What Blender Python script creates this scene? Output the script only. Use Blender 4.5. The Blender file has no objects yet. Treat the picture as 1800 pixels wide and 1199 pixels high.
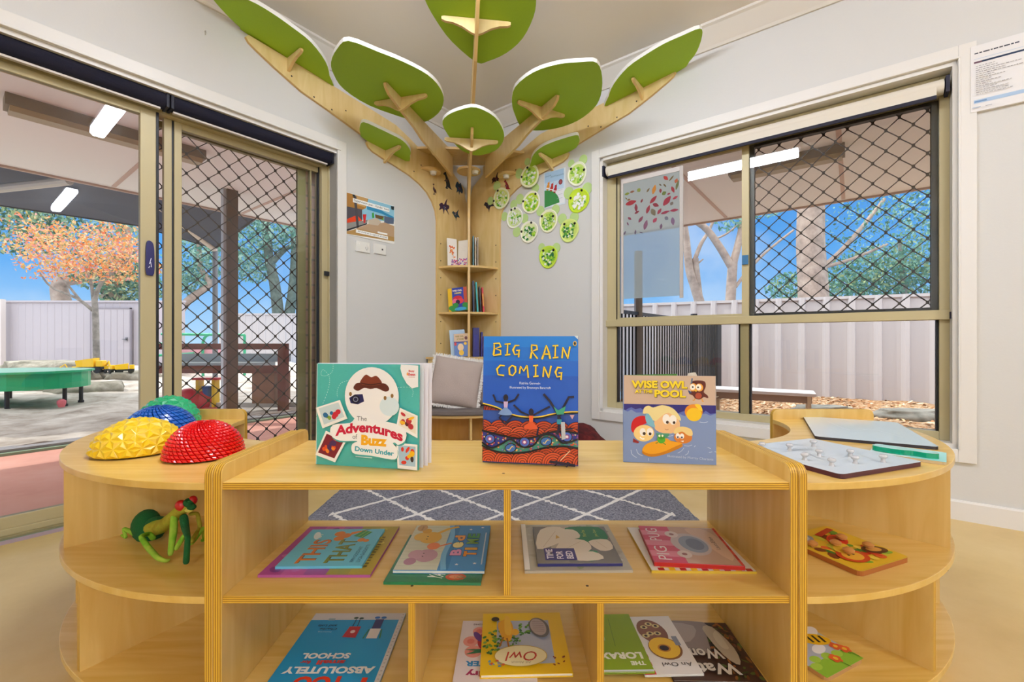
import bpy, bmesh, math, random
from mathutils import Vector, Matrix, Euler

random.seed(7)
scene = bpy.context.scene
col = scene.collection
PI = math.pi

# ------------------------------------------------------------------ camera, sky, sun, exposure
EYE = 0.82                     # camera height; a low, level wide-angle view into the corner
FOC = 778.0                    # focal length in pixels of the 1800 px wide frame
cam_d = bpy.data.cameras.new('camera')
cam_d.sensor_width = 36.0
cam_d.lens = FOC / 1800.0 * 36.0
cam_d.clip_start = 0.02
cam = bpy.data.objects.new('camera', cam_d)
col.objects.link(cam)
cam.location = (0, 0, EYE)
cam.rotation_euler = (PI / 2, 0, 0)
scene.camera = cam

scene.view_settings.view_transform = 'Standard'
scene.view_settings.look = 'None'
scene.view_settings.exposure = 0.0
scene.view_settings.gamma = 1.0
scene.view_settings.use_curve_mapping = False
try:
    scene.cycles.use_denoising = True
    scene.cycles.max_bounces = 10
    scene.cycles.diffuse_bounces = 5
    scene.cycles.glossy_bounces = 4
    scene.cycles.transparent_max_bounces = 24
    scene.cycles.transmission_bounces = 6
    scene.cycles.caustics_reflective = False
    scene.cycles.caustics_refractive = False
    scene.cycles.sample_clamp_indirect = 6.0
except Exception:
    pass


def lin(h):
    h = h.lstrip('#')
    out = []
    for i in (0, 2, 4):
        c = int(h[i:i + 2], 16) / 255.0
        out.append(c / 12.92 if c <= 0.04045 else ((c + 0.055) / 1.055) ** 2.4)
    return (out[0], out[1], out[2], 1.0)


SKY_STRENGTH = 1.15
world = bpy.data.worlds.new('sky')
scene.world = world
world.use_nodes = True
nt = world.node_tree
nt.nodes.clear()
wo = nt.nodes.new('ShaderNodeOutputWorld')
wb = nt.nodes.new('ShaderNodeBackground')
tc = nt.nodes.new('ShaderNodeTexCoord')
sx = nt.nodes.new('ShaderNodeSeparateXYZ')
nt.links.new(tc.outputs['Generated'], sx.inputs[0])
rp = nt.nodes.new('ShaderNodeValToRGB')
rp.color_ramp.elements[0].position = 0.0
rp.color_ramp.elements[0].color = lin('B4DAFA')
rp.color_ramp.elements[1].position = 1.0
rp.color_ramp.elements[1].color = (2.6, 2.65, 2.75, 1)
for pos_, col_ in ((0.12, lin('62ACF0')), (0.25, lin('4D9BE8')), (0.36, (1.5, 1.6, 1.75, 1)), (0.5, (3.2, 3.25, 3.3, 1))):   # clear blue low down; unseen white overhead added to light yard and verandah
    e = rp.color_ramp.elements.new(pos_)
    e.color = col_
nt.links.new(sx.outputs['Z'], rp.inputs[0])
nz = nt.nodes.new('ShaderNodeTexNoise')
nz.inputs['Scale'].default_value = 3.2
nz.inputs['Detail'].default_value = 5.0
nt.links.new(tc.outputs['Generated'], nz.inputs['Vector'])
cr = nt.nodes.new('ShaderNodeValToRGB')
cr.color_ramp.elements[0].position = 0.54
cr.color_ramp.elements[0].color = (0, 0, 0, 1)
cr.color_ramp.elements[1].position = 0.75
cr.color_ramp.elements[1].color = (.55, .55, .55, 1)
nt.links.new(nz.outputs['Fac'], cr.inputs[0])
mx = nt.nodes.new('ShaderNodeMixRGB')
mx.inputs[2].default_value = (0.95, 0.97, 1.0, 1)
nt.links.new(cr.outputs[0], mx.inputs[0])
nt.links.new(rp.outputs[0], mx.inputs[1])
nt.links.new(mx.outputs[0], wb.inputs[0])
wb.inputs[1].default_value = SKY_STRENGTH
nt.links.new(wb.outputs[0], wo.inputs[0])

sun_d = bpy.data.lights.new('sun', 'SUN')
sun_d.energy = 2.3
sun_d.angle = 0.012
sun_d.color = (1.0, 0.95, 0.86)
sun = bpy.data.objects.new('sun', sun_d)
col.objects.link(sun)
sun.rotation_euler = Vector((-0.85, 0.06, 1.15)).to_track_quat('Z', 'Y').to_euler()
LAMP = 76.0                    # radiance of the ceiling battens inside the room

# ------------------------------------------------------------------ room frame
# the two walls meet in a corner; "left" runs to the sliding door, "right" to the window
CX, CY = -0.393, 3.92
_n = math.hypot(0.771, 1.0)
FLX, FLY = 0.771 / _n, 1.0 / _n
TH_L = math.atan2(FLY, FLX)            # left wall: local x to the right (towards the corner), local y into the wall
TH_R = math.atan2(-FLX, FLY)           # right wall: local x away from the corner, local y into the wall
CEIL = 2.70
DR = Vector((FLY, -FLX, 0))            # unit vector along the right wall, away from the corner
DL = Vector((-FLX, -FLY, 0))           # unit vector along the left wall, away from the corner
CORNER = Vector((CX, CY, 0))


def on_left(s, z=0.0, out=0.0):
    """point on the left wall, s metres from the corner, out metres into the room"""
    return CORNER + DL * s + DR * out + Vector((0, 0, z))


def on_right(a, z=0.0, out=0.0):
    return CORNER + DR * a + DL * out + Vector((0, 0, z))


def yard(px, py, Y):
    """a place in the yard at distance Y along the line of sight through a frame pixel"""
    return Vector(((px - 900) / FOC * Y, Y, EYE + (600 - py) / FOC * Y))


# ------------------------------------------------------------------ materials
MATS = {}


def _base(name):
    m = bpy.data.materials.new(name)
    m.use_nodes = True
    b = m.node_tree.nodes['Principled BSDF']
    return m, m.node_tree, b


def plain(hexc, rough=0.5, metal=0.0, bump=0.0, bscale=60.0, vary=0.0, coat=0.0, spec=0.5, alpha=1.0, transl=0.0):
    key = ('plain', hexc, rough, metal, bump, bscale, vary, coat, spec, alpha, transl)
    if key in MATS:
        return MATS[key]
    m, t, b = _base('paint_' + hexc)
    b.inputs['Base Color'].default_value = lin(hexc)
    b.inputs['Roughness'].default_value = rough
    b.inputs['Metallic'].default_value = metal
    b.inputs['Coat Weight'].default_value = coat
    b.inputs['Coat Roughness'].default_value = 0.12
    b.inputs['Specular IOR Level'].default_value = spec
    b.inputs['Alpha'].default_value = alpha
    if bump or vary:
        tcn = t.nodes.new('ShaderNodeTexCoord')
        n = t.nodes.new('ShaderNodeTexNoise')
        n.inputs['Scale'].default_value = bscale
        n.inputs['Detail'].default_value = 4
        t.links.new(tcn.outputs['Object'], n.inputs['Vector'])
        if bump:
            bp = t.nodes.new('ShaderNodeBump')
            bp.inputs['Strength'].default_value = bump
            bp.inputs['Distance'].default_value = 0.01
            t.links.new(n.outputs['Fac'], bp.inputs['Height'])
            t.links.new(bp.outputs[0], b.inputs['Normal'])
        if vary:
            hs = t.nodes.new('ShaderNodeHueSaturation')
            hs.inputs['Color'].default_value = lin(hexc)
            mr = t.nodes.new('ShaderNodeMapRange')
            mr.inputs['From Min'].default_value = 0.3
            mr.inputs['From Max'].default_value = 0.7
            mr.inputs['To Min'].default_value = 1 - vary
            mr.inputs['To Max'].default_value = 1 + vary
            t.links.new(n.outputs['Fac'], mr.inputs['Value'])
            t.links.new(mr.outputs[0], hs.inputs['Value'])
            t.links.new(hs.outputs[0], b.inputs['Base Color'])
    if transl:
        tr = t.nodes.new('ShaderNodeBsdfTranslucent')
        tr.inputs['Color'].default_value = lin(hexc)
        ms = t.nodes.new('ShaderNodeMixShader')
        ms.inputs[0].default_value = transl
        out = t.nodes['Material Output']
        t.links.new(b.outputs[0], ms.inputs[1])
        t.links.new(tr.outputs[0], ms.inputs[2])
        t.links.new(ms.outputs[0], out.inputs[0])
    MATS[key] = m
    return m


def wood(name, c1, c2, scale=(1.2, 14, 14), rough=0.36, coat=0.45, axis='x'):
    key = ('wood', name)
    if key in MATS:
        return MATS[key]
    m, t, b = _base(name)
    tcn = t.nodes.new('ShaderNodeTexCoord')
    mp = t.nodes.new('ShaderNodeMapping')
    mp.inputs['Scale'].default_value = scale
    n = t.nodes.new('ShaderNodeTexNoise')
    n.inputs['Scale'].default_value = 2.2
    n.inputs['Detail'].default_value = 5
    n.inputs['Distortion'].default_value = 1.3
    r = t.nodes.new('ShaderNodeValToRGB')
    r.color_ramp.elements[0].position = 0.3
    r.color_ramp.elements[0].color = lin(c1)
    r.color_ramp.elements[1].position = 0.72
    r.color_ramp.elements[1].color = lin(c2)
    t.links.new(tcn.outputs['Object'], mp.inputs[0])
    t.links.new(mp.outputs[0], n.inputs['Vector'])
    t.links.new(n.outputs['Fac'], r.inputs[0])
    t.links.new(r.outputs[0], b.inputs['Base Color'])
    b.inputs['Roughness'].default_value = rough
    b.inputs['Coat Weight'].default_value = coat
    b.inputs['Coat Roughness'].default_value = 0.22
    MATS[key] = m
    return m


def ply_edge(name, light, dark, layers=5.0):
    key = ('ply', name)
    if key in MATS:
        return MATS[key]
    m, t, b = _base(name)
    uv = t.nodes.new('ShaderNodeUVMap')
    s = t.nodes.new('ShaderNodeSeparateXYZ')
    mu = t.nodes.new('ShaderNodeMath'); mu.operation = 'MULTIPLY'; mu.inputs[1].default_value = layers
    fr = t.nodes.new('ShaderNodeMath'); fr.operation = 'PINGPONG'; fr.inputs[1].default_value = 0.5
    n = t.nodes.new('ShaderNodeTexNoise'); n.inputs['Scale'].default_value = 30
    ad = t.nodes.new('ShaderNodeMath'); ad.operation = 'MULTIPLY_ADD'; ad.inputs[1].default_value = 0.12
    r = t.nodes.new('ShaderNodeValToRGB')
    r.color_ramp.elements[0].position = 0.16
    r.color_ramp.elements[0].color = lin(dark)
    r.color_ramp.elements[1].position = 0.30
    r.color_ramp.elements[1].color = lin(light)
    t.links.new(uv.outputs[0], s.inputs[0])
    t.links.new(s.outputs['Y'], mu.inputs[0])
    t.links.new(mu.outputs[0], fr.inputs[0])
    t.links.new(uv.outputs[0], n.inputs['Vector'])
    t.links.new(n.outputs['Fac'], ad.inputs[0])
    t.links.new(fr.outputs[0], ad.inputs[2])
    t.links.new(ad.outputs[0], r.inputs[0])
    t.links.new(r.outputs[0], b.inputs['Base Color'])
    b.inputs['Roughness'].default_value = 0.42
    MATS[key] = m
    return m


def glass_mat(name='clear_glass', tint=(0.96, 0.98, 0.98, 1)):
    key = ('glass', name)
    if key in MATS:
        return MATS[key]
    m = bpy.data.materials.new(name)
    m.use_nodes = True
    t = m.node_tree
    t.nodes.clear()
    out = t.nodes.new('ShaderNodeOutputMaterial')
    tr = t.nodes.new('ShaderNodeBsdfTransparent')
    tr.inputs[0].default_value = tint
    gl = t.nodes.new('ShaderNodeBsdfGlossy')
    gl.inputs['Roughness'].default_value = 0.0
    fr = t.nodes.new('ShaderNodeFresnel')
    fr.inputs[0].default_value = 1.45
    ms = t.nodes.new('ShaderNodeMixShader')
    t.links.new(fr.outputs[0], ms.inputs[0])
    t.links.new(tr.outputs[0], ms.inputs[1])
    t.links.new(gl.outputs[0], ms.inputs[2])
    t.links.new(ms.outputs[0], out.inputs[0])
    MATS[key] = m
    return m


def glow(hexc, strength):
    key = ('glow', hexc, strength)
    if key in MATS:
        return MATS[key]
    m, t, b = _base('lamp_' + hexc)
    b.inputs['Base Color'].default_value = lin(hexc)
    b.inputs['Emission Color'].default_value = lin(hexc)
    b.inputs['Emission Strength'].default_value = strength
    MATS[key] = m
    return m


def ramp_noise(name, cols, scale=8.0, detail=6.0, rough=0.9, bump=0.5, bdist=0.02, voronoi=False, vscale=None, coord='Object'):
    key = ('rn', name)
    if key in MATS:
        return MATS[key]
    m, t, b = _base(name)
    tcn = t.nodes.new('ShaderNodeTexCoord')
    if voronoi:
        n = t.nodes.new('ShaderNodeTexVoronoi')
        n.inputs['Scale'].default_value = scale
        n.inputs['Randomness'].default_value = 1.0
        src = n.outputs['Color']
        hsrc = n.outputs['Distance']
        mp = t.nodes.new('ShaderNodeMapping')
        mp.inputs['Scale'].default_value = vscale or (1, 1, 1)
        mp.inputs['Rotation'].default_value = (0, 0, 0.6)
        t.links.new(tcn.outputs[coord], mp.inputs[0])
        t.links.new(mp.outputs[0], n.inputs['Vector'])
    else:
        n = t.nodes.new('ShaderNodeTexNoise')
        n.inputs['Scale'].default_value = scale
        n.inputs['Detail'].default_value = detail
        n.inputs['Roughness'].default_value = 0.65
        src = hsrc = n.outputs['Fac']
        t.links.new(tcn.outputs[coord], n.inputs['Vector'])
    r = t.nodes.new('ShaderNodeValToRGB')
    els = r.color_ramp.elements
    els[0].position, els[0].color = cols[0][0], lin(cols[0][1])
    els[1].position, els[1].color = cols[-1][0], lin(cols[-1][1])
    for p, c in cols[1:-1]:
        els.new(p).color = lin(c)
    t.links.new(src, r.inputs[0])
    t.links.new(r.outputs[0], b.inputs['Base Color'])
    b.inputs['Roughness'].default_value = rough
    b.inputs['Specular IOR Level'].default_value = 0.2
    bp = t.nodes.new('ShaderNodeBump')
    bp.inputs['Strength'].default_value = bump
    bp.inputs['Distance'].default_value = bdist
    t.links.new(hsrc, bp.inputs['Height'])
    t.links.new(bp.outputs[0], b.inputs['Normal'])
    MATS[key] = m
    return m


def brick_mat():
    key = 'brick'
    if key in MATS:
        return MATS[key]
    m, t, b = _base('cream_brick')
    tcn = t.nodes.new('ShaderNodeTexCoord')
    mp = t.nodes.new('ShaderNodeMapping')
    mp.inputs['Rotation'].default_value = (PI / 2, 0, 0)
    br = t.nodes.new('ShaderNodeTexBrick')
    br.inputs['Scale'].default_value = 1.0
    br.inputs['Brick Width'].default_value = 0.24
    br.inputs['Row Height'].default_value = 0.086
    br.inputs['Mortar Size'].default_value = 0.008
    br.inputs['Color1'].default_value = lin('E3C4B4')
    br.inputs['Color2'].default_value = lin('D9B5A3')
    br.inputs['Mortar'].default_value = lin('B9A79B')
    t.links.new(tcn.outputs['Object'], mp.inputs[0])
    t.links.new(mp.outputs[0], br.inputs['Vector'])
    t.links.new(br.outputs['Color'], b.inputs['Base Color'])
    b.inputs['Roughness'].default_value = 0.85
    MATS[key] = m
    return m


WALL = plain('D3D2CF', 0.75, bump=0.06, bscale=90)
CEILM = plain('F4EFEA', 0.85, bump=0.04, bscale=120)
TRIM = plain('E2DFDA', 0.42)
GOLD = plain('BFB289', 0.45, metal=0.1)
GOLD_D = plain('958A62', 0.45, metal=0.1)
BLACK = plain('15151A', 0.5)
NAVY = plain('08071F', 0.9, bump=0.1, bscale=200)
WHITE = plain('F2F0EB', 0.5)
PAPER = plain('EFEDE8', 0.6)
STEEL = plain('4A4039', 0.55, metal=0.2)
GRILL = plain('3A2F29', 0.5, metal=0.3)
BIRCH = wood('birch_face', 'D8AC4C', 'E7C374')
BIRCH_V = wood('birch_face_upright', 'D4AC58', 'E4C47C', scale=(9, 9, 1.0))
BIRCH_E = ply_edge('birch_ply_edge', 'D8AA38', '8A5C10', 3.5)
TREEW = wood('tree_ply_face', 'D9BC7C', 'E5CC94', scale=(7, 7, 1.1), rough=0.4, coat=0.15)
TREEE = ply_edge('tree_ply_edge', 'DDBB7C', 'C89F58', 4.0)
GLASS = glass_mat()


# ------------------------------------------------------------------ mesh builder
class MB:
    def __init__(self):
        self.v = []; self.f = []; self.mi = []; self.mats = []; self.uv = {}

    def m(self, mat):
        if mat not in self.mats:
            self.mats.append(mat)
        return self.mats.index(mat)

    def face(self, pts, mat, uv=None):
        b = len(self.v)
        self.v.extend([tuple(p) for p in pts])
        self.f.append(list(range(b, b + len(pts))))
        self.mi.append(self.m(mat))
        if uv:
            self.uv[len(self.f) - 1] = uv

    def mesh(self, verts, faces, mat):
        b = len(self.v)
        self.v.extend([tuple(p) for p in verts])
        k = self.m(mat)
        for f in faces:
            self.f.append([b + i for i in f])
            self.mi.append(k)

    def box(self, x0, y0, z0, x1, y1, z1, mat):
        if x1 < x0: x0, x1 = x1, x0
        if y1 < y0: y0, y1 = y1, y0
        if z1 < z0: z0, z1 = z1, z0
        vs = [(x0, y0, z0), (x1, y0, z0), (x1, y1, z0), (x0, y1, z0), (x0, y0, z1), (x1, y0, z1), (x1, y1, z1), (x0, y1, z1)]
        self.mesh(vs, [(0, 3, 2, 1), (4, 5, 6, 7), (0, 1, 5, 4), (1, 2, 6, 5), (2, 3, 7, 6), (3, 0, 4, 7)], mat)

    def prism(self, pts, o, ux, uy, uz, t, mat, edge=None, back=None):
        """outline pts (u, v) in the plane o + u*ux + v*uy, thickness t along uz"""
        o, ux, uy, uz = Vector(o), Vector(ux), Vector(uy), Vector(uz)
        edge = edge or mat
        area = sum(pts[i][0] * pts[(i + 1) % len(pts)][1] - pts[(i + 1) % len(pts)][0] * pts[i][1] for i in range(len(pts)))
        if area < 0:
            pts = pts[::-1]
        flip = ux.cross(uy).dot(uz) < 0
        lo = [o + ux * p[0] + uy * p[1] for p in pts]
        hi = [p + uz * t for p in lo]
        n = len(pts)
        b = len(self.v)
        self.v.extend([tuple(p) for p in lo + hi])
        top = list(range(b + n, b + 2 * n))
        bot = list(range(b + n - 1, b - 1, -1))
        if flip:
            top.reverse(); bot.reverse()
        self.f.append(top); self.mi.append(self.m(mat))
        self.f.append(bot); self.mi.append(self.m(back or mat))
        d = 0.0
        for i in range(n):
            j = (i + 1) % n
            L = (lo[j] - lo[i]).length
            q = [b + i, b + j, b + n + j, b + n + i]
            uv = [(d, 0), (d + L, 0), (d + L, 1), (d, 1)]
            if flip:
                q.reverse(); uv.reverse()
            self.f.append(q); self.mi.append(self.m(edge))
            self.uv[len(self.f) - 1] = uv
            d += L

    def tube(self, path, r, mat, n=8, caps=True):
        path = [Vector(p) for p in path]
        rs = r if isinstance(r, (list, tuple)) else [r] * len(path)
        b = len(self.v)
        prev = None
        for i, p in enumerate(path):
            if i == 0: d = path[1] - path[0]
            elif i == len(path) - 1: d = path[-1] - path[-2]
            else: d = path[i + 1] - path[i - 1]
            d.normalize()
            if prev is None:
                a = d.orthogonal().normalized()
            else:
                a = prev - d * prev.dot(d)
                a = a.normalized() if a.length > 1e-6 else d.orthogonal().normalized()
            prev = a
            c = d.cross(a)
            for k in range(n):
                w = 2 * PI * k / n + (PI / 4 if n == 4 else 0)
                self.v.append(tuple(p + (a * math.cos(w) + c * math.sin(w)) * rs[i]))
        k = self.m(mat)
        for i in range(len(path) - 1):
            for j in range(n):
                j2 = (j + 1) % n
                self.f.append([b + i * n + j, b + i * n + j2, b + (i + 1) * n + j2, b + (i + 1) * n + j])
                self.mi.append(k)
        if caps:
            self.f.append([b + j for j in range(n - 1, -1, -1)]); self.mi.append(k)
            e0 = b + (len(path) - 1) * n
            self.f.append([e0 + j for j in range(n)]); self.mi.append(k)

    def lathe(self, prof, o, mat, n=24, ax=None, ay=None, az=None):
        """profile [(r, h)] turned about az through o"""
        o = Vector(o)
        ax = Vector(ax or (1, 0, 0)); ay = Vector(ay or (0, 1, 0)); az = Vector(az or (0, 0, 1))
        b = len(self.v)
        for r, h in prof:
            for k in range(n):
                w = 2 * PI * k / n
                self.v.append(tuple(o + ax * (math.cos(w) * r) + ay * (math.sin(w) * r) + az * h))
        k = self.m(mat)
        for i in range(len(prof) - 1):
            for j in range(n):
                j2 = (j + 1) % n
                self.f.append([b + i * n + j, b + i * n + j2, b + (i + 1) * n + j2, b + (i + 1) * n + j]); self.mi.append(k)
        if prof[0][0] > 1e-5:
            self.f.append([b + j for j in range(n - 1, -1, -1)]); self.mi.append(k)
        if prof[-1][0] > 1e-5:
            e0 = b + (len(prof) - 1) * n
            self.f.append([e0 + j for j in range(n)]); self.mi.append(k)

    def ball(self, c, r, mat, n=12, m=8):
        rx, ry, rz = r if isinstance(r, (tuple, list)) else (r, r, r)
        c = Vector(c)
        b = len(self.v)
        for i in range(m + 1):
            a = PI * i / m
            for j in range(n):
                w = 2 * PI * j / n
                self.v.append((c.x + rx * math.sin(a) * math.cos(w), c.y + ry * math.sin(a) * math.sin(w), c.z + rz * math.cos(a)))
        k = self.m(mat)
        for i in range(m):
            for j in range(n):
                j2 = (j + 1) % n
                self.f.append([b + i * n + j, b + (i + 1) * n + j, b + (i + 1) * n + j2, b + i * n + j2]); self.mi.append(k)

    def build(self, name, parent=None, loc=(0, 0, 0), rot=(0, 0, 0), smooth=None, bevel=0.0, seg=2):
        me = bpy.data.meshes.new(name)
        me.from_pydata(self.v, [], self.f)
        for mt in self.mats:
            me.materials.append(mt)
        me.polygons.foreach_set('material_index', self.mi)
        if self.uv:
            lay = me.uv_layers.new(name='UVMap')
            for fi, uvs in self.uv.items():
                ls = me.polygons[fi].loop_start
                for q, w in enumerate(uvs):
                    lay.data[ls + q].uv = w
        me.update()
        if smooth is not None:
            bm = bmesh.new(); bm.from_mesh(me)
            bmesh.ops.remove_doubles(bm, verts=bm.verts, dist=1e-5)
            bmesh.ops.recalc_face_normals(bm, faces=bm.faces)
            bm.to_mesh(me); bm.free()
            me.polygons.foreach_set('use_smooth', [True] * len(me.polygons))
            me.set_sharp_from_angle(angle=math.radians(smooth))
        o = bpy.data.objects.new(name, me)
        col.objects.link(o)
        o.location = loc
        o.rotation_euler = rot if isinstance(rot, (tuple, list, Euler)) else (0, 0, rot)
        if parent is not None:
            o.parent = parent
        if bevel:
            md = o.modifiers.new('bevel', 'BEVEL')
            md.width = bevel; md.segments = seg; md.limit_method = 'ANGLE'; md.angle_limit = math.radians(40)
        return o


def tag(o, label, cat, group=None, kind=None):
    o['label'] = label
    o['category'] = cat
    if group: o['group'] = group
    if kind: o['kind'] = kind
    return o


def thing(name, label, cat, loc=(0, 0, 0), rot=(0, 0, 0), group=None, kind=None):
    o = bpy.data.objects.new(name, None)
    o.empty_display_size = 0.05
    col.objects.link(o)
    o.location = loc
    o.rotation_euler = rot if isinstance(rot, (tuple, list, Euler)) else (0, 0, rot)
    return tag(o, label, cat, group, kind)


def struct(o, label=None):
    o['kind'] = 'structure'
    if label:
        o['label'] = label
    return o


def copy_tree(src, loc=None, rot=None, label=None, parent=None):
    c = src.copy()
    col.objects.link(c)
    if parent is not None: c.parent = parent
    if loc is not None: c.location = loc
    if rot is not None: c.rotation_euler = rot
    if label: c['label'] = label
    for ch in list(src.children):
        copy_tree(ch, parent=c)
    return c


# ------------------------------------------------------------------ lettering and printed artwork
_tx = {}


def glyphs(body, bold=0.0, shear=0.0, spacing=1.0):
    key = (body, bold, shear, spacing)
    if key in _tx:
        return _tx[key]
    cu = bpy.data.curves.new('lettering', 'FONT')
    cu.body = body
    cu.size = 1.0
    cu.offset = bold
    cu.shear = shear
    cu.space_character = spacing
    cu.resolution_u = 3
    ob = bpy.data.objects.new('lettering', cu)
    col.objects.link(ob)
    dg = bpy.context.evaluated_depsgraph_get()
    dg.update()
    me = bpy.data.meshes.new_from_object(ob.evaluated_get(dg))
    vs = [(v.co.x, v.co.y) for v in me.vertices]
    fs = [list(p.vertices) for p in me.polygons]
    col.objects.unlink(ob)
    bpy.data.objects.remove(ob)
    bpy.data.curves.remove(cu)
    bpy.data.meshes.remove(me)
    _tx[key] = (vs, fs)
    return _tx[key]


def ink(hexc):
    return plain(hexc, 0.38, spec=0.4)


class Art:
    """flat printed shapes on a sheet: each new mark lies a hair above the last"""

    def __init__(self, mb, o, ux, uy, uz, lift=0.0004, step=0.00005):
        self.mb = mb; self.o = Vector(o); self.ux = Vector(ux); self.uy = Vector(uy); self.uz = Vector(uz)
        self.h = lift; self.step = step; self.clip = None
        self.flip = self.ux.cross(self.uy).dot(self.uz) < 0

    def P(self, x, y):
        if self.clip:
            x = min(max(x, self.clip[0]), self.clip[2]); y = min(max(y, self.clip[1]), self.clip[3])
        return self.o + self.ux * x + self.uy * y + self.uz * self.h

    def poly(self, c, pts):
        self.h += self.step
        if not hasattr(c, 'node_tree'): c = ink(c)
        area = sum(pts[i][0] * pts[(i + 1) % len(pts)][1] - pts[(i + 1) % len(pts)][0] * pts[i][1] for i in range(len(pts)))
        if (area < 0) != self.flip:
            pts = pts[::-1]
        self.mb.face([self.P(*p) for p in pts], c)

    def rect(self, c, x0, y0, x1, y1, rot=0):
        cx, cy = (x0 + x1) / 2, (y0 + y1) / 2
        q = []
        for x, y in ((x0, y0), (x1, y0), (x1, y1), (x0, y1)):
            dx, dy = x - cx, y - cy
            q.append((cx + dx * math.cos(rot) - dy * math.sin(rot), cy + dx * math.sin(rot) + dy * math.cos(rot)))
        self.poly(c, q)

    def oval(self, c, cx, cy, rx, ry=None, rot=0, n=26, a0=0, a1=2 * PI):
        ry = rx if ry is None else ry
        q = []
        k = n if abs(a1 - a0 - 2 * PI) < 1e-6 else n + 1
        for i in range(k):
            w = a0 + (a1 - a0) * i / n
            x, y = rx * math.cos(w), ry * math.sin(w)
            q.append((cx + x * math.cos(rot) - y * math.sin(rot), cy + x * math.sin(rot) + y * math.cos(rot)))
        self.poly(c, q)

    def line(self, c, pts, w):
        """a ribbon of width w along pts"""
        L, R = [], []
        for i, p in enumerate(pts):
            a = pts[max(i - 1, 0)]; b = pts[min(i + 1, len(pts) - 1)]
            dx, dy = b[0] - a[0], b[1] - a[1]
            d = math.hypot(dx, dy) or 1
            ww = (w[i] if isinstance(w, (list, tuple)) else w) / 2
            L.append((p[0] - dy / d * ww, p[1] + dx / d * ww))
            R.append((p[0] + dy / d * ww, p[1] - dx / d * ww))
        self.h += self.step
        if not hasattr(c, 'node_tree'): c = ink(c)
        for i in range(len(pts) - 1):
            q = [L[i], R[i], R[i + 1], L[i + 1]]
            area = sum(q[k][0] * q[(k + 1) % 4][1] - q[(k + 1) % 4][0] * q[k][1] for k in range(4))
            if (area < 0) != self.flip: q = q[::-1]
            self.mb.face([self.P(*p) for p in q], c)

    def arc(self, c, cx, cy, r, w, a0, a1, n=14):
        self.line(c, [(cx + r * math.cos(a0 + (a1 - a0) * i / n), cy + r * math.sin(a0 + (a1 - a0) * i / n)) for i in range(n + 1)], w)

    def text(self, c, body, x, y, w, h, bold=0.0, shear=0.0, rot=0.0, outline=None, ow=0.03, wave=None, spacing=1.0):
        """lettering stretched into the box x, y, w, h, turned by rot about its lower left corner"""
        vs0, fs0 = glyphs(body, bold, shear, spacing)
        if not vs0: return
        x0 = min(v[0] for v in vs0); x1 = max(v[0] for v in vs0)
        y0 = min(v[1] for v in vs0); y1 = max(v[1] for v in vs0)
        sx_, sy_ = w / max(x1 - x0, 1e-6), h / max(y1 - y0, 1e-6)
        cr_, sr_ = math.cos(rot), math.sin(rot)

        def put(vs, fs, colr):
            self.h += self.step
            out = []
            for a, b in vs:
                u, v_ = (a - x0) * sx_, (b - y0) * sy_
                if wave: v_ += wave(u / w) * h
                out.append(self.P(x + u * cr_ - v_ * sr_, y + u * sr_ + v_ * cr_))
            fs = [f[::-1] for f in fs] if self.flip else fs
            self.mb.mesh(out, fs, colr if hasattr(colr, 'node_tree') else ink(colr))
        if outline:
            vo, fo = glyphs(body, bold + ow, shear, spacing)
            put(vo, fo, outline)
        put(vs0, fs0, c)


def smooth_pts(pts, n=4, closed=True):
    """Catmull-Rom through pts"""
    out = []
    L = len(pts)
    rng = range(L) if closed else range(L - 1)
    for i in rng:
        p0 = pts[(i - 1) % L] if closed or i > 0 else pts[i]
        p1 = pts[i]
        p2 = pts[(i + 1) % L]
        p3 = pts[(i + 2) % L] if closed or i + 2 < L else pts[(i + 1) % L]
        for k in range(n):
            t = k / n
            out.append(tuple(0.5 * (2 * p1[d] + (p2[d] - p0[d]) * t + (2 * p0[d] - 5 * p1[d] + 4 * p2[d] - p3[d]) * t * t + (3 * p1[d] - p0[d] - 3 * p2[d] + p3[d]) * t ** 3) for d in range(len(p1))))
    if not closed:
        out.append(tuple(pts[-1]))
    return out

# ================================================================== ROOM SHELL
ROOM = 7.2
D_S0, D_S1, D_Z = 1.255, 4.20, 2.08          # door opening: distances from the corner, head height
W_A0, W_A1, W_Z0, W_Z1 = 1.285, 3.085, 0.325, 2.112
WALL_T = 0.25
BRICK = brick_mat()

# floor: sheet vinyl with a faint mottling
vin = ramp_noise('beige_vinyl', [(0.25, 'CDAE6C'), (0.5, 'D8BA7A'), (0.78, 'E0C58A')], scale=3.0, detail=9, rough=0.33, bump=0.02)
vin.node_tree.nodes['Principled BSDF'].inputs['Specular IOR Level'].default_value = 0.55
b = MB()
q = [on_left(0), on_left(ROOM), on_left(ROOM) + DR * ROOM, on_right(ROOM)]
b.face([(p.x, p.y, 0) for p in q], vin)
b.face([(p.x, p.y, -0.08) for p in q[::-1]], vin)
struct(b.build('floor'))
b = MB()
ext = 0.25
q = [CORNER - DR * ext - DL * ext, on_left(ROOM) - DR * ext, on_left(ROOM) + DR * ROOM, on_right(ROOM) - DL * ext]
b.face([(p.x, p.y, CEIL) for p in q], CEILM)
b.face([(p.x, p.y, CEIL + 0.15) for p in q], CEILM)
struct(b.build('ceiling'))

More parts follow.
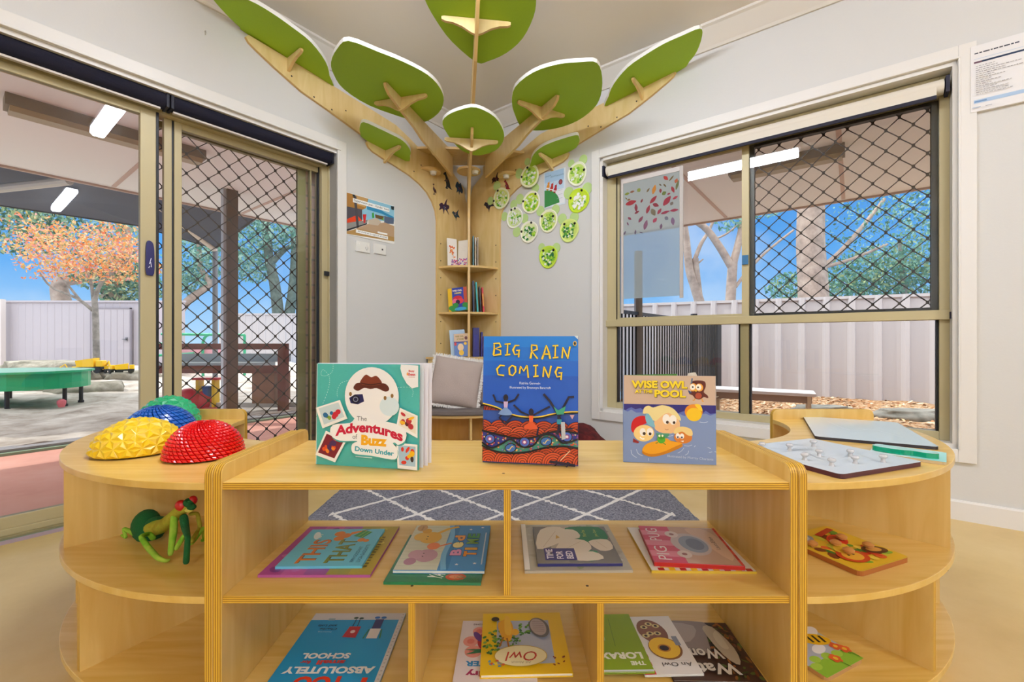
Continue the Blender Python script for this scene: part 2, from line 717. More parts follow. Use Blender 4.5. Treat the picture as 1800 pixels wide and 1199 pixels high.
b = MB()
for (x0, x1, z0, z1) in ((-ROOM, -D_S1, 0, CEIL), (-D_S1, -D_S0, D_Z, CEIL), (-D_S0, 0.0, 0, CEIL)):
    b.box(x0, 0, z0, x1, 0.12, z1, WALL)
    b.box(x0, 0.12, z0 - (0.1 if z0 == 0 else 0), x1 if x1 < 0 else WALL_T, WALL_T, z1, BRICK)
b.box(-1.345, 0.232, -0.05, -D_S0, WALL_T, D_Z, BRICK)          # the brick return beside the door frame
struct(b.build('wall_left', loc=CORNER, rot=TH_L))
b = MB()
for (x0, x1, z0, z1) in ((0, W_A0, 0, CEIL), (W_A0, W_A1, 0, W_Z0), (W_A0, W_A1, W_Z1, CEIL), (W_A1, ROOM, 0, CEIL)):
    b.box(x0, 0, z0, x1, 0.12, z1, WALL)
    b.box(x0, 0.12, z0 - (0.2 if z0 == 0 else 0), x1, WALL_T, z1, BRICK)
struct(b.build('wall_right', loc=CORNER, rot=TH_R))
for nm, p0, p1 in (('wall_back', on_left(ROOM), on_left(ROOM) + DR * ROOM), ('wall_side', on_right(ROOM), on_left(ROOM) + DR * ROOM)):
    b = MB()
    d = (p1 - p0).normalized()
    nrm = Vector((d.y, -d.x, 0))
    mid = (CORNER + DR * 3 + DL * 3)
    if (mid - p0).dot(nrm) > 0: nrm = -nrm
    b.prism([(0, 0), (ROOM, 0), (ROOM, CEIL), (0, CEIL)], p0, d, (0, 0, 1), nrm, 0.1, WALL)
    struct(b.build(nm))

# cornice and skirting
prof = [(0, 0), (0, -0.115), (-0.012, -0.115), (-0.02, -0.10), (-0.085, -0.022), (-0.10, -0.014), (-0.10, 0)]
for i, (nm, th, sgn) in enumerate((('trim_1', TH_L, -1), ('trim_2', TH_R, 1))):
    b = MB()
    b.prism(prof, (0, 0, CEIL), (0, 1, 0), (0, 0, 1), (sgn, 0, 0), ROOM, plain('DAD4CA', 0.6))
    struct(b.build(nm, loc=CORNER, rot=th))
sk = [(0, 0), (-0.012, 0), (-0.012, 0.082), (-0.008, 0.09), (0, 0.09)]
for nm, th, x0, x1 in (('baseboard_left', TH_L, -D_S0 + 0.065, 0), ('baseboard_right', TH_R, 0, ROOM)):
    b = MB()
    b.prism(sk, (x0, 0, 0), (0, 1, 0), (0, 0, 1), (1, 0, 0), x1 - x0, TRIM)
    struct(b.build(nm, loc=CORNER, rot=th))


# ------------------------------------------------------------------ diamond security grille
def grille(b, x0, x1, z0, z1, y, pitch=0.1055, r=0.0031, phase=0.0):
    """zig-zag steel strands that touch at knots"""
    n = int(math.ceil((x1 - x0) / (pitch / 2))) + 1
    for k in range(n + 1):
        xc = x0 + pitch / 2 * k - pitch / 4 + phase
        s = 1 if k % 2 == 0 else -1
        pts = []
        m = int((z1 - z0) / (pitch / 10))
        for i in range(m + 1):
            z = z0 + (z1 - z0) * i / m
            w = math.asin(0.955 * math.sin(2 * PI * (z - z0) / pitch)) / math.asin(0.955)
            x = xc + s * w * pitch / 4 * 0.96
            pts.append((min(max(x, x0), x1), y + (0.0012 if k % 2 else -0.0012), z))
        b.tube(pts, r, GRILL, n=4, caps=False)
    zz = z0 + pitch / 4
    j = 0
    while zz < z1:
        for k in range(n):
            # neighbouring strands meet between their centre lines, alternately each half pitch
            if (k + j) % 2 == 0:
                x = x0 + pitch / 2 * k + phase
                if x0 + 0.006 < x < x1 - 0.006:
                    b.box(x - 0.0062, y - 0.005, zz - 0.008, x + 0.0062, y + 0.005, zz + 0.008, GRILL)
        zz += pitch / 2
        j += 1


# ------------------------------------------------------------------ sliding door in the left wall
d1 = thing('door_1', 'wide aluminium sliding door in the left wall, open to the sand yard', 'sliding door', CORNER, (0, 0, TH_L), kind='structure')
b = MB()
b.box(-1.302, 0.10, 0, -1.235, 0.19, 2.06, GOLD)
b.box(-1.262, 0.085, 0, -1.235, 0.10, 2.06, GOLD)
b.box(-4.2, 0.10, 1.985, -1.302, 0.19, 2.06, GOLD)
b.box(-4.2, 0.085, -0.01, -1.235, 0.22, 0.035, GOLD)
b.box(-4.2, 0.06, 0.0, -1.25, 0.085, 0.012, GOLD_D)
b.box(-4.2, 0.10, 0, -4.14, 0.19, 2.06, GOLD)
b.box(-1.308, 0.13, 0.03, -1.302, 0.16, 1.985, BLACK)
b.build('door_frame', d1, bevel=0.002)
b = MB()                                     # the liner of the opening
b.box(-1.255, 0, 0, -1.235, 0.10, D_Z, TRIM)
b.box(-4.2, 0, D_Z - 0.02, -1.235, 0.10, D_Z, TRIM)
b.build('reveal_lining', d1)
b = MB()
b.box(-2.252, 0.095, 0.035, -2.189, 0.13, 1.985, GOLD)
b.box(-4.14, 0.095, 0.035, -2.252, 0.13, 0.085, GOLD)
b.box(-4.14, 0.095, 1.95, -2.252, 0.13, 1.985, GOLD)
b.box(-4.14, 0.095, 0.035, -4.08, 0.13, 1.985, GOLD)
b.box(-2.189, 0.10, 0.035, -2.176, 0.125, 1.985, BLACK)
pa = b.build('sliding_panel', d1, bevel=0.002)
b = MB(); b.box(-4.08, 0.110, 0.085, -2.252, 0.115, 1.95, GLASS); b.build('pane', pa)
b = MB()
b.prism(smooth_pts([(-0.016, -0.075), (0.0, -0.086), (0.016, -0.075), (0.017, 0.02), (0.013, 0.07), (0.0, 0.086), (-0.014, 0.075), (-0.017, 0.0)], 3), (-2.216, 0.095, 1.235), (1, 0, 0), (0, 0, 1), (0, -1, 0), 0.014, plain('1B1C5E', 0.35))
ar = Art(b, (-2.216, 0.081, 1.235), (1, 0, 0), (0, 0, 1), (0, -1, 0))
ar.line('DDE0F0', [(-0.006, -0.05), (-0.002, -0.04), (0.005, -0.045), (0.002, -0.02), (-0.003, -0.03), (0.004, 0.0)], 0.003)
b.build('handle', pa)
b = MB()
b.box(-2.146, 0.138, 0.035, -2.112, 0.17, 1.985, GOLD)
b.box(-2.112, 0.142, 0.035, -2.102, 0.17, 1.985, BLACK)
b.box(-2.102, 0.138, 0.035, -2.068, 0.17, 1.985, GOLD)
b.box(-2.068, 0.138, 1.95, -1.308, 0.17, 1.985, GOLD)
b.box(-2.068, 0.138, 0.035, -1.308, 0.17, 0.08, GOLD)
b.box(-1.36, 0.138, 0.035, -1.352, 0.17, 1.985, GOLD_D)
pb = b.build('fixed_panel', d1, bevel=0.002)
b = MB(); b.box(-2.068, 0.152, 0.08, -1.308, 0.157, 1.95, GLASS); b.build('pane', pb)
b = MB()
b.box(-1.414, 0.195, 0.035, -1.362, 0.225, 1.985, plain('B3A878', 0.45, metal=0.1))
b.box(-2.21, 0.195, 0.035, -2.185, 0.225, 1.985, plain('6A6350', 0.45, metal=0.3))
b.box(-2.185, 0.195, 0.035, -1.414, 0.225, 0.085, GOLD_D)
b.box(-2.185, 0.195, 1.95, -1.414, 0.225, 1.985, GOLD_D)
sc_ = b.build('security_screen', d1, bevel=0.002)
b = MB(); grille(b, -2.185, -1.414, 0.085, 1.95, 0.212); b.build('diamond_grille', sc_)
b = MB(); b.box(-1.296, 0.084, 1.255, -1.262, 0.076, 1.285, BLACK); b.build('latch', d1)
# architrave
b = MB()
b.box(-1.255, -0.016, 0, -1.19, 0, D_Z + 0.067, TRIM)
b.box(-4.27, -0.016, D_Z, -1.255, 0, D_Z + 0.067, TRIM)
b.box(-4.27, -0.016, 0, -4.2, 0, D_Z, TRIM)
b.box(-4.2, -0.022, D_Z, -1.235, -0.016, D_Z + 0.012, TRIM)
struct(b.build('trim_3', loc=CORNER, rot=TH_L, bevel=0.003))

# navy roller blinds rolled up under the door head
def navy_blind(x0, x1, label):
    t = thing('roller_blind', label, 'roller blind', on_left(-(x0 + x1) / 2, 2.03, 0) - DR * 0.05, (0, 0, TH_L), 'navy roller blinds over the sliding door')
    w = (x1 - x0) / 2
    b = MB()
    b.tube([(-w + 0.012, 0, 0), (w - 0.012, 0, 0)], 0.042, NAVY, n=20)
    b.build('fabric_roll', t, smooth=40)
    b = MB(); b.box(-w + 0.015, -0.012, -0.049, w - 0.03, 0.008, -0.037, plain('D6CDC4', 0.5)); b.build('bottom_bar', t)
    for s in (-1, 1):
        b = MB()
        b.box(s * w - 0.011 * (s > 0), -0.038, -0.038, s * w + 0.011 * (s < 0), 0.04, 0.03, plain('0C0C22', 0.6))
        for k in range(7):
            b.box(s * w - 0.012, -0.036 + k * 0.011, 0.028, s * w + 0.008, -0.03 + k * 0.011, 0.034 + 0.004 * (k % 2), plain('0C0C22', 0.6))
        b.build('bracket', t)
navy_blind(-4.16, -2.155, 'long rolled-up navy blind above the large left glass panel')
navy_blind(-2.147, -1.268, 'short rolled-up navy blind above the diamond security screen')

# ------------------------------------------------------------------ window in the right wall
w1 = thing('window_1', 'large aluminium window in the right wall looking at the pale fence', 'window', CORNER, (0, 0, TH_R), kind='structure')
b = MB()
FY0, FY1 = 0.072, 0.135
b.box(1.305, FY0, 0.345, 1.372, FY1, 2.09, GOLD)
b.box(3.032, FY0, 0.345, 3.068, FY1, 2.09, GOLD)
b.box(1.372, FY0, 1.99, 3.032, FY1, 2.09, GOLD)
b.box(1.372, FY0, 0.345, 3.032, FY1, 0.385, GOLD)
b.box(1.298, FY0 - 0.022, 0.922, 3.072, FY1, 0.968, GOLD)
b.box(2.168, FY0, 0.385, 2.214, FY1, 0.922, GOLD_D)
for x in (1.372, 2.156, 2.214, 3.022):
    b.box(x, 0.09, 0.385, x + 0.010, 0.125, 0.922, BLACK)
b.build('window_frame', w1, bevel=0.002)
b = MB()
b.box(W_A0, 0, W_Z0, W_A0 + 0.02, 0.09, W_Z1, TRIM); b.box(W_A1 - 0.017, 0, W_Z0, W_A1, 0.09, W_Z1, TRIM)
b.box(W_A0, 0, W_Z1 - 0.02, W_A1, 0.09, W_Z1, TRIM); b.box(W_A0, 0, W_Z0, W_A1, 0.09, W_Z0 + 0.02, TRIM)
b.build('window_sill', w1)
b = MB()
b.box(1.372, 0.082, 0.968, 1.395, 0.105, 1.99, GOLD); b.box(2.176, 0.075, 0.968, 2.214, 0.105, 1.99, GOLD)
b.box(1.395, 0.082, 0.968, 2.176, 0.105, 0.984, GOLD); b.box(1.395, 0.082, 1.975, 2.176, 0.105, 1.99, GOLD)
b.box(1.372, 0.08, 0.975, 1.378, 0.083, 1.98, BLACK)
sl = b.build('sliding_sash', w1)
b = MB(); b.box(1.395, 0.092, 0.984, 2.176, 0.096, 1.975, GLASS); b.build('pane', sl)
b = MB(); b.box(2.18, 0.060, 1.275, 2.212, 0.075, 1.33, plain('2E6E9E', 0.4)); b.build('sash_lock', sl)
b = MB()
b.box(2.214, 0.105, 0.968, 2.238, 0.14, 1.99, plain('5E5B55', 0.4, metal=.3)); b.box(3.008, 0.105, 0.968, 3.032, 0.14, 1.99, plain('3C3B38', 0.4))
b.box(2.238, 0.105, 0.968, 3.008, 0.14, 0.985, BLACK); b.box(2.238, 0.105, 1.975, 3.008, 0.14, 1.99, BLACK)
ss = b.build('security_screen', w1)
b = MB(); grille(b, 2.238, 3.008, 0.985, 1.975, 0.128, phase=0.02); b.build('diamond_grille', ss)
b = MB(); b.box(2.214, 0.092, 0.968, 3.032, 0.096, 1.99, GLASS); b.build('pane', w1)
b = MB(); b.box(1.382, 0.108, 0.385, 2.156, 0.112, 0.922, GLASS); b.build('pane', w1)
b = MB(); b.box(2.224, 0.108, 0.385, 3.022, 0.112, 0.922, GLASS); b.build('pane', w1)
b = MB(); b.box(3.064, 0.03, 0.925, 3.071, 0.06, 0.957, plain('17173A', 0.5)); b.build('rail_cap', w1)
b = MB()
b.box(W_A0 - 0.06, -0.016, W_Z0 - 0.06, W_A0, 0, W_Z1 + 0.06, TRIM); b.box(W_A1, -0.016, W_Z0 - 0.06, W_A1 + 0.06, 0, W_Z1 + 0.06, TRIM)
b.box(W_A0, -0.016, W_Z1, W_A1, 0, W_Z1 + 0.06, TRIM); b.box(W_A0, -0.016, W_Z0 - 0.06, W_A1, 0, W_Z0, TRIM)
for (x0, x1, z0, z1) in ((W_A0 - 0.008, W_A1 + 0.008, W_Z1, W_Z1 + 0.008), (W_A0 - 0.008, W_A0, W_Z0, W_Z1), (W_A1, W_A1 + 0.008, W_Z0, W_Z1)):
    b.box(x0, -0.020, z0, x1, -0.016, z1, TRIM)
struct(b.build('trim_4', loc=CORNER, rot=TH_R, bevel=0.003))

t = thing('roller_blind', 'cream roller blind with a navy hem over the right window', 'roller blind', on_right(2.18, 2.020) - DL * 0.035, (0, 0, TH_R))
b = MB()
b.tube([(-0.855, 0, 0), (0.862, 0, 0)], 0.035, plain('DDD5C6', 0.75, bump=0.05, bscale=300), n=20)
b.box(-0.835, -0.034, -0.045, 0.835, -0.032, 0, plain('DDD5C6', 0.75, bump=0.05, bscale=300))
b.build('fabric_roll', t, smooth=40)
b = MB(); b.box(-0.835, -0.037, -0.062, 0.835, -0.027, -0.045, plain('141229', 0.7)); b.build('hem_bar', t)
for s in (-1, 1):
    b = MB(); b.box(s * 0.866, -0.036, -0.04, s * 0.880, 0.03, 0.036, plain('0F0F2A', 0.6))
    b.tube([(s * 0.862, 0, 0), (s * 0.876, 0, 0)], 0.026, plain('0F0F2A', 0.6), n=12); b.build('bracket', t)

# frosted sheet with pressed leaves, hung inside the left half of the window
fr = bpy.data.materials.new('frosted_sheet'); fr.use_nodes = True
t_ = fr.node_tree; t_.nodes.clear()
o_ = t_.nodes.new('ShaderNodeOutputMaterial'); trn = t_.nodes.new('ShaderNodeBsdfTransparent'); tl = t_.nodes.new('ShaderNodeBsdfTranslucent'); df = t_.nodes.new('ShaderNodeBsdfDiffuse')
rf = t_.nodes.new('ShaderNodeBsdfRefraction'); rf.inputs['Roughness'].default_value = 0.22; rf.inputs['IOR'].default_value = 1.0
tl.inputs[0].default_value = lin('D2F2F4'); df.inputs[0].default_value = lin('E8EEEE'); rf.inputs[0].default_value = lin('DDF4F6')
m1 = t_.nodes.new('ShaderNodeMixShader'); m1.inputs[0].default_value = 0.35
m2 = t_.nodes.new('ShaderNodeMixShader'); m2.inputs[0].default_value = 0.74
t_.links.new(tl.outputs[0], m1.inputs[1]); t_.links.new(df.outputs[0], m1.inputs[2])
t_.links.new(rf.outputs[0], m2.inputs[1]); t_.links.new(m1.outputs[0], m2.inputs[2]); t_.links.new(m2.outputs[0], o_.inputs[0])
FRX0, FRX1, FRZ0, FRZ1 = 1.440, 1.822, 1.112, 1.912
t = thing('leaf_window_panel', 'frosted sheet with red and brown pressed leaves hung in the window', 'window panel', on_right((FRX0 + FRX1) / 2, FRZ0) - DL * 0.045, (0, 0, TH_R))
wd, ht = FRX1 - FRX0, FRZ1 - FRZ0
b = MB()
b.face([(-wd / 2, 0, 0), (wd / 2, 0, 0), (wd / 2, 0, ht), (-wd / 2, 0, ht)], fr)
ar = Art(b, (-wd / 2, 0, 0), (1, 0, 0), (0, 0, 1), (0, -1, 0), lift=0.001)
def leafshape(cx, cy, L, W, a):
    pr = [(-0.5, 0.0), (-0.30, 0.34), (-0.02, 0.5), (0.22, 0.36), (0.5, 0.0), (0.22, -0.36), (-0.02, -0.5), (-0.30, -0.34)]
    ca, sa = math.cos(a), math.sin(a)
    return smooth_pts([(cx + x * L * ca - y * W * sa, cy + x * L * sa + y * W * ca) for x, y in pr], 2)
LV = [(635, 625, 60, 30, 0.1, '7D8A2C'), (695, 613, 55, 24, .05, '7A4A30'), (772, 612, 48, 44, -.9, '7B8636'), (877, 634, 52, 22, .9, '6A5A3A'), (943, 640, 105, 42, 1.3, 'B8741E'), (1070, 543, 68, 36, -.8, 'A02A22'), (1130, 558, 75, 18, .8, '6E5C32'), (1180, 597, 50, 36, 1.2, 'A5502A'), (1190, 645, 105, 28, 1.3, '5E6238'), (1145, 685, 78, 32, -1.2, '8B2430'), (1052, 705, 50, 44, .4, '5F7030'), (1013, 670, 50, 28, -1.5, '7A2A2C'), (1060, 622, 50, 16, -.9, '64552C'), (1012, 605, 36, 14, -.8, '5A5030'), (625, 678, 34, 14, -.9, '7A6A3A'), (655, 698, 40, 22, .1, '7C5A2C'), (680, 738, 130, 56, .12, '93222C'), (805, 740, 46, 24, 1.1, '7A3038'), (740, 805, 90, 36, 1.65, '7A2A3A'), (750, 860, 60, 26, .4, '7A2C38'), (935, 752, 105, 44, .75, '8E2230'), (962, 818, 78, 40, -.5, '7C2030'), (1083, 795, 120, 62, .85, '8C2034'), (1170, 778, 60, 28, .4, '92283A'), (1133, 834, 42, 36, 1.0, '6E6458'), (1103, 722, 36, 20, .2, '7A2030'), (877, 850, 95, 40, 1.2, '8C2A38'), (935, 893, 90, 52, -1.1, '6C6450'), (1002, 895, 70, 36, .95, '82283A'), (1065, 918, 100, 30, .15, '842440'), (1160, 912, 90, 30, -.05, '8A2840'), (665, 917, 55, 26, -.7, '7C3448'), (643, 975, 46, 16, -1.1, '70405A'), (795, 948, 80, 36, .9, '7A3A4E'), (850, 1020, 110, 46, 1.3, '7A5068'), (953, 985, 60, 42, .8, '9A3A50'), (1078, 985, 50, 38, -.8, '6A6A78'), (1145, 1030, 90, 40, -1.45, '745A76'), (1020, 1065, 60, 30, 1.45, '6A5068'), (607, 1075, 52, 20, 1.1, '5E5468'), (733, 1085, 55, 20, 1.4, '5E5468'), (800, 1100, 50, 12, -.4, '5E5870')]
for x, y, L, W, a, c in LV:
    ar.poly(plain(c, 0.7), leafshape((x - 590) / 625 * wd, ht - (y - 500) / 1340 * ht, L / 625 * wd * 1.0, W / 625 * wd, a))
b.build('frosted_sheet', t)
b = MB()
b.box(wd / 2, -0.004, -0.015, wd / 2 + 0.022, 0.004, ht + 0.03, plain('BDB6B0', 0.5)); b.box(-wd / 2 - 0.016, -0.004, -0.1, -wd / 2, 0.004, ht + 0.03, plain('C9C2BC', 0.5))
b.box(-wd / 2, -0.004, ht, wd / 2, 0.004, ht + 0.03, plain('CFC8C2', 0.5))
b.build('border_frame', t)

# ------------------------------------------------------------------ ceiling battens that light the room
def batten(c, label, L=1.22):
    t = thing('ceiling_batten', label, 'ceiling light', (c[0], c[1], CEIL), (0, 0, TH_R), 'fluorescent battens under the room ceiling')
    b = MB(); b.box(-L / 2, -0.06, -0.03, L / 2, 0.06, 0, WHITE); b.build('housing', t)
    b = MB()
    b.prism([(-0.05, 0), (-0.052, -0.045), (-0.035, -0.07), (0.035, -0.07), (0.052, -0.045), (0.05, 0)], (-L / 2 + 0.02, 0, -0.03), (0, 1, 0), (0, 0, 1), (1, 0, 0), L - 0.04, glow('E9F0FF', LAMP))
    b.build('diffuser', t)
    return t
batten((-0.28, 1.29), 'white fluorescent batten on the ceiling nearest the tree corner')
bp = CORNER + DR * 3.2
for k, (a_, b_) in enumerate(((5.17, 1.87), (4.4, 5.2), (6.3, 4.2), (5.2, 6.5))):  # first one mirrors in the door glass; other three are unseen, added for brightness
    p = CORNER + DR * a_ + DL * b_
    batten((p.x, p.y), ['white fluorescent batten over the right side of the room', 'added unseen fluorescent batten behind the low bookcase', 'added unseen fluorescent batten by the far right wall', 'added unseen fluorescent batten at the back of the room'][k])

# ================================================================== THE YARD
GZL, GZR = -0.05, -0.20
SOF = 2.40
# veranda slab, soffit and fascia wrap round the corner of the building
EAV = 3.33
b = MB()
pm = ramp_noise('terracotta_concrete', [(0.3, 'D99A8A'), (0.5, 'E6AB9B'), (0.75, 'EEBDB0')], scale=1.6, detail=8, rough=0.8, bump=0.05)
q = [on_left(-3.0, 0, -2.5), on_left(9, 0, -2.5), on_left(9, 0, -WALL_T), on_left(-3.0, 0, -WALL_T)]
b.prism([(0, 0), (12, 0), (12, 2.25), (0, 2.25)], on_left(-3.0, GZL - 0.08, -WALL_T), DL, -DR, (0, 0, 1), 0.08, pm)
b.build('paving')['kind'] = 'structure'
sm_ = plain('EEF0F0', 0.85, bump=0.02)
b = MB()
b.prism([(0, 0), (12.4, 0), (12.4, EAV - WALL_T), (0, EAV - WALL_T)], on_left(-EAV, SOF, -WALL_T), DL, -DR, (0, 0, 1), 0.06, sm_)
b.prism([(-WALL_T, 0), (12.4 - EAV, 0), (12.4 - EAV, EAV - WALL_T), (-WALL_T, EAV - WALL_T)], on_right(0, SOF, -WALL_T), DR, -DL, (0, 0, 1), 0.06, sm_)
for s in range(0, 9):
    p = on_left(s * 1.2 + 0.55, SOF - 0.006, -WALL_T)
    b.prism([(0, 0), (EAV - WALL_T - 0.05, 0), (EAV - WALL_T - 0.05, 0.035), (0, 0.035)], p, -DR, DL, (0, 0, 1), 0.006, plain('C9B3A9', 0.85))
    p = on_right(s * 1.2 + 0.2, SOF - 0.006, -WALL_T)
    b.prism([(0, 0), (EAV - WALL_T - 0.05, 0), (EAV - WALL_T - 0.05, 0.035), (0, 0.035)], p, -DL, DR, (0, 0, 1), 0.006, plain('C9B3A9', 0.85))
ob = b.build('verandah_soffit'); ob['kind'] = 'structure'
b = MB()
fm = plain('B79F93', 0.7)
b.prism([(0, 0), (12.4, 0), (12.4, 0.2), (0, 0.2)], on_left(-EAV, SOF - 0.02, -EAV), DL, (0, 0, 1), -DR, 0.03, fm)
b.prism([(-EAV, 0), (9, 0), (9, 0.2), (-EAV, 0.2)], on_right(0, SOF - 0.02, -EAV), DR, (0, 0, 1), -DL, 0.03, fm)
ob = b.build('trim_5'); ob['kind'] = 'structure'

# batten lights under the verandah soffit (switched off)
def soffit_light(p, th, L, label):
    t = thing('verandah_light', label, 'outdoor light', p, (0, 0, th), 'unlit batten lights under the verandah roof')
    b = MB(); b.box(-L / 2, -0.075, -0.075, L / 2, 0.075, 0, plain('7E7363', 0.6)); b.build('housing', t)
    b = MB(); b.prism([(-0.07, 0), (-0.05, -0.03), (0.05, -0.03), (0.07, 0)], (-L / 2 + 0.02, 0, -0.075), (0, 1, 0), (0, 0, 1), (1, 0, 0), L - 0.04, plain('A89C80', 0.5)); b.build('diffuser', t)
soffit_light((-2.93, 3.28, SOF), TH_L, 1.1, 'brown batten light under the roof outside the sliding door')
soffit_light((2.35, 3.83, SOF), TH_R, 0.85, 'grey-brown batten light under the roof outside the window')

# posts
def post(p, w, h, m, label, strip=None):
    t = thing('verandah_post', label, 'post', p, (0, 0, TH_L))
    b = MB(); b.box(-w / 2, -w / 2, 0, w / 2, w / 2, h, m); b.build('shaft', t, bevel=0.004)
    b = MB(); b.box(-w * 0.8, -w * 0.8, 0, w * 0.8, w * 0.8, 0.012, plain('6B6560', 0.6)); b.build('base_plate', t)
    if strip:
        b = MB(); b.box(-w / 2 - 0.028, -w / 2 + 0.02, 0.02, -w / 2, w / 2 - 0.02, h, strip); b.build('downpipe', t)
post((-2.955, 4.65, GZL), 0.105, SOF - GZL, plain('5B4A40', 0.6), 'dark brown square post at the edge of the sand, seen through the screen', plain('A9ADB6', 0.5))
post((-2.62, 5.50, GZL), 0.075, 3.4, plain('9AA0AC', 0.5), 'grey galvanised post beside the timber mud kitchen')

# sand pit with a timber edge, gently uneven
sand_m = ramp_noise('trampled_sand', [(0.25, '7A6E65'), (0.42, 'B0A499'), (0.58, 'CDC3B9'), (0.8, 'E2DAD1')], scale=3.4, detail=12, rough=0.95, bump=0.55, bdist=0.05)
b = MB()
random.seed(3)
NX, NY = 90, 90
vs = []
from mathutils import noise
for j in range(NY + 1):
    for i in range(NX + 1):
        u = -4.0 + 15.0 * i / NX
        v = 2.52 + 16.5 * (j / NY) ** 1.6
        p = on_left(u, 0, -v)
        far = min(max((v - 4) / 6, 0), 1)
        z = GZL + 0.01 + 0.17 * far + 0.05 * noise.noise((p.x * 1.3, p.y * 1.3, 0)) + 0.03 * noise.noise((p.x * 4, p.y * 4, 3))
        if j == 0: z = GZL
        vs.append((p.x, p.y, z))
fs = [(j * (NX + 1) + i, j * (NX + 1) + i + 1, (j + 1) * (NX + 1) + i + 1, (j + 1) * (NX + 1) + i) for j in range(NY) for i in range(NX)]
b.mesh(vs, [f[::-1] for f in fs], sand_m)
o = b.build('sand', smooth=60); tag(o, 'pale trampled sand of the play yard beyond the paving', 'sand', kind='stuff')
b = MB()
b.prism([(-4, 0), (11, 0), (11, 0.16), (-4, 0.16)], on_left(0, GZL - 0.01, -2.42), DL, -DR, (0, 0, 1), 0.05, plain('9A979A', 0.85, vary=0.1, bscale=6))
b.prism([(-4, 0), (11, 0), (11, 0.05), (-4, 0.05)], on_left(0, GZL - 0.01, -2.37), DL, -DR, (0, 0, 1), 0.03, plain('8FA88E', 0.9))
b.build('trim_6')['kind'] = 'structure'

# bark mulch on the window side
b = MB()
mul = ramp_noise('bark_mulch', [(0.1, 'A8704A'), (0.35, 'D09A6C'), (0.6, 'E6BC92'), (0.9, 'F8E2C6')], scale=26, rough=0.95, bump=1.0, bdist=0.05, voronoi=True, vscale=(1.0, 2.2, 1))
NX, NY = 60, 60
vs = []
for j in range(NY + 1):
    for i in range(NX + 1):
        p = on_right(-0.6 + 12 * i / NX, 0, -WALL_T - 0.03 - 8.6 * j / NY)
        vs.append((p.x, p.y, GZR + 0.06 * noise.noise((p.x * 1.6, p.y * 1.6, 9)) + 0.012 * random.random()))
fs = [(j * (NX + 1) + i, j * (NX + 1) + i + 1, (j + 1) * (NX + 1) + i + 1, (j + 1) * (NX + 1) + i) for j in range(NY) for i in range(NX)]
b.mesh(vs, fs, mul)
cm = [plain('D8AE84', 0.9), plain('B27E54', 0.9), plain('EBCFAE', 0.9), plain('8F5C3A', 0.9)]
for k in range(2600):
    a_ = random.uniform(0.8, 5.2); d_ = random.uniform(1.0, 6.5)
    p = on_right(a_, 0, -WALL_T - d_)
    z = GZR + 0.06 * noise.noise((p.x * 1.6, p.y * 1.6, 9)) + 0.012
    L_, w_ = random.uniform(0.02, 0.05), random.uniform(0.008, 0.016)
    an, tl_ = random.uniform(0, PI), random.uniform(-0.5, 0.5)
    ux = Vector((math.cos(an), math.sin(an), tl_)) * L_; uy = Vector((-math.sin(an), math.cos(an), random.uniform(-.4, .4))) * w_
    c_ = Vector((p.x, p.y, z))
    b.face([c_ - ux - uy, c_ + ux - uy, c_ + ux + uy, c_ - ux + uy], random.choice(cm))
o = b.build('bark_mulch'); tag(o, 'orange bark mulch covering the ground outside the window', 'mulch', kind='stuff')


# fences
def sheet_fence(name, label, p0, p1, z0, z1, m, pitch, depth, capm=None, step=0.35, rail=True):
    d = (p1 - p0); L = d.length; d.normalize()
    nrm = Vector((d.y, -d.x, 0))
    if nrm.dot(p0) > 0: nrm = -nrm          # towards the house
    t = thing(name, label, 'fence', (p0.x, p0.y, z0))
    pts = []
    x = 0.0
    while x < L:
        pts += [(x, 0), (x + pitch * (1 - step) , 0), (x + pitch * (1 - step * 0.72), depth), (x + pitch * (1 - step * 0.28), depth)]
        x += pitch
    b = MB()
    q = [d * a + nrm * c for a, c in pts]
    vs = [(v.x, v.y, 0) for v in q] + [(v.x, v.y, z1 - z0) for v in q]
    n = len(q)
    b.mesh(vs, [(i, i + 1, n + i + 1, n + i) for i in range(n - 1)], m)
    b.build('panel', t)
    b = MB()
    if rail:
        b.prism([(0, 0), (L, 0), (L, 0.05), (0, 0.05)], nrm * 0.035 + Vector((0, 0, z1 - z0 - 0.045)), d, (0, 0, 1), -nrm, 0.06, capm or m)
        b.build('top_rail', t)
    return t
FCL = plain('B7AFB6', 0.6)
FCW = plain('C2BDC0', 0.5)
sheet_fence('fence', 'flat pale lavender sheet fence behind the orange tree', Vector((-17, 12.2, 0)), Vector((-9.0, 12.2, 0)), 0.05, 1.93, FCL, 0.20, 0.008, step=0.12)
sheet_fence('fence', 'ribbed cream fence behind the mud kitchen seen through the screen', Vector((-9.6, 14.5, 0)), Vector((-1.5, 14.5, 0)), 0.02, 1.72, FCW, 0.22, 0.03)
sheet_fence('fence', 'tall white ribbed metal fence running past the window', Vector((-0.6, 10.86, 0)), Vector((10.4, 5.55, 0)), GZR - 0.05, 1.60, FCW, 0.365, 0.09, step=0.34)
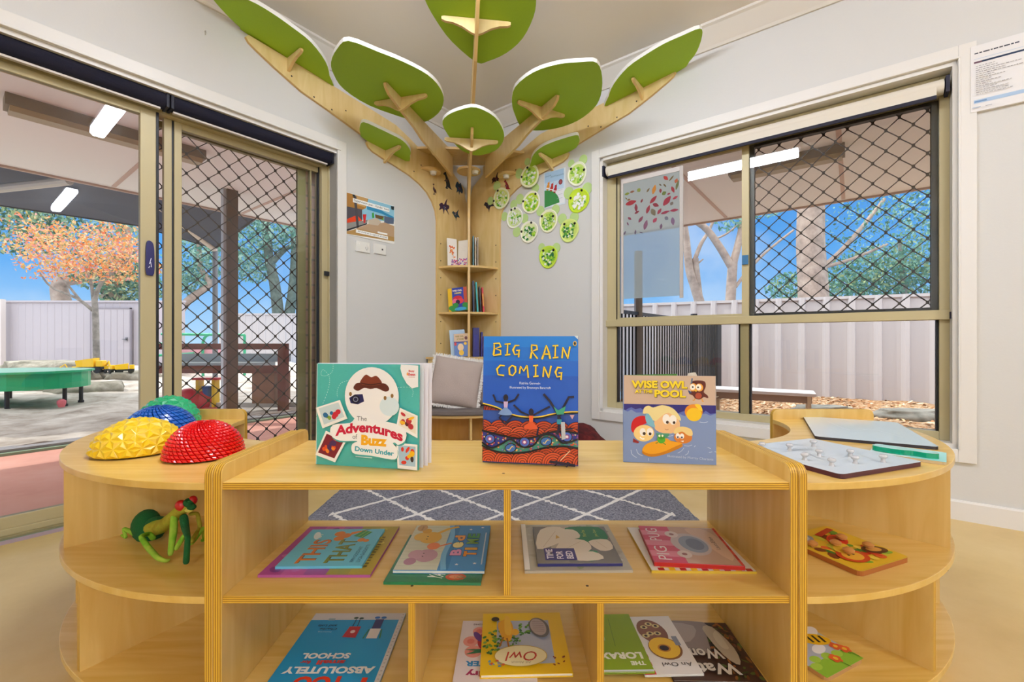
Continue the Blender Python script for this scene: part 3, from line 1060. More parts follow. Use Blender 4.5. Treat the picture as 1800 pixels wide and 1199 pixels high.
# gate leaf in the lavender fence
t = thing('gate', 'pale gate with a small lever handle in the lavender fence', 'gate', (-11.5, 12.12, 0.08))
b = MB(); b.box(0, -0.02, 0, 1.05, 0.02, 1.62, FCL)
for k in range(1, 6): b.box(k * 0.175, -0.024, 0.02, k * 0.175 + 0.012, -0.02, 1.6, plain('A9A0A8', 0.6))
b.build('leaf_panel', t)
b = MB()
for x0, x1, z0, z1 in ((-0.03, 0, 0, 1.65), (1.05, 1.08, 0, 1.65), (-0.03, 1.08, 1.62, 1.65)): b.box(x0, -0.03, z0, x1, 0.02, z1, plain('8E8790', 0.6))
b.build('gate_frame', t)
b = MB(); b.box(0.88, -0.07, 0.78, 1.0, -0.04, 0.80, plain('8A8A90', 0.4, metal=.5)); b.box(0.97, -0.07, 0.74, 1.0, -0.024, 0.84, plain('8A8A90', 0.4, metal=.5)); b.build('handle', t)
# end post of the lavender fence
b = MB(); b.box(-0.06, -0.06, 0, 0.06, 0.06, 1.9, plain('D6CCC8', 0.5)); b.box(-0.12, 0.0, 0, -0.07, 0.05, 1.86, plain('7A6258', 0.6))
tag(b.build('fence_post', loc=(-13.85, 12.0, 0.05)), 'pale post with a brown edge at the left end of the lavender fence', 'post')

# black pool fence running away from the house
t = thing('pool_fence', 'black upright-bar pool fence running away from the window', 'fence', (1.0, 4.34, GZR))
dd = -DL
b = MB(); L = 4.3
for k in range(46):
    p = dd * (k * 0.092); b.box(p.x - 0.008, p.y - 0.008, 0.08, p.x + 0.008, p.y + 0.008, 1.32, plain('141416', 0.4))
b.build('bars', t)
for z in (0.1, 1.30):
    b = MB(); b.prism([(0, 0), (L, 0), (L, 0.035), (0, 0.035)], DR * -0.017 + Vector((0, 0, z)), dd, (0, 0, 1), DR, 0.035, plain('1A1A1C', 0.4)); b.build('rail', t)
for k, s in enumerate((0.62, 2.75, 4.25)):
    p = dd * s
    b = MB(); b.box(p.x - 0.035, p.y - 0.035, 0, p.x + 0.035, p.y + 0.035, 1.42 if k else 2.0, plain('3C3E44', 0.4) if k else plain('8A8783', 0.5)); b.build('fence_post', t)

# low bench on the mulch
t = thing('garden_bench', 'low white-topped bench on the mulch outside the window', 'bench', (3.30, 5.88, GZR + 0.005), (0, 0, TH_R + 0.12))
b = MB(); b.box(-0.57, -0.22, 0.33, 0.60, 0.22, 0.37, plain('E9E4E4', 0.5)); b.build('bench_top', t, bevel=0.006)
for s in (-1, 1):
    b = MB(); b.box(s * 0.53 - 0.02, -0.2, 0, s * 0.53 + 0.02, 0.2, 0.33, plain('D9C3A6', 0.6)); b.build('leg', t)
b = MB(); b.box(-0.56, -0.16, 0.24, 0.56, -0.13, 0.33, plain('A88E80', 0.6)); b.build('rail', t)
# little wooden chair behind the bench
t = thing('child_chair', 'small plywood chair at the left end of the garden bench', 'chair', (2.60, 6.00, GZR), (0, 0, 0.8))
b = MB(); b.box(-0.16, -0.15, 0.26, 0.16, 0.15, 0.28, plain('E6D6BC', 0.5)); b.build('seat', t)
b = MB(); b.prism([(-0.16, 0), (0.16, 0), (0.16, 0.25), (0.1, 0.3), (-0.1, 0.3), (-0.16, 0.25)], (0, 0.15, 0.28), (1, 0, 0), (0, 0, 1), (0, 1, 0), 0.02, plain('E6D6BC', 0.5)); b.build('backrest', t)
for s in (-1, 1):
    b = MB(); b.box(s * 0.16 - 0.01, -0.15, 0, s * 0.16 + 0.01, 0.15, 0.27, plain('E0CEB0', 0.5)); b.build('leg', t)
# flat stones in the mulch by the fence
stone_m = ramp_noise('grey_stone', [(0.3, '5C5C56'), (0.5, '7E7C76'), (0.75, '9C9890')], scale=5, detail=10, rough=0.9, bump=0.5, bdist=0.03)
rock_m = ramp_noise('pale_rock', [(0.3, '5E5C4E'), (0.5, '8C8678'), (0.7, 'B4AC9E')], scale=4, detail=10, rough=0.9, bump=0.5, bdist=0.04)
def rock(c, r, label, m, seed, grp=None):
    bm = bmesh.new(); bmesh.ops.create_icosphere(bm, subdivisions=4, radius=1)
    for v in bm.verts:
        n_ = noise.noise(v.co * 1.6 + Vector((seed * 7.1, seed, 0))) * 0.35 + noise.noise(v.co * 4 + Vector((seed, 0, seed))) * 0.10
        v.co *= 1 + n_
        v.co.z = max(min(v.co.z, 0.62 + 0.15 * n_), -0.4)
        v.co = Vector((v.co.x * r[0], v.co.y * r[1], v.co.z * r[2]))
    me = bpy.data.meshes.new('rock'); bm.to_mesh(me); bm.free()
    me.materials.append(m); me.polygons.foreach_set('use_smooth', [True] * len(me.polygons))
    o = bpy.data.objects.new('rock', me); col.objects.link(o); o.location = c
    return tag(o, label, 'rock', grp)
rock((4.35, 6.25, GZR + 0.03), (0.42, 0.2, 0.12), 'flat grey stone in the mulch to the right of the garden bench', stone_m, 1)
rock((5.25, 5.85, GZR + 0.03), (0.46, 0.2, 0.13), 'flat grey stone in the mulch nearest the right window edge', stone_m, 2)
# boulders round the sand
rock((-10.8, 10.3, 0.17), (0.95, 0.6, 0.30), 'long pale boulder behind the green water table', rock_m, 3)
rock((-8.45, 8.7, 0.03), (0.44, 0.42, 0.32), 'mossy boulder just right of the green water table', rock_m, 4)
rock((-7.55, 8.75, 0.03), (0.50, 0.42, 0.30), 'grey boulder under the yellow toy trucks', rock_m, 5)
rock((-6.75, 7.0, -0.02), (0.50, 0.32, 0.30), 'low mossy boulder in front of the toy trucks', rock_m, 6)
rock((-7.80, 7.1, -0.02), (0.44, 0.3, 0.24), 'low grey boulder behind the legs of the water table', rock_m, 8)

# green water table
t = thing('water_table', 'green hexagonal water play table with black legs on the sand', 'water table', (-6.42, 5.75, -0.02))
tg = plain('12A06A', 0.4); tg2 = plain('7FC7AE', 0.4)
hexa = [(-0.75, -0.1), (-0.42, -0.5), (0.42, -0.5), (0.75, -0.05), (0.5, 0.42), (-0.5, 0.42)]
b = MB()
b.prism(smooth_pts(hexa, 4), (0, 0, 0.24), (1, 0, 0), (0, 1, 0), (0, 0, 1), 0.20, tg)
b.build('tray', t)
b = MB(); b.prism(smooth_pts([(x * 1.06, y * 1.06) for x, y in hexa], 4), (0, 0, 0.44), (1, 0, 0), (0, 1, 0), (0, 0, 1), 0.025, plain('8FD0B4', 0.35), plain('1FA873', 0.4)); b.build('lid', t)
for x, y in ((-0.5, 0.35), (0.5, 0.33), (0.36, -0.44), (-0.40, -0.44), (0.66, -0.05)):
    b = MB(); b.tube([(x, y, 0.0), (x, y, 0.42)], 0.022, plain('17202B', 0.5), n=10); b.tube([(x, y, 0.0), (x, y, 0.03)], 0.032, plain('17202B', 0.5), n=10); b.build('leg', t)
b = MB(); b.lathe([(0.03, 0), (0.045, 0.05), (0.045, 0.08), (0.02, 0.1)], (0, 0, 0), plain('D9707A', 0.5), n=12)
tag(b.build('toy_pot', loc=(-5.72, 5.62, -0.02)), 'small pink toy pot by the right leg of the water table', 'toy')

# yellow trucks on the boulder
def truck(c, rz, s, label, dump=True):
    t = thing('toy_truck', label, 'toy truck', c, (0, 0, rz), 'yellow toy trucks on the boulder')
    ye = plain('F2C21A', 0.4)
    b = MB(); b.box(-0.16 * s, -0.06 * s, 0.06 * s, 0.16 * s, 0.06 * s, 0.10 * s, plain('2A2A2A', 0.5)); b.build('chassis', t)
    b = MB(); b.box(0.07 * s, -0.06 * s, 0.10 * s, 0.16 * s, 0.06 * s, 0.2 * s, ye); b.build('cab', t, bevel=0.01 * s)
    b = MB()
    if dump:
        b.prism([(-0.18, 0.1), (0.05, 0.1), (0.05, 0.24), (-0.2, 0.2)], (0, -0.07 * s, 0), (s, 0, 0), (0, 0, s), (0, 1, 0), 0.14 * s, ye)
    else:
        b.tube([(-0.02 * s, 0, 0.1 * s), (-0.1 * s, 0, 0.28 * s), (-0.22 * s, 0, 0.18 * s)], 0.02 * s, ye, n=6)
        b.box(-0.28 * s, -0.05 * s, 0.08 * s, -0.2 * s, 0.05 * s, 0.18 * s, ye)
    b.build('dump_body' if dump else 'digger_arm', t)
    for x in (-0.1, 0.1):
        for y in (-0.065, 0.065):
            b = MB(); b.tube([(x * s, (y - 0.015) * s, 0.05 * s), (x * s, (y + 0.015) * s, 0.05 * s)], 0.05 * s, plain('1C1C1C', 0.6), n=14); b.build('wheel', t)
truck((-8.05, 8.5, 0.205), 0.2, 1.2, 'large yellow dump truck at the foot of the orange tree')
truck((-7.70, 8.5, 0.20), -0.4, 0.8, 'yellow digger in the middle of the toy trucks', False)
truck((-7.42, 8.5, 0.20), 0.6, 0.8, 'small yellow dump truck nearest the door stile')
truck((-8.50, 8.5, 0.205), 0.5, 0.6, 'little yellow loader furthest left of the toy trucks', False)
# small play crate behind the trucks
b = MB()
for z in (0, 0.07, 0.14, 0.21): b.box(-0.12, -0.02, z, 0.12, 0.02, z + 0.035, plain('E8C93A', 0.5))
for x in (-0.13, 0.1): b.box(x, -0.03, 0, x + 0.035, 0.03, 0.28, plain('DDAA55', 0.6))
tag(b.build('toy_crate', loc=(-8.45, 9.02, 0.14)), 'yellow slatted toy crate against the orange tree trunk', 'crate')

# timber mud kitchen frame
t = thing('mud_kitchen', 'brown timber mud kitchen frame with a steel trough beyond the screen', 'play kitchen', (-2.72, 5.25, GZL + 0.03), (0, 0, 0.02))
br_ = plain('6E4038', 0.75, vary=0.15, bscale=12); br2 = plain('8A6450', 0.75, vary=0.15, bscale=12)
b = MB(); b.box(-1.65, -0.03, 0.74, 0.06, 0.03, 0.81, br_); b.build('top_beam', t)
b = MB(); b.box(-1.65, -0.03, 0.46, 0.03, 0.03, 0.55, br_); b.build('lower_beam', t)
b = MB(); b.box(-0.04, -0.04, 0, 0.05, 0.05, 0.80, br_); b.build('leg', t)
b = MB(); b.box(-1.62, -0.04, 0, -1.53, 0.05, 0.80, br_); b.build('leg', t)
b = MB(); b.box(-0.36, 0.0, 0.1, -0.1, 0.4, 0.46, br2); b.build('cupboard', t)
b = MB(); b.box(-1.5, 0.0, 0.52, -0.3, 0.42, 0.58, plain('9AA0A0', 0.4, metal=.4)); b.box(-1.5, 0.38, 0.58, -0.1, 0.42, 0.68, plain('9FA7A9', 0.4, metal=.4)); b.build('steel_trough', t)
b = MB(); b.box(-1.6, 0.35, 0.0, 0.0, 0.4, 0.06, plain('C9C5BE', 0.6)); b.build('footing', t)
# green climbing frame
t = thing('climbing_frame', 'green tube climbing frame behind the mud kitchen', 'play equipment', (-6.4, 9.6, 0.05))
for pts in ([(-1.4, 0, 0), (-1.4, 0, 0.62), (-1.0, 0, 0.72)], [(-0.3, 0, 0), (-0.3, 0, 0.75), (-0.15, 0, 0.92)], [(0.6, 0, 0.9), (0.6, 0, 0)], [(-1.2, 0, 0.92), (0.6, 0, 0.9)], [(-1.4, 0, 0.45), (-0.5, 0, 0.5)]):
    b = MB(); b.tube(smooth_pts(pts, 4, False), 0.028, plain('2FA679', 0.45), n=8); b.build('tube_rail', t, smooth=50)
b = MB(); b.box(-0.9, 0.05, 0.1, 0.3, 0.1, 0.62, plain('E7A3AE', 0.6)); b.build('pink_panel', t)
# toys on the sand by the screen
t = thing('toy_trolley', 'red and yellow toy trolley with a blue bucket on the sand', 'toy', (-3.85, 5.6, -0.03))
b = MB(); b.box(-0.16, -0.06, 0.36, 0.16, 0.06, 0.385, plain('D9333F', 0.5)); b.build('tray', t)
for s in (-1, 1):
    b = MB(); b.box(s * 0.10 - 0.018, -0.05, 0.0, s * 0.10 + 0.018, 0.05, 0.36, plain('F0C12B', 0.5)); b.build('leg', t)
b = MB(); b.lathe([(0.045, 0.14), (0.062, 0.26), (0.066, 0.28)], (0, 0, 0), plain('2C5FA8', 0.5), n=14); b.build('bucket', t)
b = MB(); b.box(-0.16, -0.06, 0.0, 0.16, 0.06, 0.018, plain('D9606A', 0.5)); b.build('foot_rail', t)
b = MB(); b.ball((0, 0, 0.13), (0.17, 0.12, 0.15), plain('D5274A', 0.45)); b.ball((0.14, 0.05, 0.11), (0.12, 0.10, 0.13), plain('D5274A', 0.45))
tag(b.build('toy_bag', loc=(-4.05, 5.55, -0.05), smooth=60), 'crimson toy bag lying on the sand beside the toy trolley', 'toy')

# shade sail on steel tubes
sail = plain('52586A', 0.9, bump=0.05, bscale=40, transl=0.35)
t = thing('shade_sail', 'dark grey-blue shade sail over the sand yard', 'shade sail', (-5.03, 7.5, 0))
S_ = [(-5.03, 7.5, 2.39), (-6.18, 7.3, 2.73), (-8.0, 6.9, 2.94), (-11, 6.4, 3.15), (-8.5, 3.2, 3.3), (-3.35, 5.85, 2.47)]
o0 = Vector((-5.03, 7.5, 0))
b = MB()
ctr = Vector((-6.2, 6.2, 2.78)) - o0
sv = [Vector(p) - o0 for p in S_]
for i in range(len(sv)):
    j = (i + 1) % len(sv)
    b.face([ctr, sv[i], sv[j]], sail); b.face([ctr + Vector((0, 0, .012)), sv[j] + Vector((0, 0, .012)), sv[i] + Vector((0, 0, .012))], sail)
b.build('cloth', t)
b = MB()
for i in range(len(sv)):
    b.tube([sv[i], sv[(i + 1) % len(sv)]], 0.018, plain('1E2128', 0.7), n=6)
b.build('hem', t)
b = MB(); b.tube([(0, 0, 0), (0, 0, 2.39)], 0.04, plain('77797F', 0.5), n=10); b.build('mast', t)
b = MB(); b.tube([(0, 0, 2.36), Vector((-4.95, 6.55, 2.60)) - o0, Vector((-4.7, 5.4, 2.75)) - o0], 0.04, plain('C9B9AA', 0.5), n=10); b.build('beam', t)
b = MB(); b.tube([Vector((-7.4, 5.5, 2.60)) - o0, Vector((-5.25, 5.25, 2.72)) - o0], 0.05, plain('AFA69E', 0.5), n=10); b.build('beam', t)


# ------------------------------------------------------------------ trees
def tree(name, label, base, limbs, clouds, leaf, mats, barkm, seed, grp=None, aspect=0.45):
    """limbs [(points, r0, r1)] ; clouds [(centre, radius xyz, count)] of single leaves"""
    rnd = random.Random(seed)
    t = thing(name, label, 'tree', base, (0, 0, 0), grp)
    base = Vector((base[0], base[1], -0.1))
    t.location = base
    b = MB()
    low_ = min(Vector(l_[0][0]).z for l_ in limbs)
    for pts, r0, r1 in limbs:
        p_ = Vector(pts[0])
        if p_.z < low_ + 0.45: pts = [Vector((p_.x, p_.y, -0.1))] + list(pts)     # stands on the ground behind the fence
        P_ = smooth_pts([tuple(Vector(p) - base) for p in pts], 4, False)
        n = len(P_)
        b.tube(P_, [r0 + (r1 - r0) * i / (n - 1) for i in range(n)], barkm, n=9)
    b.build('trunk', t, smooth=60)
    b = MB()
    for c, r, cnt in clouds:
        c = Vector(c) - base
        for k in range(cnt):
            while True:
                p = Vector((rnd.uniform(-1, 1), rnd.uniform(-1, 1), rnd.uniform(-1, 1)))
                if 0.05 < p.length < 1: break
            p = Vector((p.x * r[0], p.y * r[1], p.z * r[2])) + c
            u = Vector((rnd.gauss(0, 1), rnd.gauss(0, 1), rnd.gauss(0, 1) - 0.4)).normalized()
            w = u.orthogonal().normalized()
            w.rotate(Matrix.Rotation(rnd.uniform(0, 2 * PI), 3, u))
            L = leaf * rnd.uniform(0.6, 1.25)
            b.face([p - u * L, p + w * L * aspect, p + u * L, p - w * L * aspect], rnd.choice(mats))
    b.build('foliage', t)
    return t
OR_ = [plain(c, 0.7, transl=0.35) for c in ('E0904A', 'E8AE62', 'D4744C', 'E2B480', 'DB928C', 'EACBA0', 'B8A468')]
GR_ = [plain(c, 0.7, transl=0.3) for c in ('4E7A62', '3F6A58', '6E977E', '88A890', '2F5548')]
GRL = [plain(c, 0.7, transl=0.3) for c in ('6FA08A', '5A8C80', '8FB9A8', '4A7A6C', 'A9C9B8')]
GY_ = [plain(c, 0.7, transl=0.3) for c in ('9AA878', 'B6BC8E', '7E9468', 'C9CDA6')]
BARK = ramp_noise('smooth_gum_bark', [(0.3, '8E7E74'), (0.5, 'AD978A'), (0.72, 'C2AE9F')], scale=5, rough=0.85, bump=0.2)
BARK2 = ramp_noise('grey_bark', [(0.3, '6E6A66'), (0.6, '9A948E')], scale=9, rough=0.9, bump=0.3)
BARK3 = ramp_noise('dark_bark', [(0.3, '4A5650'), (0.6, '6E7A72')], scale=7, rough=0.9, bump=0.3)
Y = 9.2
tree('autumn_tree', 'slender tree with orange autumn leaves in front of the lavender fence', yard(170, 655, Y),
     [([yard(170, 658, Y), yard(169, 615, Y), yard(168, 560, Y), yard(166, 528, Y)], 0.07, 0.05),
      ([yard(166, 530, Y), yard(172, 510, Y), yard(182, 492, Y), yard(205, 470, Y)], 0.05, 0.02),
      ([yard(163, 546, Y), yard(135, 525, Y), yard(90, 505, Y), yard(70, 480, Y)], 0.035, 0.012),
      ([yard(140, 528, Y), yard(122, 505, Y), yard(100, 480, Y)], 0.03, 0.01),
      ([yard(164, 528, Y), yard(158, 490, Y), yard(140, 450, Y), yard(118, 415, Y)], 0.035, 0.01),
      ([yard(182, 492, Y), yard(215, 468, Y), yard(240, 440, Y)], 0.03, 0.01)],
     [(yard(150, 440, Y), (1.05, 0.9, 0.55), 1500), (yard(90, 440, Y), (0.75, 0.7, 0.5), 640), (yard(215, 430, Y), (0.6, 0.7, 0.5), 640), (yard(70, 475, Y), (0.45, 0.4, 0.25), 130), (yard(60, 400, Y), (0.5, 0.5, 0.3), 150), (yard(165, 480, Y), (0.8, 0.6, 0.25), 420), (yard(250, 470, Y), (0.5, 0.5, 0.35), 200)],
     0.042, OR_, BARK2, 11)
Y = 16.0
tree('gum_tree', 'green gum tree rising behind the orange tree and fence', yard(190, 540, Y),
     [([yard(195, 548, Y), yard(198, 500, Y), yard(215, 460, Y), yard(225, 400, Y)], 0.42, 0.12), ([yard(110, 548, Y), yard(105, 500, Y), yard(140, 490, Y), yard(200, 480, Y)], 0.36, 0.12)],
     [(yard(40, 400, Y), (1.6, 1.2, 1.1), 1300), (yard(200, 470, Y), (1.5, 1.2, 1.0), 1300), (yard(230, 510, Y), (1.0, 1.0, 0.8), 800), (yard(150, 395, Y), (2.2, 1.2, 0.8), 1000), (yard(20, 370, Y), (1.0, 1.0, 0.8), 260)], 0.10, GR_ + GY_[:2], BARK, 12)
Y = 17.0
tree('gum_tree', 'forked gum tree behind the cream fence, seen through the door screen', yard(480, 552, Y),
     [([yard(490, 565, Y), yard(483, 500, Y), yard(474, 460, Y), yard(468, 395, Y), yard(466, 340, Y)], 0.24, 0.12), ([yard(508, 565, Y), yard(515, 510, Y), yard(518, 440, Y), yard(512, 360, Y)], 0.24, 0.1), ([yard(476, 465, Y), yard(500, 440, Y), yard(528, 425, Y)], 0.12, 0.06)],
     [(yard(440, 430, Y), (1.0, 1.0, 1.3), 1000), (yard(490, 400, Y), (1.3, 1.0, 0.9), 900), (yard(440, 470, Y), (0.9, 1, .6), 480), (yard(525, 400, Y), (0.6, 0.8, 1.0), 400)], 0.09, GRL, BARK3, 13)
Y = 15.5
tree('gum_tree', 'gum tree with a leaning pale limb left of the brown verandah post', yard(330, 545, Y),
     [([yard(300, 580, Y), yard(330, 530, Y), yard(368, 500, Y), yard(352, 470, Y), yard(350, 420, Y)], 0.17, 0.07)],
     [(yard(340, 460, Y), (0.9, 0.9, 1.1), 900), (yard(380, 440, Y), (0.8, 0.8, 0.8), 500), (yard(330, 490, Y), (0.6, 0.6, 0.6), 360)], 0.085, GRL, BARK, 14)
Y = 12.5
tree('gum_tree', 'smooth pink gum with a Y fork left of the window sash stile', yard(1283, 540, Y),
     [([yard(1283, 560, Y), yard(1285, 510, Y), yard(1288, 462, Y)], 0.15, 0.125), ([yard(1287, 472, Y), yard(1262, 430, Y), yard(1236, 398, Y), yard(1195, 375, Y)], 0.11, 0.08), ([yard(1287, 470, Y), yard(1295, 440, Y), yard(1304, 400, Y), yard(1310, 350, Y)], 0.11, 0.08), ([yard(1259, 420, Y), yard(1278, 411, Y), yard(1300, 393, Y), yard(1325, 375, Y)], 0.03, 0.02), ([yard(1293, 505, Y), yard(1312, 480, Y), yard(1345, 445, Y), yard(1395, 405, Y)], 0.05, 0.03)],
     [(yard(1283, 392, Y), (0.45, 0.5, 0.25), 90), (yard(1330, 370, Y), (0.8, 0.5, 0.3), 120)], 0.08, GRL, BARK, 15)
Y = 13.5
tree('gum_tree', 'smooth gum with a broken stub beside the frosted leaf panel', yard(1228, 535, Y),
     [([yard(1235, 560, Y), yard(1223, 510, Y), yard(1212, 475, Y), yard(1206, 420, Y), yard(1200, 380, Y)], 0.17, 0.09), ([yard(1229, 520, Y), yard(1223, 470, Y), yard(1222, 455, Y)], 0.1, 0.1), ([yard(1221, 458, Y), yard(1232, 430, Y), yard(1244, 410, Y), yard(1256, 385, Y)], 0.07, 0.04), ([yard(1225, 465, Y), yard(1236, 456, Y)], 0.035, 0.02)],
     [(yard(1210, 370, Y), (0.8, 0.6, 0.3), 60)], 0.08, GRL, BARK, 16)
Y = 11.0
tree('gum_tree', 'thick cream gum trunk behind the fence, seen through the window grille', yard(1430, 530, Y),
     [([yard(1430, 560, Y), yard(1428, 500, Y), yard(1424, 430, Y), yard(1425, 360, Y), yard(1425, 300, Y)], 0.36, 0.28), ([yard(1440, 475, Y), yard(1475, 445, Y), yard(1515, 400, Y), yard(1555, 350, Y)], 0.07, 0.04), ([yard(1450, 470, Y), yard(1500, 455, Y), yard(1560, 430, Y)], 0.05, 0.03)],
     [(yard(1560, 400, Y), (1.5, 0.8, 1.0), 700), (yard(1600, 360, Y), (0.9, 0.7, 0.7), 420)], 0.055, GRL + GR_[:2], BARK, 17)
Y = 15.0
tree('bushy_tree', 'dense blue-green tree above the fence at the right of the window', yard(1590, 520, Y),
     [([yard(1590, 545, Y), yard(1588, 480, Y), yard(1580, 420, Y)], 0.14, 0.05)],
     [(yard(1540, 480, Y), (1.7, 1.0, 0.9), 1700), (yard(1620, 470, Y), (1.3, 1.0, 1.5), 1700), (yard(1480, 510, Y), (1.3, 1, .5), 800), (yard(1390, 505, Y), (0.8, .8, .5), 500)], 0.085, GR_[:3] + GRL[:2] + GY_[:1], BARK2, 18)

# ================================================================== TREE BOOKSHELF IN THE CORNER
UP = Vector((0, 0, 1))


def dirn(phi):
    a = math.radians(phi)
    return DL * math.cos(a) + DR * math.sin(a)


def late(phi):
    d = dirn(phi)
    return Vector((-d.y, d.x, 0))


LEAFG = plain('9ABF1E', 0.62, bump=0.03, bscale=200, vary=0.03)
LEAFW = plain('EFEFE6', 0.6)
tree_t = thing('tree_bookshelf', 'plywood tree bookshelf in the corner with green leaf canopies', 'bookshelf', CORNER)
PROF = [(.38, 0), (.38, 1.80), (.395, 1.88), (.43, 1.945), (.485, 2.005), (.56, 2.05), (.66, 2.088), (.78, 2.115), (.89, 2.137), (.985, 2.158), (1.022, 2.178), (1.04, 2.208), (1.03, 2.222), (.99, 2.224), (1.07, 2.243), (1.32, 2.312), (1.5, 2.357), (1.66, 2.425), (1.76, 2.475), (1.80, 2.498), (1.816, 2.52), (1.80, 2.538), (1.60, 2.518), (1.32, 2.488), (.98, 2.447), (.79, 2.422), (.66, 2.37), (.58, 2.333), (.20, 2.312), (.20, 2.245), (.08, 2.16), (.03, 2.02), (.03, 0)]


def radial_board(name, phi, prof, t0, t1):
    b = MB()
    d, l = dirn(phi), late(phi)
    b.prism(prof, l * t0, d, UP, l, t1 - t0, TREEW, TREEE)
    return b.build(name, tree_t)
radial_board('wall_board', 0, PROF, 0.001, 0.019)
radial_board('wall_board', 90, PROF, -0.019, -0.001)
radial_board('divider_board', 45, PROF, -0.009, 0.009)
MID = [(.36, 2.15), (.6, 2.182), (.88, 2.212), (1.0, 2.243), (1.16, 2.266), (1.32, 2.294), (1.357, 2.318), (1.365, 2.34), (1.35, 2.347), (.36, 2.347)]
radial_board('branch_board', 22.5, MID, -0.009, 0.009)
radial_board('branch_board', 67.5, MID, -0.009, 0.009)
# screw heads on the two wall boards
b = MB()
for s, z in ((1.56, 2.42), (1.42, 2.355), (1.30, 2.325), (1.20, 2.36), (1.0, 2.34), (.62, 2.13), (.55, 2.2), (.34, 1.62), (.34, 1.48), (.34, 1.34), (.34, 1.2), (.34, .98), (.34, .8), (.1, 1.55)):
    for ph, sg in ((0, 1), (90, -1)):
        d, l = dirn(ph), late(ph)
        b.lathe([(0.0055, 0), (0.004, 0.001)], d * s + UP * z + l * sg * 0.0191, plain('3A2C1E', 0.5), n=8, ax=d, ay=UP, az=l * sg)
b.build('screw_heads', tree_t)
# shelves of the trunk
for z, r in ((1.43, .365), (1.055, .365), (.693, .50)):
    b = MB()
    pts = [(0.02, 0.02)] + [(r * math.cos(math.radians(a)), r * math.sin(math.radians(a))) for a in ([2 + 86 * i / 20 for i in range(21)])]
    b.prism(pts, UP * (z - 0.016), DL, DR, UP, 0.016, TREEW, TREEE)
    b.build('shelf', tree_t)
b = MB()
pts = [(r * math.cos(math.radians(a)), r * math.sin(math.radians(a))) for a, r in ((1, .60), (12, .545), (24, .50), (36, .478), (45, .472), (54, .478), (66, .51), (78, .565), (89, .64), (89, .25), (1, .20))]
b.prism(pts, UP * 2.312, DL, DR, UP, 0.018, TREEW, TREEE)
b.build('hub_shelf', tree_t)
# little ledges that carry the puck lights
for phi, r, lat, z, rad_, a0, a1 in ((0, .46, .019, 2.168, .088, 0, 180), (45, .33, 0, 2.19, .095, 0, 360), (90, .47, -.019, 2.163, .085, 180, 360)):
    d, l = dirn(phi), late(phi)
    b = MB()
    pts = [(rad_ * math.cos(math.radians(a0 + (a1 - a0) * i / 24)), rad_ * math.sin(math.radians(a0 + (a1 - a0) * i / 24))) for i in range(24 if a1 - a0 == 360 else 25)]
    b.prism(pts, d * r + l * lat + UP * z, d, l, UP, 0.016, TREEW, TREEE)
    b.build('puck_ledge', tree_t)


def leaf(phi, p0r, p0z, slope, pts, lo=None, hi=None):
    d, l = dirn(phi), late(phi)
    u = (d + UP * slope).normalized()
    n = u.cross(l)
    if n.z < 0: n = -n
    pts = [(p[0] - p0r, min(max(p[1], lo if lo is not None else -9), hi if hi is not None else 9)) for p in pts]
    sharp = smooth_pts(pts, 3)
    b = MB()
    b.prism(sharp, d * p0r + UP * p0z, u, l, n, 0.022, LEAFW, LEAFW, back=LEAFG)
    return b.build('leaf', tree_t)


def wing(phi, r, z, lo, hi, drop=0.085):
    d, l = dirn(phi), late(phi)
    half = [(0, -drop), (.03, -drop * .86), (.075, -drop * .55), (.12, -drop * .36), (.165, -drop * .30), (.182, -drop * .2), (.182, -0.004), (.17, 0)]
    pts = [p for p in half if p[0] <= hi] if hi > 0.02 else [(0, -drop)]
    if hi > 0.02: pts = half
    neg = [(-x, y) for x, y in half][::-1]
    if lo < -0.02:
        pts = (pts if hi > 0.02 else [(0, 0)]) + neg[:-1] if hi > 0.02 else [(0, 0)] + neg
    else:
        pts = pts + [(0, 0)]
    b = MB()
    b.prism(pts, d * (r - 0.008) + UP * z, l, UP, d, 0.016, TREEW, TREEE)
    return b.build('leaf_bracket', tree_t)


leaf(0, 1.36, 2.49, .13, [(1.314, 0.0), (1.36, 0.095), (1.443, 0.192), (1.571, 0.265), (1.687, 0.28), (1.80, 0.282), (1.90, 0.262), (2.0, 0.19), (2.03, 0.13), (1.99, 0.09), (1.91, 0.045), (1.85, 0.02), (1.79, 0.0)], lo=0.003)
leaf(90, 1.36, 2.46, .14, [(1.356, 0.0), (1.404, -0.112), (1.487, -0.207), (1.614, -0.287), (1.737, -0.311), (1.847, -0.318), (1.945, -0.304), (2.037, -0.284), (2.032, -0.216), (1.975, -0.107), (1.911, -0.045), (1.827, 0.0)], hi=-0.003)
leaf(0, .9, 2.203, .1, [(0.70, 0.02), (0.74, 0.119), (0.787, 0.179), (0.866, 0.228), (0.931, 0.244), (1.001, 0.238), (1.093, 0.226), (1.19, 0.204), (1.169, 0.13), (1.121, 0.066), (1.05, 0.02)], lo=0.02)
leaf(90, .9, 2.203, .1, [(0.72, -0.02), (0.761, -0.105), (0.836, -0.18), (0.92, -0.223), (1.006, -0.233), (1.1, -0.22), (1.201, -0.191), (1.197, -0.142), (1.156, -0.076), (1.061, -0.02)], hi=-0.02)
leaf(22.5, 1.0, 2.349, 0, [(0.856, -0.005), (0.941, 0.148), (1.078, 0.249), (1.216, 0.285), (1.353, 0.272), (1.494, 0.198), (1.607, 0.11), (1.723, 0.011), (1.687, -0.082), (1.598, -0.189), (1.494, -0.249), (1.351, -0.284), (1.147, -0.24), (0.937, -0.096)])
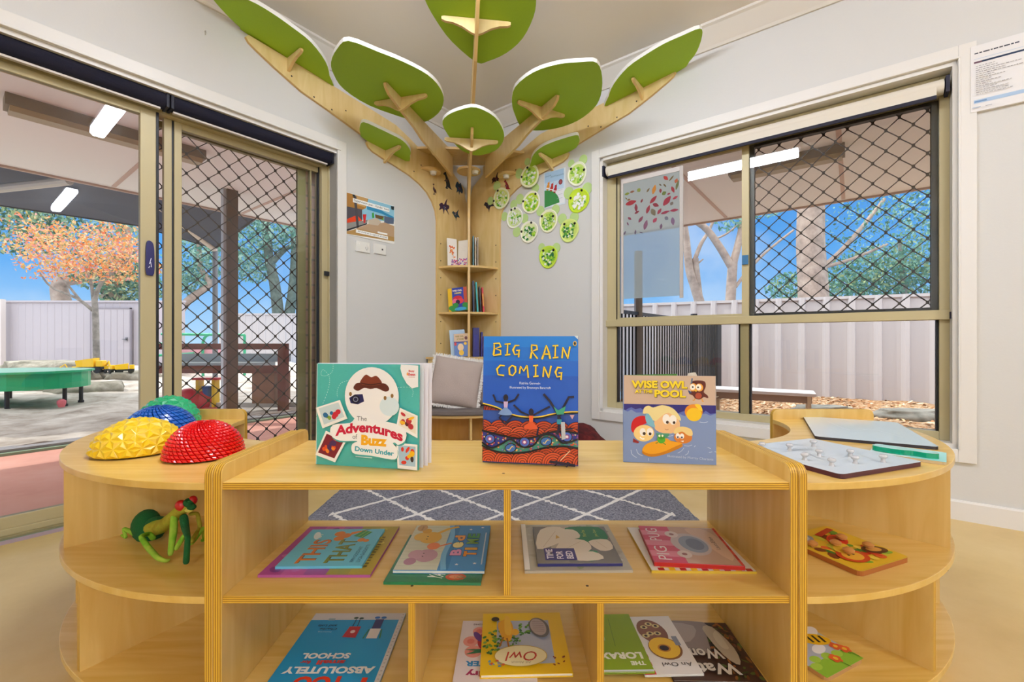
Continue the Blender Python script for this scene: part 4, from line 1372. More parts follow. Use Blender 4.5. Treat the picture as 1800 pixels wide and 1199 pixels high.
leaf(67.5, 1.0, 2.349, 0, [(0.879, 0.031), (1.006, -0.1), (1.136, -0.2), (1.294, -0.268), (1.469, -0.253), (1.598, -0.177), (1.681, -0.074), (1.718, 0.005), (1.63, 0.12), (1.476, 0.243), (1.335, 0.304), (1.155, 0.313), (0.999, 0.253), (0.894, 0.142)])
leaf(45, .9, 2.203, .12, [(0.696, 0.017), (0.755, -0.07), (0.888, -0.141), (1.047, -0.192), (1.14, -0.16), (1.208, -0.076), (1.238, 0.017), (1.154, 0.139), (1.004, 0.21), (0.883, 0.217), (0.769, 0.174), (0.702, 0.086)])
leaf(45, 1.36, 2.485, .13, [(1.3, 0.016), (1.437, -0.127), (1.572, -0.211), (1.695, -0.263), (1.80, -0.275), (1.90, -0.23), (2.0, -0.09), (2.03, 0.02), (1.96, 0.16), (1.86, 0.26), (1.756, 0.292), (1.65, 0.297), (1.504, 0.261), (1.391, 0.184), (1.318, 0.085)])
wing(0, .88, 2.199, 0, .18); wing(90, .89, 2.199, -.18, 0)
wing(0, 1.58, 2.515, 0, .18); wing(90, 1.60, 2.49, -.18, 0)
wing(22.5, 1.18, 2.348, -.18, .18); wing(67.5, 1.18, 2.348, -.18, .18)
wing(45, .90, 2.201, -.18, .18); wing(45, 1.60, 2.515, -.18, .18)


def puck(p, label):
    b = MB()
    b.lathe([(0.0, -0.022), (0.020, -0.022), (0.024, -0.018), (0.025, -0.004), (0.028, 0.0)], (0, 0, 0), plain('F0EEE8', 0.35), n=20)
    b.lathe([(0.0, -0.0245), (0.015, -0.0245), (0.017, -0.022)], (0, 0, 0), plain('DCDCE0', 0.2), n=16)
    return tag(b.build('puck_light', loc=p, smooth=40), label, 'puck light', 'white puck lights under the tree ledges')
puck(CORNER + dirn(0) * .455 + late(0) * .055 + UP * 2.168, 'white puck light above the emu sticker on the left board')
puck(CORNER + dirn(45) * .36 + late(45) * .05 + UP * 2.19, 'white puck light on the round ledge beside the centre post')
puck(CORNER + dirn(90) * .475 + late(90) * -.05 + UP * 2.163, 'white puck light beside the topmost left green plate face')

# ------------------------------------------------------------------ corner bench
bench = thing('corner_bench', 'curved plywood bench with open cubbies under the tree bookshelf', 'bench', CORNER)


def sector(b, r0, r1, z, t, mat, edge, a0=1, a1=89, n=24):
    pts = [(r1 * math.cos(math.radians(a0 + (a1 - a0) * i / n)), r1 * math.sin(math.radians(a0 + (a1 - a0) * i / n))) for i in range(n + 1)]
    pts += [(r0 * math.cos(math.radians(a1 - (a1 - a0) * i / n)), r0 * math.sin(math.radians(a1 - (a1 - a0) * i / n))) for i in range(n + 1)]
    b.prism(pts, UP * z, DL, DR, UP, t, mat, edge)


def curved_wall(b, r, z0, z1, t, mat, a0=2, a1=88, n=24):
    sector(b, r, r + t, z0, z1 - z0, mat, mat, a0, a1, n)
b = MB(); sector(b, .40, .86, .283, .017, TREEW, TREEE, 2, 88); b.build('seat_board', bench)
b = MB(); sector(b, .40, .84, .05, .016, TREEW, TREEE, 2, 88); b.build('base_board', bench)
b = MB(); curved_wall(b, .47, .30, .677, .015, TREEW, 3, 87); b.build('backrest', bench)
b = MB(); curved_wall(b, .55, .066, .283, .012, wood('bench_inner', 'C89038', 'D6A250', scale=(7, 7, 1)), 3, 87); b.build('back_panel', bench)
for ph in (3, 45, 87):
    d, l = dirn(ph), late(ph)
    b = MB(); b.prism([(.41, 0), (.835, 0), (.835, .283), (.41, .283)], l * -0.008, d, UP, l, 0.016, TREEW, TREEE); b.build('divider', bench)
pad = plain('6B625E', 0.85, bump=0.15, bscale=160)
b = MB()
sector(b, .49, .875, .3005, .042, pad, pad, 3, 87)
tag(b.build('seat_pad', loc=CORNER, smooth=50, bevel=0.012, seg=3), 'dark grey-brown curved seat pad on the corner bench', 'seat pad')


def cushion(name, label, c, rot, size, thick, mat, fringe=None):
    t = thing(name, label, 'cushion', c, rot)
    b = MB(); N = 28; vs = []; fs = []
    for side in (1, -1):
        o_ = len(vs)
        for j in range(N + 1):
            for i in range(N + 1):
                u, v = 2 * i / N - 1, 2 * j / N - 1
                k = max(0, (1 - abs(u) ** 2.6)) ** .5 * max(0, (1 - abs(v) ** 2.6)) ** .5
                pin = 1 - 0.06 * (1 - abs(u) ** 2 * abs(v) ** 2) * (1 if True else 0) * (abs(u) ** 3 + abs(v) ** 3 - 0) * .5
                x, y = u * size / 2 * pin, v * size / 2 * pin
                z = side * (k * thick / 2) * (1 + 0.10 * noise.noise((u * 2.2, v * 2.2, 4 + side)))
                vs.append((x, z, y))
        for j in range(N):
            for i in range(N):
                q = [o_ + j * (N + 1) + i, o_ + j * (N + 1) + i + 1, o_ + (j + 1) * (N + 1) + i + 1, o_ + (j + 1) * (N + 1) + i]
                fs.append(q if side == -1 else q[::-1])
    b.mesh(vs, fs, mat)
    b.build('cover', t, smooth=75)
    if fringe:
        b = MB(); rnd = random.Random(5)
        for s in range(4):
            for k in range(90):
                f = -1 + 2 * (k + rnd.random() * .5) / 90
                pin = 1 - 0.03 * (1 - abs(f) ** 2)
                w = size / 2 * pin * 0.985; L = rnd.uniform(.014, .026); e_ = rnd.uniform(-.006, .006)
                q0 = Vector((f * size / 2, rnd.uniform(-.003, .003), w)); q1 = q0 + Vector((e_, rnd.uniform(-.008, .004), L))
                m_ = Matrix.Rotation(s * PI / 2, 3, 'Y')
                b.tube([m_ @ q0, m_ @ q1], 0.0036, fringe, n=4)
        b.build('fringe', t)
    return t
pil = plain('B3A39A', 0.9, bump=0.25, bscale=220)
cushion('cushion', 'beige fringed square cushion leaning on the bench back', (-.405, 3.20, .522), (math.radians(-16), math.radians(9), math.radians(4)), .355, .12, pil, plain('EDE9E4', 0.9))
cushion('cushion', 'plain mauve-beige cushion half hidden behind the fringed one', (-.235, 3.30, .485), (math.radians(-14), math.radians(-4), math.radians(-10)), .30, .10, plain('A4938E', 0.9, bump=0.2, bscale=200))
# dark beanbag behind the tall blue book
bm = bmesh.new(); bmesh.ops.create_icosphere(bm, subdivisions=4, radius=1)
for v in bm.verts:
    n_ = noise.noise(v.co * 1.8) * .16
    v.co *= 1 + n_
    v.co.z = max(v.co.z, -.55)
    v.co = Vector((v.co.x * .34, v.co.y * .30, (v.co.z + .55) * .185))
me = bpy.data.meshes.new('beanbag'); bm.to_mesh(me); bm.free()
me.materials.append(ramp_noise('dark_red_cloth', [(0.3, '1E1012'), (0.5, '4E1518'), (0.75, '7A2A24')], scale=14, rough=0.85, bump=0.3)); me.polygons.foreach_set('use_smooth', [True] * len(me.polygons))
o = bpy.data.objects.new('floor_cushion', me); col.objects.link(o); o.location = (.30, 2.86, 0.004)
tag(o, 'dark red floor cushion peeping out right of the tall blue book', 'floor cushion')

# ------------------------------------------------------------------ rug
rug_m, tt, bb = _base('grey_lattice_rug')
tcn = tt.nodes.new('ShaderNodeTexCoord'); sp = tt.nodes.new('ShaderNodeSeparateXYZ'); tt.links.new(tcn.outputs['Object'], sp.inputs[0])
def mth(op, a, b_=None, c_=None):
    n_ = tt.nodes.new('ShaderNodeMath'); n_.operation = op
    for i, v in enumerate((a, b_, c_)):
        if v is None: continue
        if isinstance(v, (int, float)): n_.inputs[i].default_value = v
        else: tt.links.new(v, n_.inputs[i])
    return n_.outputs[0]
wob = tt.nodes.new('ShaderNodeTexNoise'); wob.inputs['Scale'].default_value = 45
tt.links.new(tcn.outputs['Object'], wob.inputs['Vector'])
wv = mth('MULTIPLY_ADD', wob.outputs['Fac'], 0.03, -0.015)
ux_ = mth('DIVIDE', mth('ADD', sp.outputs['X'], wv), 0.391)
uy_ = mth('DIVIDE', mth('ADD', sp.outputs['Y'], wv), 0.378)
d1_ = mth('PINGPONG', mth('ADD', ux_, uy_), 0.5)
d2_ = mth('PINGPONG', mth('SUBTRACT', ux_, uy_), 0.5)
ln_ = mth('LESS_THAN', mth('MINIMUM', d1_, d2_), 0.036)
inn = mth('LESS_THAN', mth('ABSOLUTE', mth('SUBTRACT', sp.outputs['X'], -0.0)), 0.797)
ln2 = mth('MULTIPLY', ln_, inn)
pn = tt.nodes.new('ShaderNodeTexNoise'); pn.inputs['Scale'].default_value = 130; pn.inputs['Detail'].default_value = 3
tt.links.new(tcn.outputs['Object'], pn.inputs['Vector'])
rr = tt.nodes.new('ShaderNodeValToRGB'); rr.color_ramp.elements[0].position = .33; rr.color_ramp.elements[0].color = lin('5E5F6B'); rr.color_ramp.elements[1].position = .66; rr.color_ramp.elements[1].color = lin('9B9AA3')
tt.links.new(pn.outputs['Fac'], rr.inputs[0])
mxx = tt.nodes.new('ShaderNodeMixRGB'); mxx.inputs[2].default_value = lin('ECE7E2'); tt.links.new(ln2, mxx.inputs[0]); tt.links.new(rr.outputs[0], mxx.inputs[1])
tt.links.new(mxx.outputs[0], bb.inputs['Base Color']); bb.inputs['Roughness'].default_value = .95; bb.inputs['Specular IOR Level'].default_value = .1
bmp = tt.nodes.new('ShaderNodeBump'); bmp.inputs['Strength'].default_value = .9; bmp.inputs['Distance'].default_value = .01; tt.links.new(pn.outputs['Fac'], bmp.inputs['Height']); tt.links.new(bmp.outputs[0], bb.inputs['Normal'])
b = MB()
RW, RL = 1.79, 1.46
NX, NY = 120, 96
vs = []
rnd = random.Random(9)
for j in range(NY + 1):
    for i in range(NX + 1):
        ed = min(i, NX - i, j, NY - j)
        vs.append((-RW / 2 + RW * i / NX + rnd.uniform(-.004, .004), -RL / 2 + RL * j / NY + rnd.uniform(-.004, .004), (0.016 if ed else 0.001) + rnd.uniform(0, .004)))
b.mesh(vs, [(j * (NX + 1) + i, j * (NX + 1) + i + 1, (j + 1) * (NX + 1) + i + 1, (j + 1) * (NX + 1) + i) for j in range(NY) for i in range(NX)], rug_m)
# lattice nodes fall on (0.1735, 2.20) in the room
o = b.build('rug', smooth=180, loc=(-0.045, 2.05, 0.001)); tag(o, 'grey shaggy rug with white diamond lattice on the floor', 'rug')

# ------------------------------------------------------------------ the low shelf in front
FR, BK = 0.875, 1.245
ZT, ZM, ZB = 0.5402, 0.3155, 0.0937
PT = 0.0145
XL0, XL1, XR0, XR1 = -0.5885, -0.572, 0.548, 0.5645
low = thing('low_bookcase', 'long low birch plywood bookcase in the foreground with open back', 'bookcase', (0, 0, 0))


def side_profile(y0, y1, top=0.576, r=0.022):
    pts = [(y0, 0), (y1, 0)]
    for i in range(7):
        a = PI / 2 * i / 6
        pts.append((y1 - r + r * math.cos(a), top - r + r * math.sin(a)))
    for i in range(7):
        a = PI / 2 + PI / 2 * i / 6
        pts.append((y0 + r + r * math.cos(a), top - r + r * math.sin(a)))
    return pts
for x0, x1 in ((XL0, XL1), (XR0, XR1)):
    b = MB(); b.prism(side_profile(FR - 0.004, BK), (x0, 0, 0), (0, 1, 0), UP, (1, 0, 0), x1 - x0, BIRCH_V, BIRCH_E)
    b.build('end_panel', low, bevel=0.0015)
for nm, z in (('top_board', ZT), ('shelf', ZM), ('shelf', ZB)):
    b = MB(); b.prism([(XL1, FR), (XR0, FR), (XR0, BK), (XL1, BK)], (0, 0, z - PT), (1, 0, 0), (0, 1, 0), UP, PT, BIRCH, BIRCH_E)
    if nm == 'top_board':
        b.lathe([(0.0035, 0), (0.003, 0.0004)], (-0.018, 0.935, z), plain('4A3218', 0.5), n=8)
    elif z == ZM:
        for x in (-0.206, 0.155): b.lathe([(0.0035, 0), (0.003, 0.0004)], (x, 0.912, z), plain('4A3218', 0.5), n=8)
    b.build(nm, low, bevel=0.001)
for x, z0, z1 in ((-0.0095, ZM, ZT), (-0.199, ZB, ZM), (0.1755, ZB, ZM)):
    b = MB(); b.prism([(FR + .002, z0), (BK, z0), (BK, z1 - PT), (FR + .002, z1 - PT)], (x - 0.007, 0, 0), (0, 1, 0), UP, (1, 0, 0), 0.014, BIRCH_V, BIRCH_E)
    b.build('divider', low, bevel=0.001)
b = MB(); b.prism([(XL1, 0), (XR0, 0), (XR0, ZB - PT), (XL1, ZB - PT)], (0, FR + 0.03, 0), (1, 0, 0), UP, (0, 1, 0), 0.015, BIRCH, BIRCH_E); b.build('plinth', low)

# quarter-round end units
RO, RI = 0.708, 0.350


def round_unit(cx, cy, sgn, label):
    t = thing('curved_bookcase', label, 'bookcase', (cx, cy, 0), (0, 0, 0))
    def pol(r, a):                       # angle 0 along the far end panel, 90 towards the camera
        a = math.radians(a)
        return (sgn * r * math.cos(a), -r * math.sin(a))
    def ring(ri, ro, a0, a1, n=40):
        return [pol(ro, a0 + (a1 - a0) * i / n) for i in range(n + 1)] + [pol(ri, a1 - (a1 - a0) * i / n) for i in range(n + 1)]
    for nm, z in (('top_board', ZT), ('shelf', ZM), ('shelf', ZB)):
        b = MB(); b.prism(ring(RI, RO, 0, 90), (0, 0, z - PT), (1, 0, 0), (0, 1, 0), UP, PT, BIRCH, wood('birch_banding', 'CFA64A', 'DEBB6C', scale=(6, 6, 3)))
        b.build(nm, t, bevel=0.0012)
    # end panels: one against the low bookcase, one at the far end
    b = MB()
    x0 = 0.0 if sgn < 0 else -0.0155
    b.prism(side_profile(-RO - 0.004, -RI), (x0, 0, 0), (0, 1, 0), UP, (1, 0, 0), 0.0155, BIRCH_V, BIRCH_E); b.build('end_panel', t, bevel=0.0015)
    b = MB()
    pr = [(sgn * p[0], p[1]) for p in side_profile(RI, RO + 0.004)]
    b.prism(pr, (0, 0, 0), (1, 0, 0), UP, (0, 1, 0), 0.0165, BIRCH_V, BIRCH_E); b.build('end_panel', t, bevel=0.0015)
    for a, z0, z1 in ((45.5, ZM, ZT), (60, ZB, ZM), (30, ZB, ZM)):
        d = Vector((*pol(1, a), 0)); l = Vector((-d.y, d.x, 0))
        b = MB(); b.prism([(RI + .01, z0), (RO - 0.008, z0), (RO - 0.008, z1 - PT), (RI + .01, z1 - PT)], l * -0.007, d, UP, l, 0.014, BIRCH_V, BIRCH_E)
        b.build('divider', t)
    b = MB(); b.prism(ring(RO - 0.05, RO - 0.038, 0, 90), (0, 0, 0), (1, 0, 0), (0, 1, 0), UP, ZB - PT, BIRCH); b.build('plinth', t)
    return t
round_unit(0.580, 1.580, 1, 'quarter-round birch bookcase on the right with puzzles on top')
round_unit(-0.604, 1.580, -1, 'quarter-round birch bookcase on the left carrying the coloured domes')

# ================================================================== THINGS ON THE WALLS
def _wall(px, py, nrm, off=0.0):
    d = Vector(((px - 900) / FOC, 1, (600 - py) / FOC))
    p0 = CORNER + nrm * off - Vector((0, 0, EYE))
    t = p0.dot(nrm) / d.dot(nrm)
    return Vector((0, 0, EYE)) + d * t


def sL(px, py, off=0.0):
    p = _wall(px, py, DR, off); return ((p - CORNER).dot(DL), p.z)


def sR(px, py, off=0.0):
    p = _wall(px, py, DL, off); return ((p - CORNER).dot(DR), p.z)


# paper-plate faces on the right wall: (centre, radii, ears, eyes, tone)
rnd = random.Random(21)
PLX = lambda x, y: (860 + x / 5.71, 270 + y / 5.71)
FACES = [
    ((425, 240), (95, 115), [((318, 212), 42), ((400, 95), 30), ], [(405, 155), (347, 248)], 'C6DE5A', 'pale green plate face overlapping the tree branch, topmost on the left', 'F0F2C8'),
    ((885, 210), (98, 122), [((945, 65), 42), ((825, 105), 34)], [(826, 160), (957, 168)], 'CDE47A', 'round plate face with a cream brow at the top right beside the window', 'F2F4DC'),
    ((140, 460), (82, 108), [((95, 335), 44), ((30, 485), 38)], [(108, 384), (68, 487)], 'DCE98A', 'plate face leftmost of all, on the edge of the tree board', 'EEF3CC'),
    ((425, 495), (92, 114), [((310, 460), 44), ((465, 352), 40)], [(470, 410), (347, 484)], 'C3DE35', 'cream plate face with a lime centre left of the bear picture', 'F4F2DA'),
    ((900, 475), (108, 122), [((800, 400), 48), ((985, 355), 46)], [(934, 373), (822, 453)], 'CBE636', 'bright lime plate face with white patches below the top right one', 'C9E62E'),
    ((260, 650), (84, 108), [((155, 635), 40), ((248, 515), 42)], [(228, 570), (264, 555)], 'D5E6A0', 'white speckled plate face touching the tree trunk', 'F1F3E2'),
    ((597, 680), (94, 116), [((515, 580), 44), ((668, 565), 42)], [(534, 633), (646, 633)], 'D3E575', 'plate face with round green curls below the bear picture', 'F3F3D2'),
    ((403, 790), (92, 110), [((278, 790), 44), ((358, 655), 40)], [(428, 698), (330, 788)], 'E4ECB4', 'cream plate face with dark green scraps, lowest on the left', 'F5F3DE'),
    ((805, 775), (98, 118), [((735, 660), 46), ((855, 645), 46)], [(760, 713), (863, 705)], 'D0E372', 'plate face with dark emerald scraps low on the right', 'DCEB8A'),
    ((597, 1040), (94, 114), [((528, 945), 36), ((675, 950), 42)], [(548, 978), (650, 972)], 'B9DC3E', 'leafy green plate face hanging alone at the very bottom', 'C6E344'),
]
for (c, r, ears, eyes, tone, lab, rim) in FACES:
    a0, z0 = sR(*PLX(*c))
    ax_, _z = sR(*PLX(c[0] + r[0], c[1])); _a, az_ = sR(*PLX(c[0], c[1] - r[1]))
    R1, R2 = abs(ax_ - a0), abs(az_ - z0)
    off = 0.021 if a0 < .42 or (a0 < .85 and z0 > 2.06) else 0.0
    t = thing('plate_face', lab, 'paper plate craft', on_right(a0, z0, off + 0.002), (0, 0, TH_R), 'green paper plate faces on the right wall')
    def loc(x, y):
        a, z = sR(*PLX(x, y)); return (a - a0, z - z0)
    b = MB()
    n = 36
    ring = [(1.0, -0.006), (0.93, -0.009), (0.80, -0.004), (0.0, -0.003)]
    vs = []
    wob = [1 + 0.03 * math.sin(3 * (2 * PI * k / n) + c[0]) for k in range(n)]
    for f, y in ring[:-1]:
        vs += [(math.cos(2 * PI * k / n) * R1 * f * wob[k], y, math.sin(2 * PI * k / n) * R2 * f * wob[k]) for k in range(n)]
    vs.append((0, ring[-1][1], 0))
    fs = []
    for i in range(2):
        fs += [(i * n + k, (i + 1) * n + k, (i + 1) * n + (k + 1) % n, i * n + (k + 1) % n)[::-1] for k in range(n)]
    b.mesh(vs, fs, plain(rim, 0.7))
    b.mesh(vs, [(2 * n + k, 2 * n + (k + 1) % n, 3 * n) for k in range(n)], plain(tone, 0.7))
    ar = Art(b, (0, -0.0045, 0), (1, 0, 0), (0, 0, 1), (0, -1, 0), lift=0.0006, step=0.00008)
    dark = 'dark' in lab or 'leafy' in lab
    for k in range(46):
        rr_ = math.sqrt(rnd.random()) * .66; w = rnd.uniform(0, 2 * PI)
        x, y = math.cos(w) * rr_ * R1, math.sin(w) * rr_ * R2 - .08 * R2
        cc = rnd.choice(['7FBF2A', 'A9D63A', '5FA832', 'E9F1DC', 'DDEBB0', 'B8DC5A', 'F2F4EA'] + (['2E7A34', '1F6A3A', '3C8A2E', '24703A'] if dark else []) + (['F4F5F0'] * 5 if 'white' in lab else []))
        q = [(x + rnd.uniform(.5, 1) * .19 * R1 * math.cos(2 * PI * j / 6), y + rnd.uniform(.4, 1) * .17 * R2 * math.sin(2 * PI * j / 6)) for j in range(6)]
        ar.poly(plain(cc, 0.6), q)
    if 'curls' in lab:
        for (x, y) in ((-.35, .1), (.05, .15), (.4, .0), (-.5, -.3), (-.05, -.35), (.35, .45)):
            ar.arc(plain('4E9A2A', .6), x * R1, y * R2, .16 * R1, .05 * R1, 0, 2 * PI)
    b.build('plate', t, smooth=30)
    for (ex, ey), er in ears:
        x, z = loc(ex, ey); rr_ = er / 100 * R1
        b = MB(); b.prism([(x + rr_ * math.cos(2 * PI * k / 20), z + rr_ * 1.08 * math.sin(2 * PI * k / 20)) for k in range(20)], (0, 0.0, 0), (1, 0, 0), (0, 0, 1), (0, -1, 0), 0.0025, plain('BBD78A', 0.75))
        b.build('ear', t)
    for ex, ey in eyes:
        x, z = loc(ex, ey)
        b = MB(); b.lathe([(0, 0.006), (0.006, 0.005), (0.0095, 0.002), (0.0098, 0)], (x, -0.006, z), plain('141612', 0.3), n=12, ax=(1, 0, 0), ay=(0, 0, 1), az=(0, -1, 0)); b.build('eye', t)


def sheet(name, label, cat, o, th, w, h, mat=PAPER, y=-0.0025):
    b = MB()
    b.box(0, y, 0, w, -0.0004, h, mat)
    return b, Art(b, (0, y, 0), (1, 0, 0), (0, 0, 1), (0, -1, 0), lift=0.0002, step=0.00005)


# picture of three red and yellow animals between the plate faces
a0, z0 = sR(957, 358); a1, z1 = sR(994, 303)
w, h = a1 - a0, 2.118 - 1.845
b, ar = sheet('p', '', '', None, None, w, h, plain('DDE6EE', 0.6))
ar.rect('BFD6EA', 0.004, 0.10, w - 0.012, h - 0.004)
ar.rect('A9C8E4', 0.004, .19, w - 0.012, h - .004)
ar.rect('E9EAEF', 0.05, 0.012, w - .006, .12)
ar.poly('3E8A4A', [(0.003, 0.004)] + [(0.003 + .135 * math.cos(PI / 2 * k / 12), .02 + .115 * math.sin(PI / 2 * k / 12)) for k in range(13)] + [(0.003, .135)])
for k, (x, y, cc) in enumerate(((.035, .155, 'D98A2E'), (.068, .14, 'B8332E'), (.10, .122, 'A82838'))):
    ar.oval(cc, x, y, .014, .024, -.3); ar.oval(cc, x + .006, y + .026, .010, .012, 0); ar.poly(cc, [(x + .008, y + .03), (x + .02, y + .05), (x + .014, y + .03)])
    ar.rect('EFE6E2', x - .016, y - .012, x + .012, y - .004, -.3)
ar.oval('7A2A34', .148, .172, .017, .020); ar.oval('A8565A', .148, .172, .011, .013)
for x0_, y0_, l_, q_ in ((.014, .238, .05, 5), (.062, .226, .05, 5), (.115, .224, .06, 6)):
    ar.line('33455E', [(x0_ + l_ * k / (2 * q_), y0_ + .05 * l_ * k / (2 * q_) + (.006 if k % 2 else -.004)) for k in range(2 * q_ + 1)], .0022)
for k in range(3): ar.rect('A9B4C2', .115, .05 + k * .03, .165, .052 + k * .03)
ob = b.build('wall_picture', loc=on_right(a0, 1.845, 0.001), rot=TH_R); tag(ob, 'small pale blue picture of red animals on a green hill among the plate faces', 'picture')

# supervision plan on the left wall
s0, zt = sL(608, 338); s1, zb = sL(693, 430)
w, h = s0 - s1, zt - zb
b, ar = sheet('p', '', '', None, None, w, h)
X = lambda x: (x - 75) / 800 * w
Yf = lambda x, y: (h - (y - (75 + (x - 75) * .27)) / (660) * h)
def pp(*q): return [(min(max(X(x), .003), w - .003), min(max(Yf(x, y), .003), h - .003)) for x, y in q]
ar.poly('8FC4DA', pp((75, 75), (875, 290), (875, 560), (75, 500)))
ar.poly('A9783A', pp((75, 75), (420, 165), (380, 330), (75, 470)))
ar.poly('C39A62', pp((210, 115), (410, 170), (370, 320), (240, 270)))
ar.poly('4E4A52', pp((75, 300), (320, 350), (320, 560), (75, 600)))
ar.poly('D8411E', pp((90, 500), (240, 440), (330, 540), (90, 560)))
ar.poly('8E8C88', pp((75, 560), (410, 520), (400, 590), (75, 690)))
ar.poly('2E8AB8', pp((395, 280), (560, 310), (700, 400), (860, 480), (860, 520), (640, 420), (400, 350)))
ar.poly('56627A', pp((690, 460), (860, 500), (860, 600), (690, 590)))
ar.poly('B89A7A', pp((410, 590), (700, 570), (875, 640), (875, 905), (75, 745), (260, 640)))
ar.poly('C6B7A2', pp((420, 520), (560, 490), (640, 560), (580, 620), (420, 590)))
ar.poly('B08A50', pp((75, 690), (260, 660), (875, 830), (875, 905), (75, 745)))
ar.poly('46434A', pp((185, 130), (230, 140), (270, 640), (235, 650)))
ar.poly('26242A', pp((75, 660), (400, 575), (400, 590), (75, 690)))
ar.poly('C8282C', pp((330, 430), (390, 430), (370, 570), (345, 570)))
ar.poly('3A9A3A', pp((480, 410), (510, 400), (520, 490), (485, 490)))
ar.poly('6EA03A', pp((630, 470), (680, 470), (680, 540), (640, 520)))
ar.poly('6A5230', pp((530, 430), (690, 470), (640, 520), (540, 490)))
ar.poly('17262C', pp((805, 290), (870, 300), (860, 360), (815, 350)))
ar.poly('17262C', pp((170, 105), (210, 115), (210, 150), (170, 145)))
for x0, x1, y0 in ((175, 780, 155), (222, 755, 660)):
    pass
ar.rect('F4F4F2', X(175), h * .80, X(780), h * .90); ar.text('26262C', 'Supervision plan - Kinder Yard', X(195), h * .815, X(765) - X(195), h * .07)
ar.rect('F4F4F2', X(222), h * .085, X(755), h * .165); ar.text('3A3A42', 'All children in sight at all times', X(250), h * .10, X(740) - X(250), h * .05)
ar.rect('F4F4F2', X(575), h * .19, X(745), h * .235)
tag(b.build('supervision_poster', loc=on_left(s0, zb, 0.001), rot=TH_L), 'landscape photo poster of the yard with white caption strips on the left wall', 'poster')

# switch plates under the poster
for px, py, ww, lab, n in ((637, 435, .112, 'white double power point under the yard poster', 2), (667, 439, .105, 'white wall plate with one small socket, right of the power point', 1)):
    s, z = sL(px, py)
    t = thing('wall_plate', lab, 'wall plate', on_left(s, z), (0, 0, TH_L))
    b = MB(); b.box(-ww / 2, -0.010, -.036, ww / 2, -0.0005, .036, plain('E6E4DE', 0.4)); b.build('cover_plate', t, bevel=0.003)
    b = MB()
    if n == 2:
        for k in (0.02, 0.036): b.box(k - .002, -.0112, -.012, k + .002, -.0101, .004, plain('B9B7B2', .5))
        b.box(.025, -.0112, -.02, .031, -.0101, -.01, plain('B9B7B2', .5)); b.box(-.04, -.013, .012, -.03, -.0101, .024, plain('F2F0EA', .4)); b.box(.03, -.013, .012, .04, -.0101, .024, plain('F2F0EA', .4))
        b.build('socket', t)
    else:
        b.box(.012, -.0114, -.006, .024, -.0101, .006, plain('33302E', .5)); b.build('socket', t)
# tiny hook on the left wall
s, z = sL(360, 60)
b = MB(); b.tube([(0, 0, 0.012), (0, -.012, .012), (0, -.016, .004), (0, -.010, -.006), (0.002, -.004, -.004)], .002, plain('B9B4AC', .4), n=6)
tag(b.build('wall_hook', loc=on_left(s, z), rot=TH_L), 'tiny pale hook high on the left wall above the blind', 'hook')

# notice sheet at the right edge
a0, zt = sR(1707, 90); a1, _ = sR(1800, 70)
w, h = .40, .296
b, ar = sheet('p', '', '', None, None, w, h, plain('E4E2E2', 0.55), y=-0.019)
x = .012
for l_ in (.012, .009, .02, .006, .014, .011, .018, .008, .013):
    ar.rect('3A404C', x, h - .038, x + l_, h - .0325); x += l_ + .003
ar.rect('C4CEDC', .01, h - .062, w - .01, h - .0595)
ar.rect('1E3350', .01, h - .080, w - .01, h - .072); ar.rect('6A4A5A', .01, h - .080, .035, h - .072)
ar.rect('A9C2DE', .01, .036, w - .01, .052); ar.rect('6E8FB8', .012, .040, .05, .047)
rnd = random.Random(4)
for k in range(15):
    y = h - .095 - k * .0092
    x = .016
    end = .016 + rnd.choice([.05, .06, .07, .09, .11, .135])
    while x < end:
        l_ = rnd.uniform(.004, .013)
        ar.rect(rnd.choice(['9A989A', '8A8688', 'B0ACA8']), x, y, x + l_, y + .0026); x += l_ + .003
ar.rect('CFCDD0', .185, .06, .187, h - .09)
ar.rect('8FA6C0', .004, .015, .03, .018); ar.rect('A9A9B0', .045, .014, .065, .017)
tag(b.build('notice_sheet', loc=on_right(a0 - .004, zt - h + .008, 0.0), rot=TH_R), 'white printed notice with blue rules taped beside the window', 'notice')

# animal stickers on the tree boards
SIL = {
    'emu': [(-.1, 1.0), (.02, 1.03), (.08, .95), (.02, .9), (.0, .72), (.12, .55), (.34, .38), (.42, .2), (.4, -.02), (.28, .08), (.2, .1), (.22, -.12), (.3, -.2), (.16, -.2), (.14, .05), (.06, .1), (.02, -.1), (-.1, -.2), (-.02, -.22), (.08, -.16), (.04, .14), (-.1, .3), (-.14, .5), (-.06, .7), (-.08, .88), (-.22, .9)],
    'lizard': [(-.6, .2), (-.3, .4), (-.1, .3), (.1, .6), (.3, .8), (.2, .4), (.5, .35), (.45, .1), (.3, .0), (.5, -.35), (.2, -.1), (.0, -.05), (-.1, -.4), (-.2, -.05), (-.4, -.1), (-.6, -.2), (-.5, .05)],
    'possum': [(-.4, .4), (-.2, .6), (0, .45), (.2, .6), (.35, .3), (.5, .0), (.4, -.3), (.1, -.2), (.0, -.5), (-.1, -.2), (-.35, -.4), (-.3, -.05), (-.5, .1)],
    'kangaroo': [(-.25, .75), (-.1, .8), (.0, .6), (.15, .4), (.35, .1), (.5, -.3), (.7, -.45), (.3, -.4), (.1, -.35), (.15, -.5), (-.15, -.5), (-.05, -.3), (-.1, .0), (-.3, .05), (-.12, .2), (-.2, .5), (-.4, .55)],
    'bird': [(-.5, .1), (-.35, .3), (-.2, .25), (.1, .3), (.4, .6), (.3, .2), (.55, -.1), (.25, -.1), (.1, -.25), (.05, -.5), (-.02, -.25), (-.2, -.15), (-.35, .05)],
}
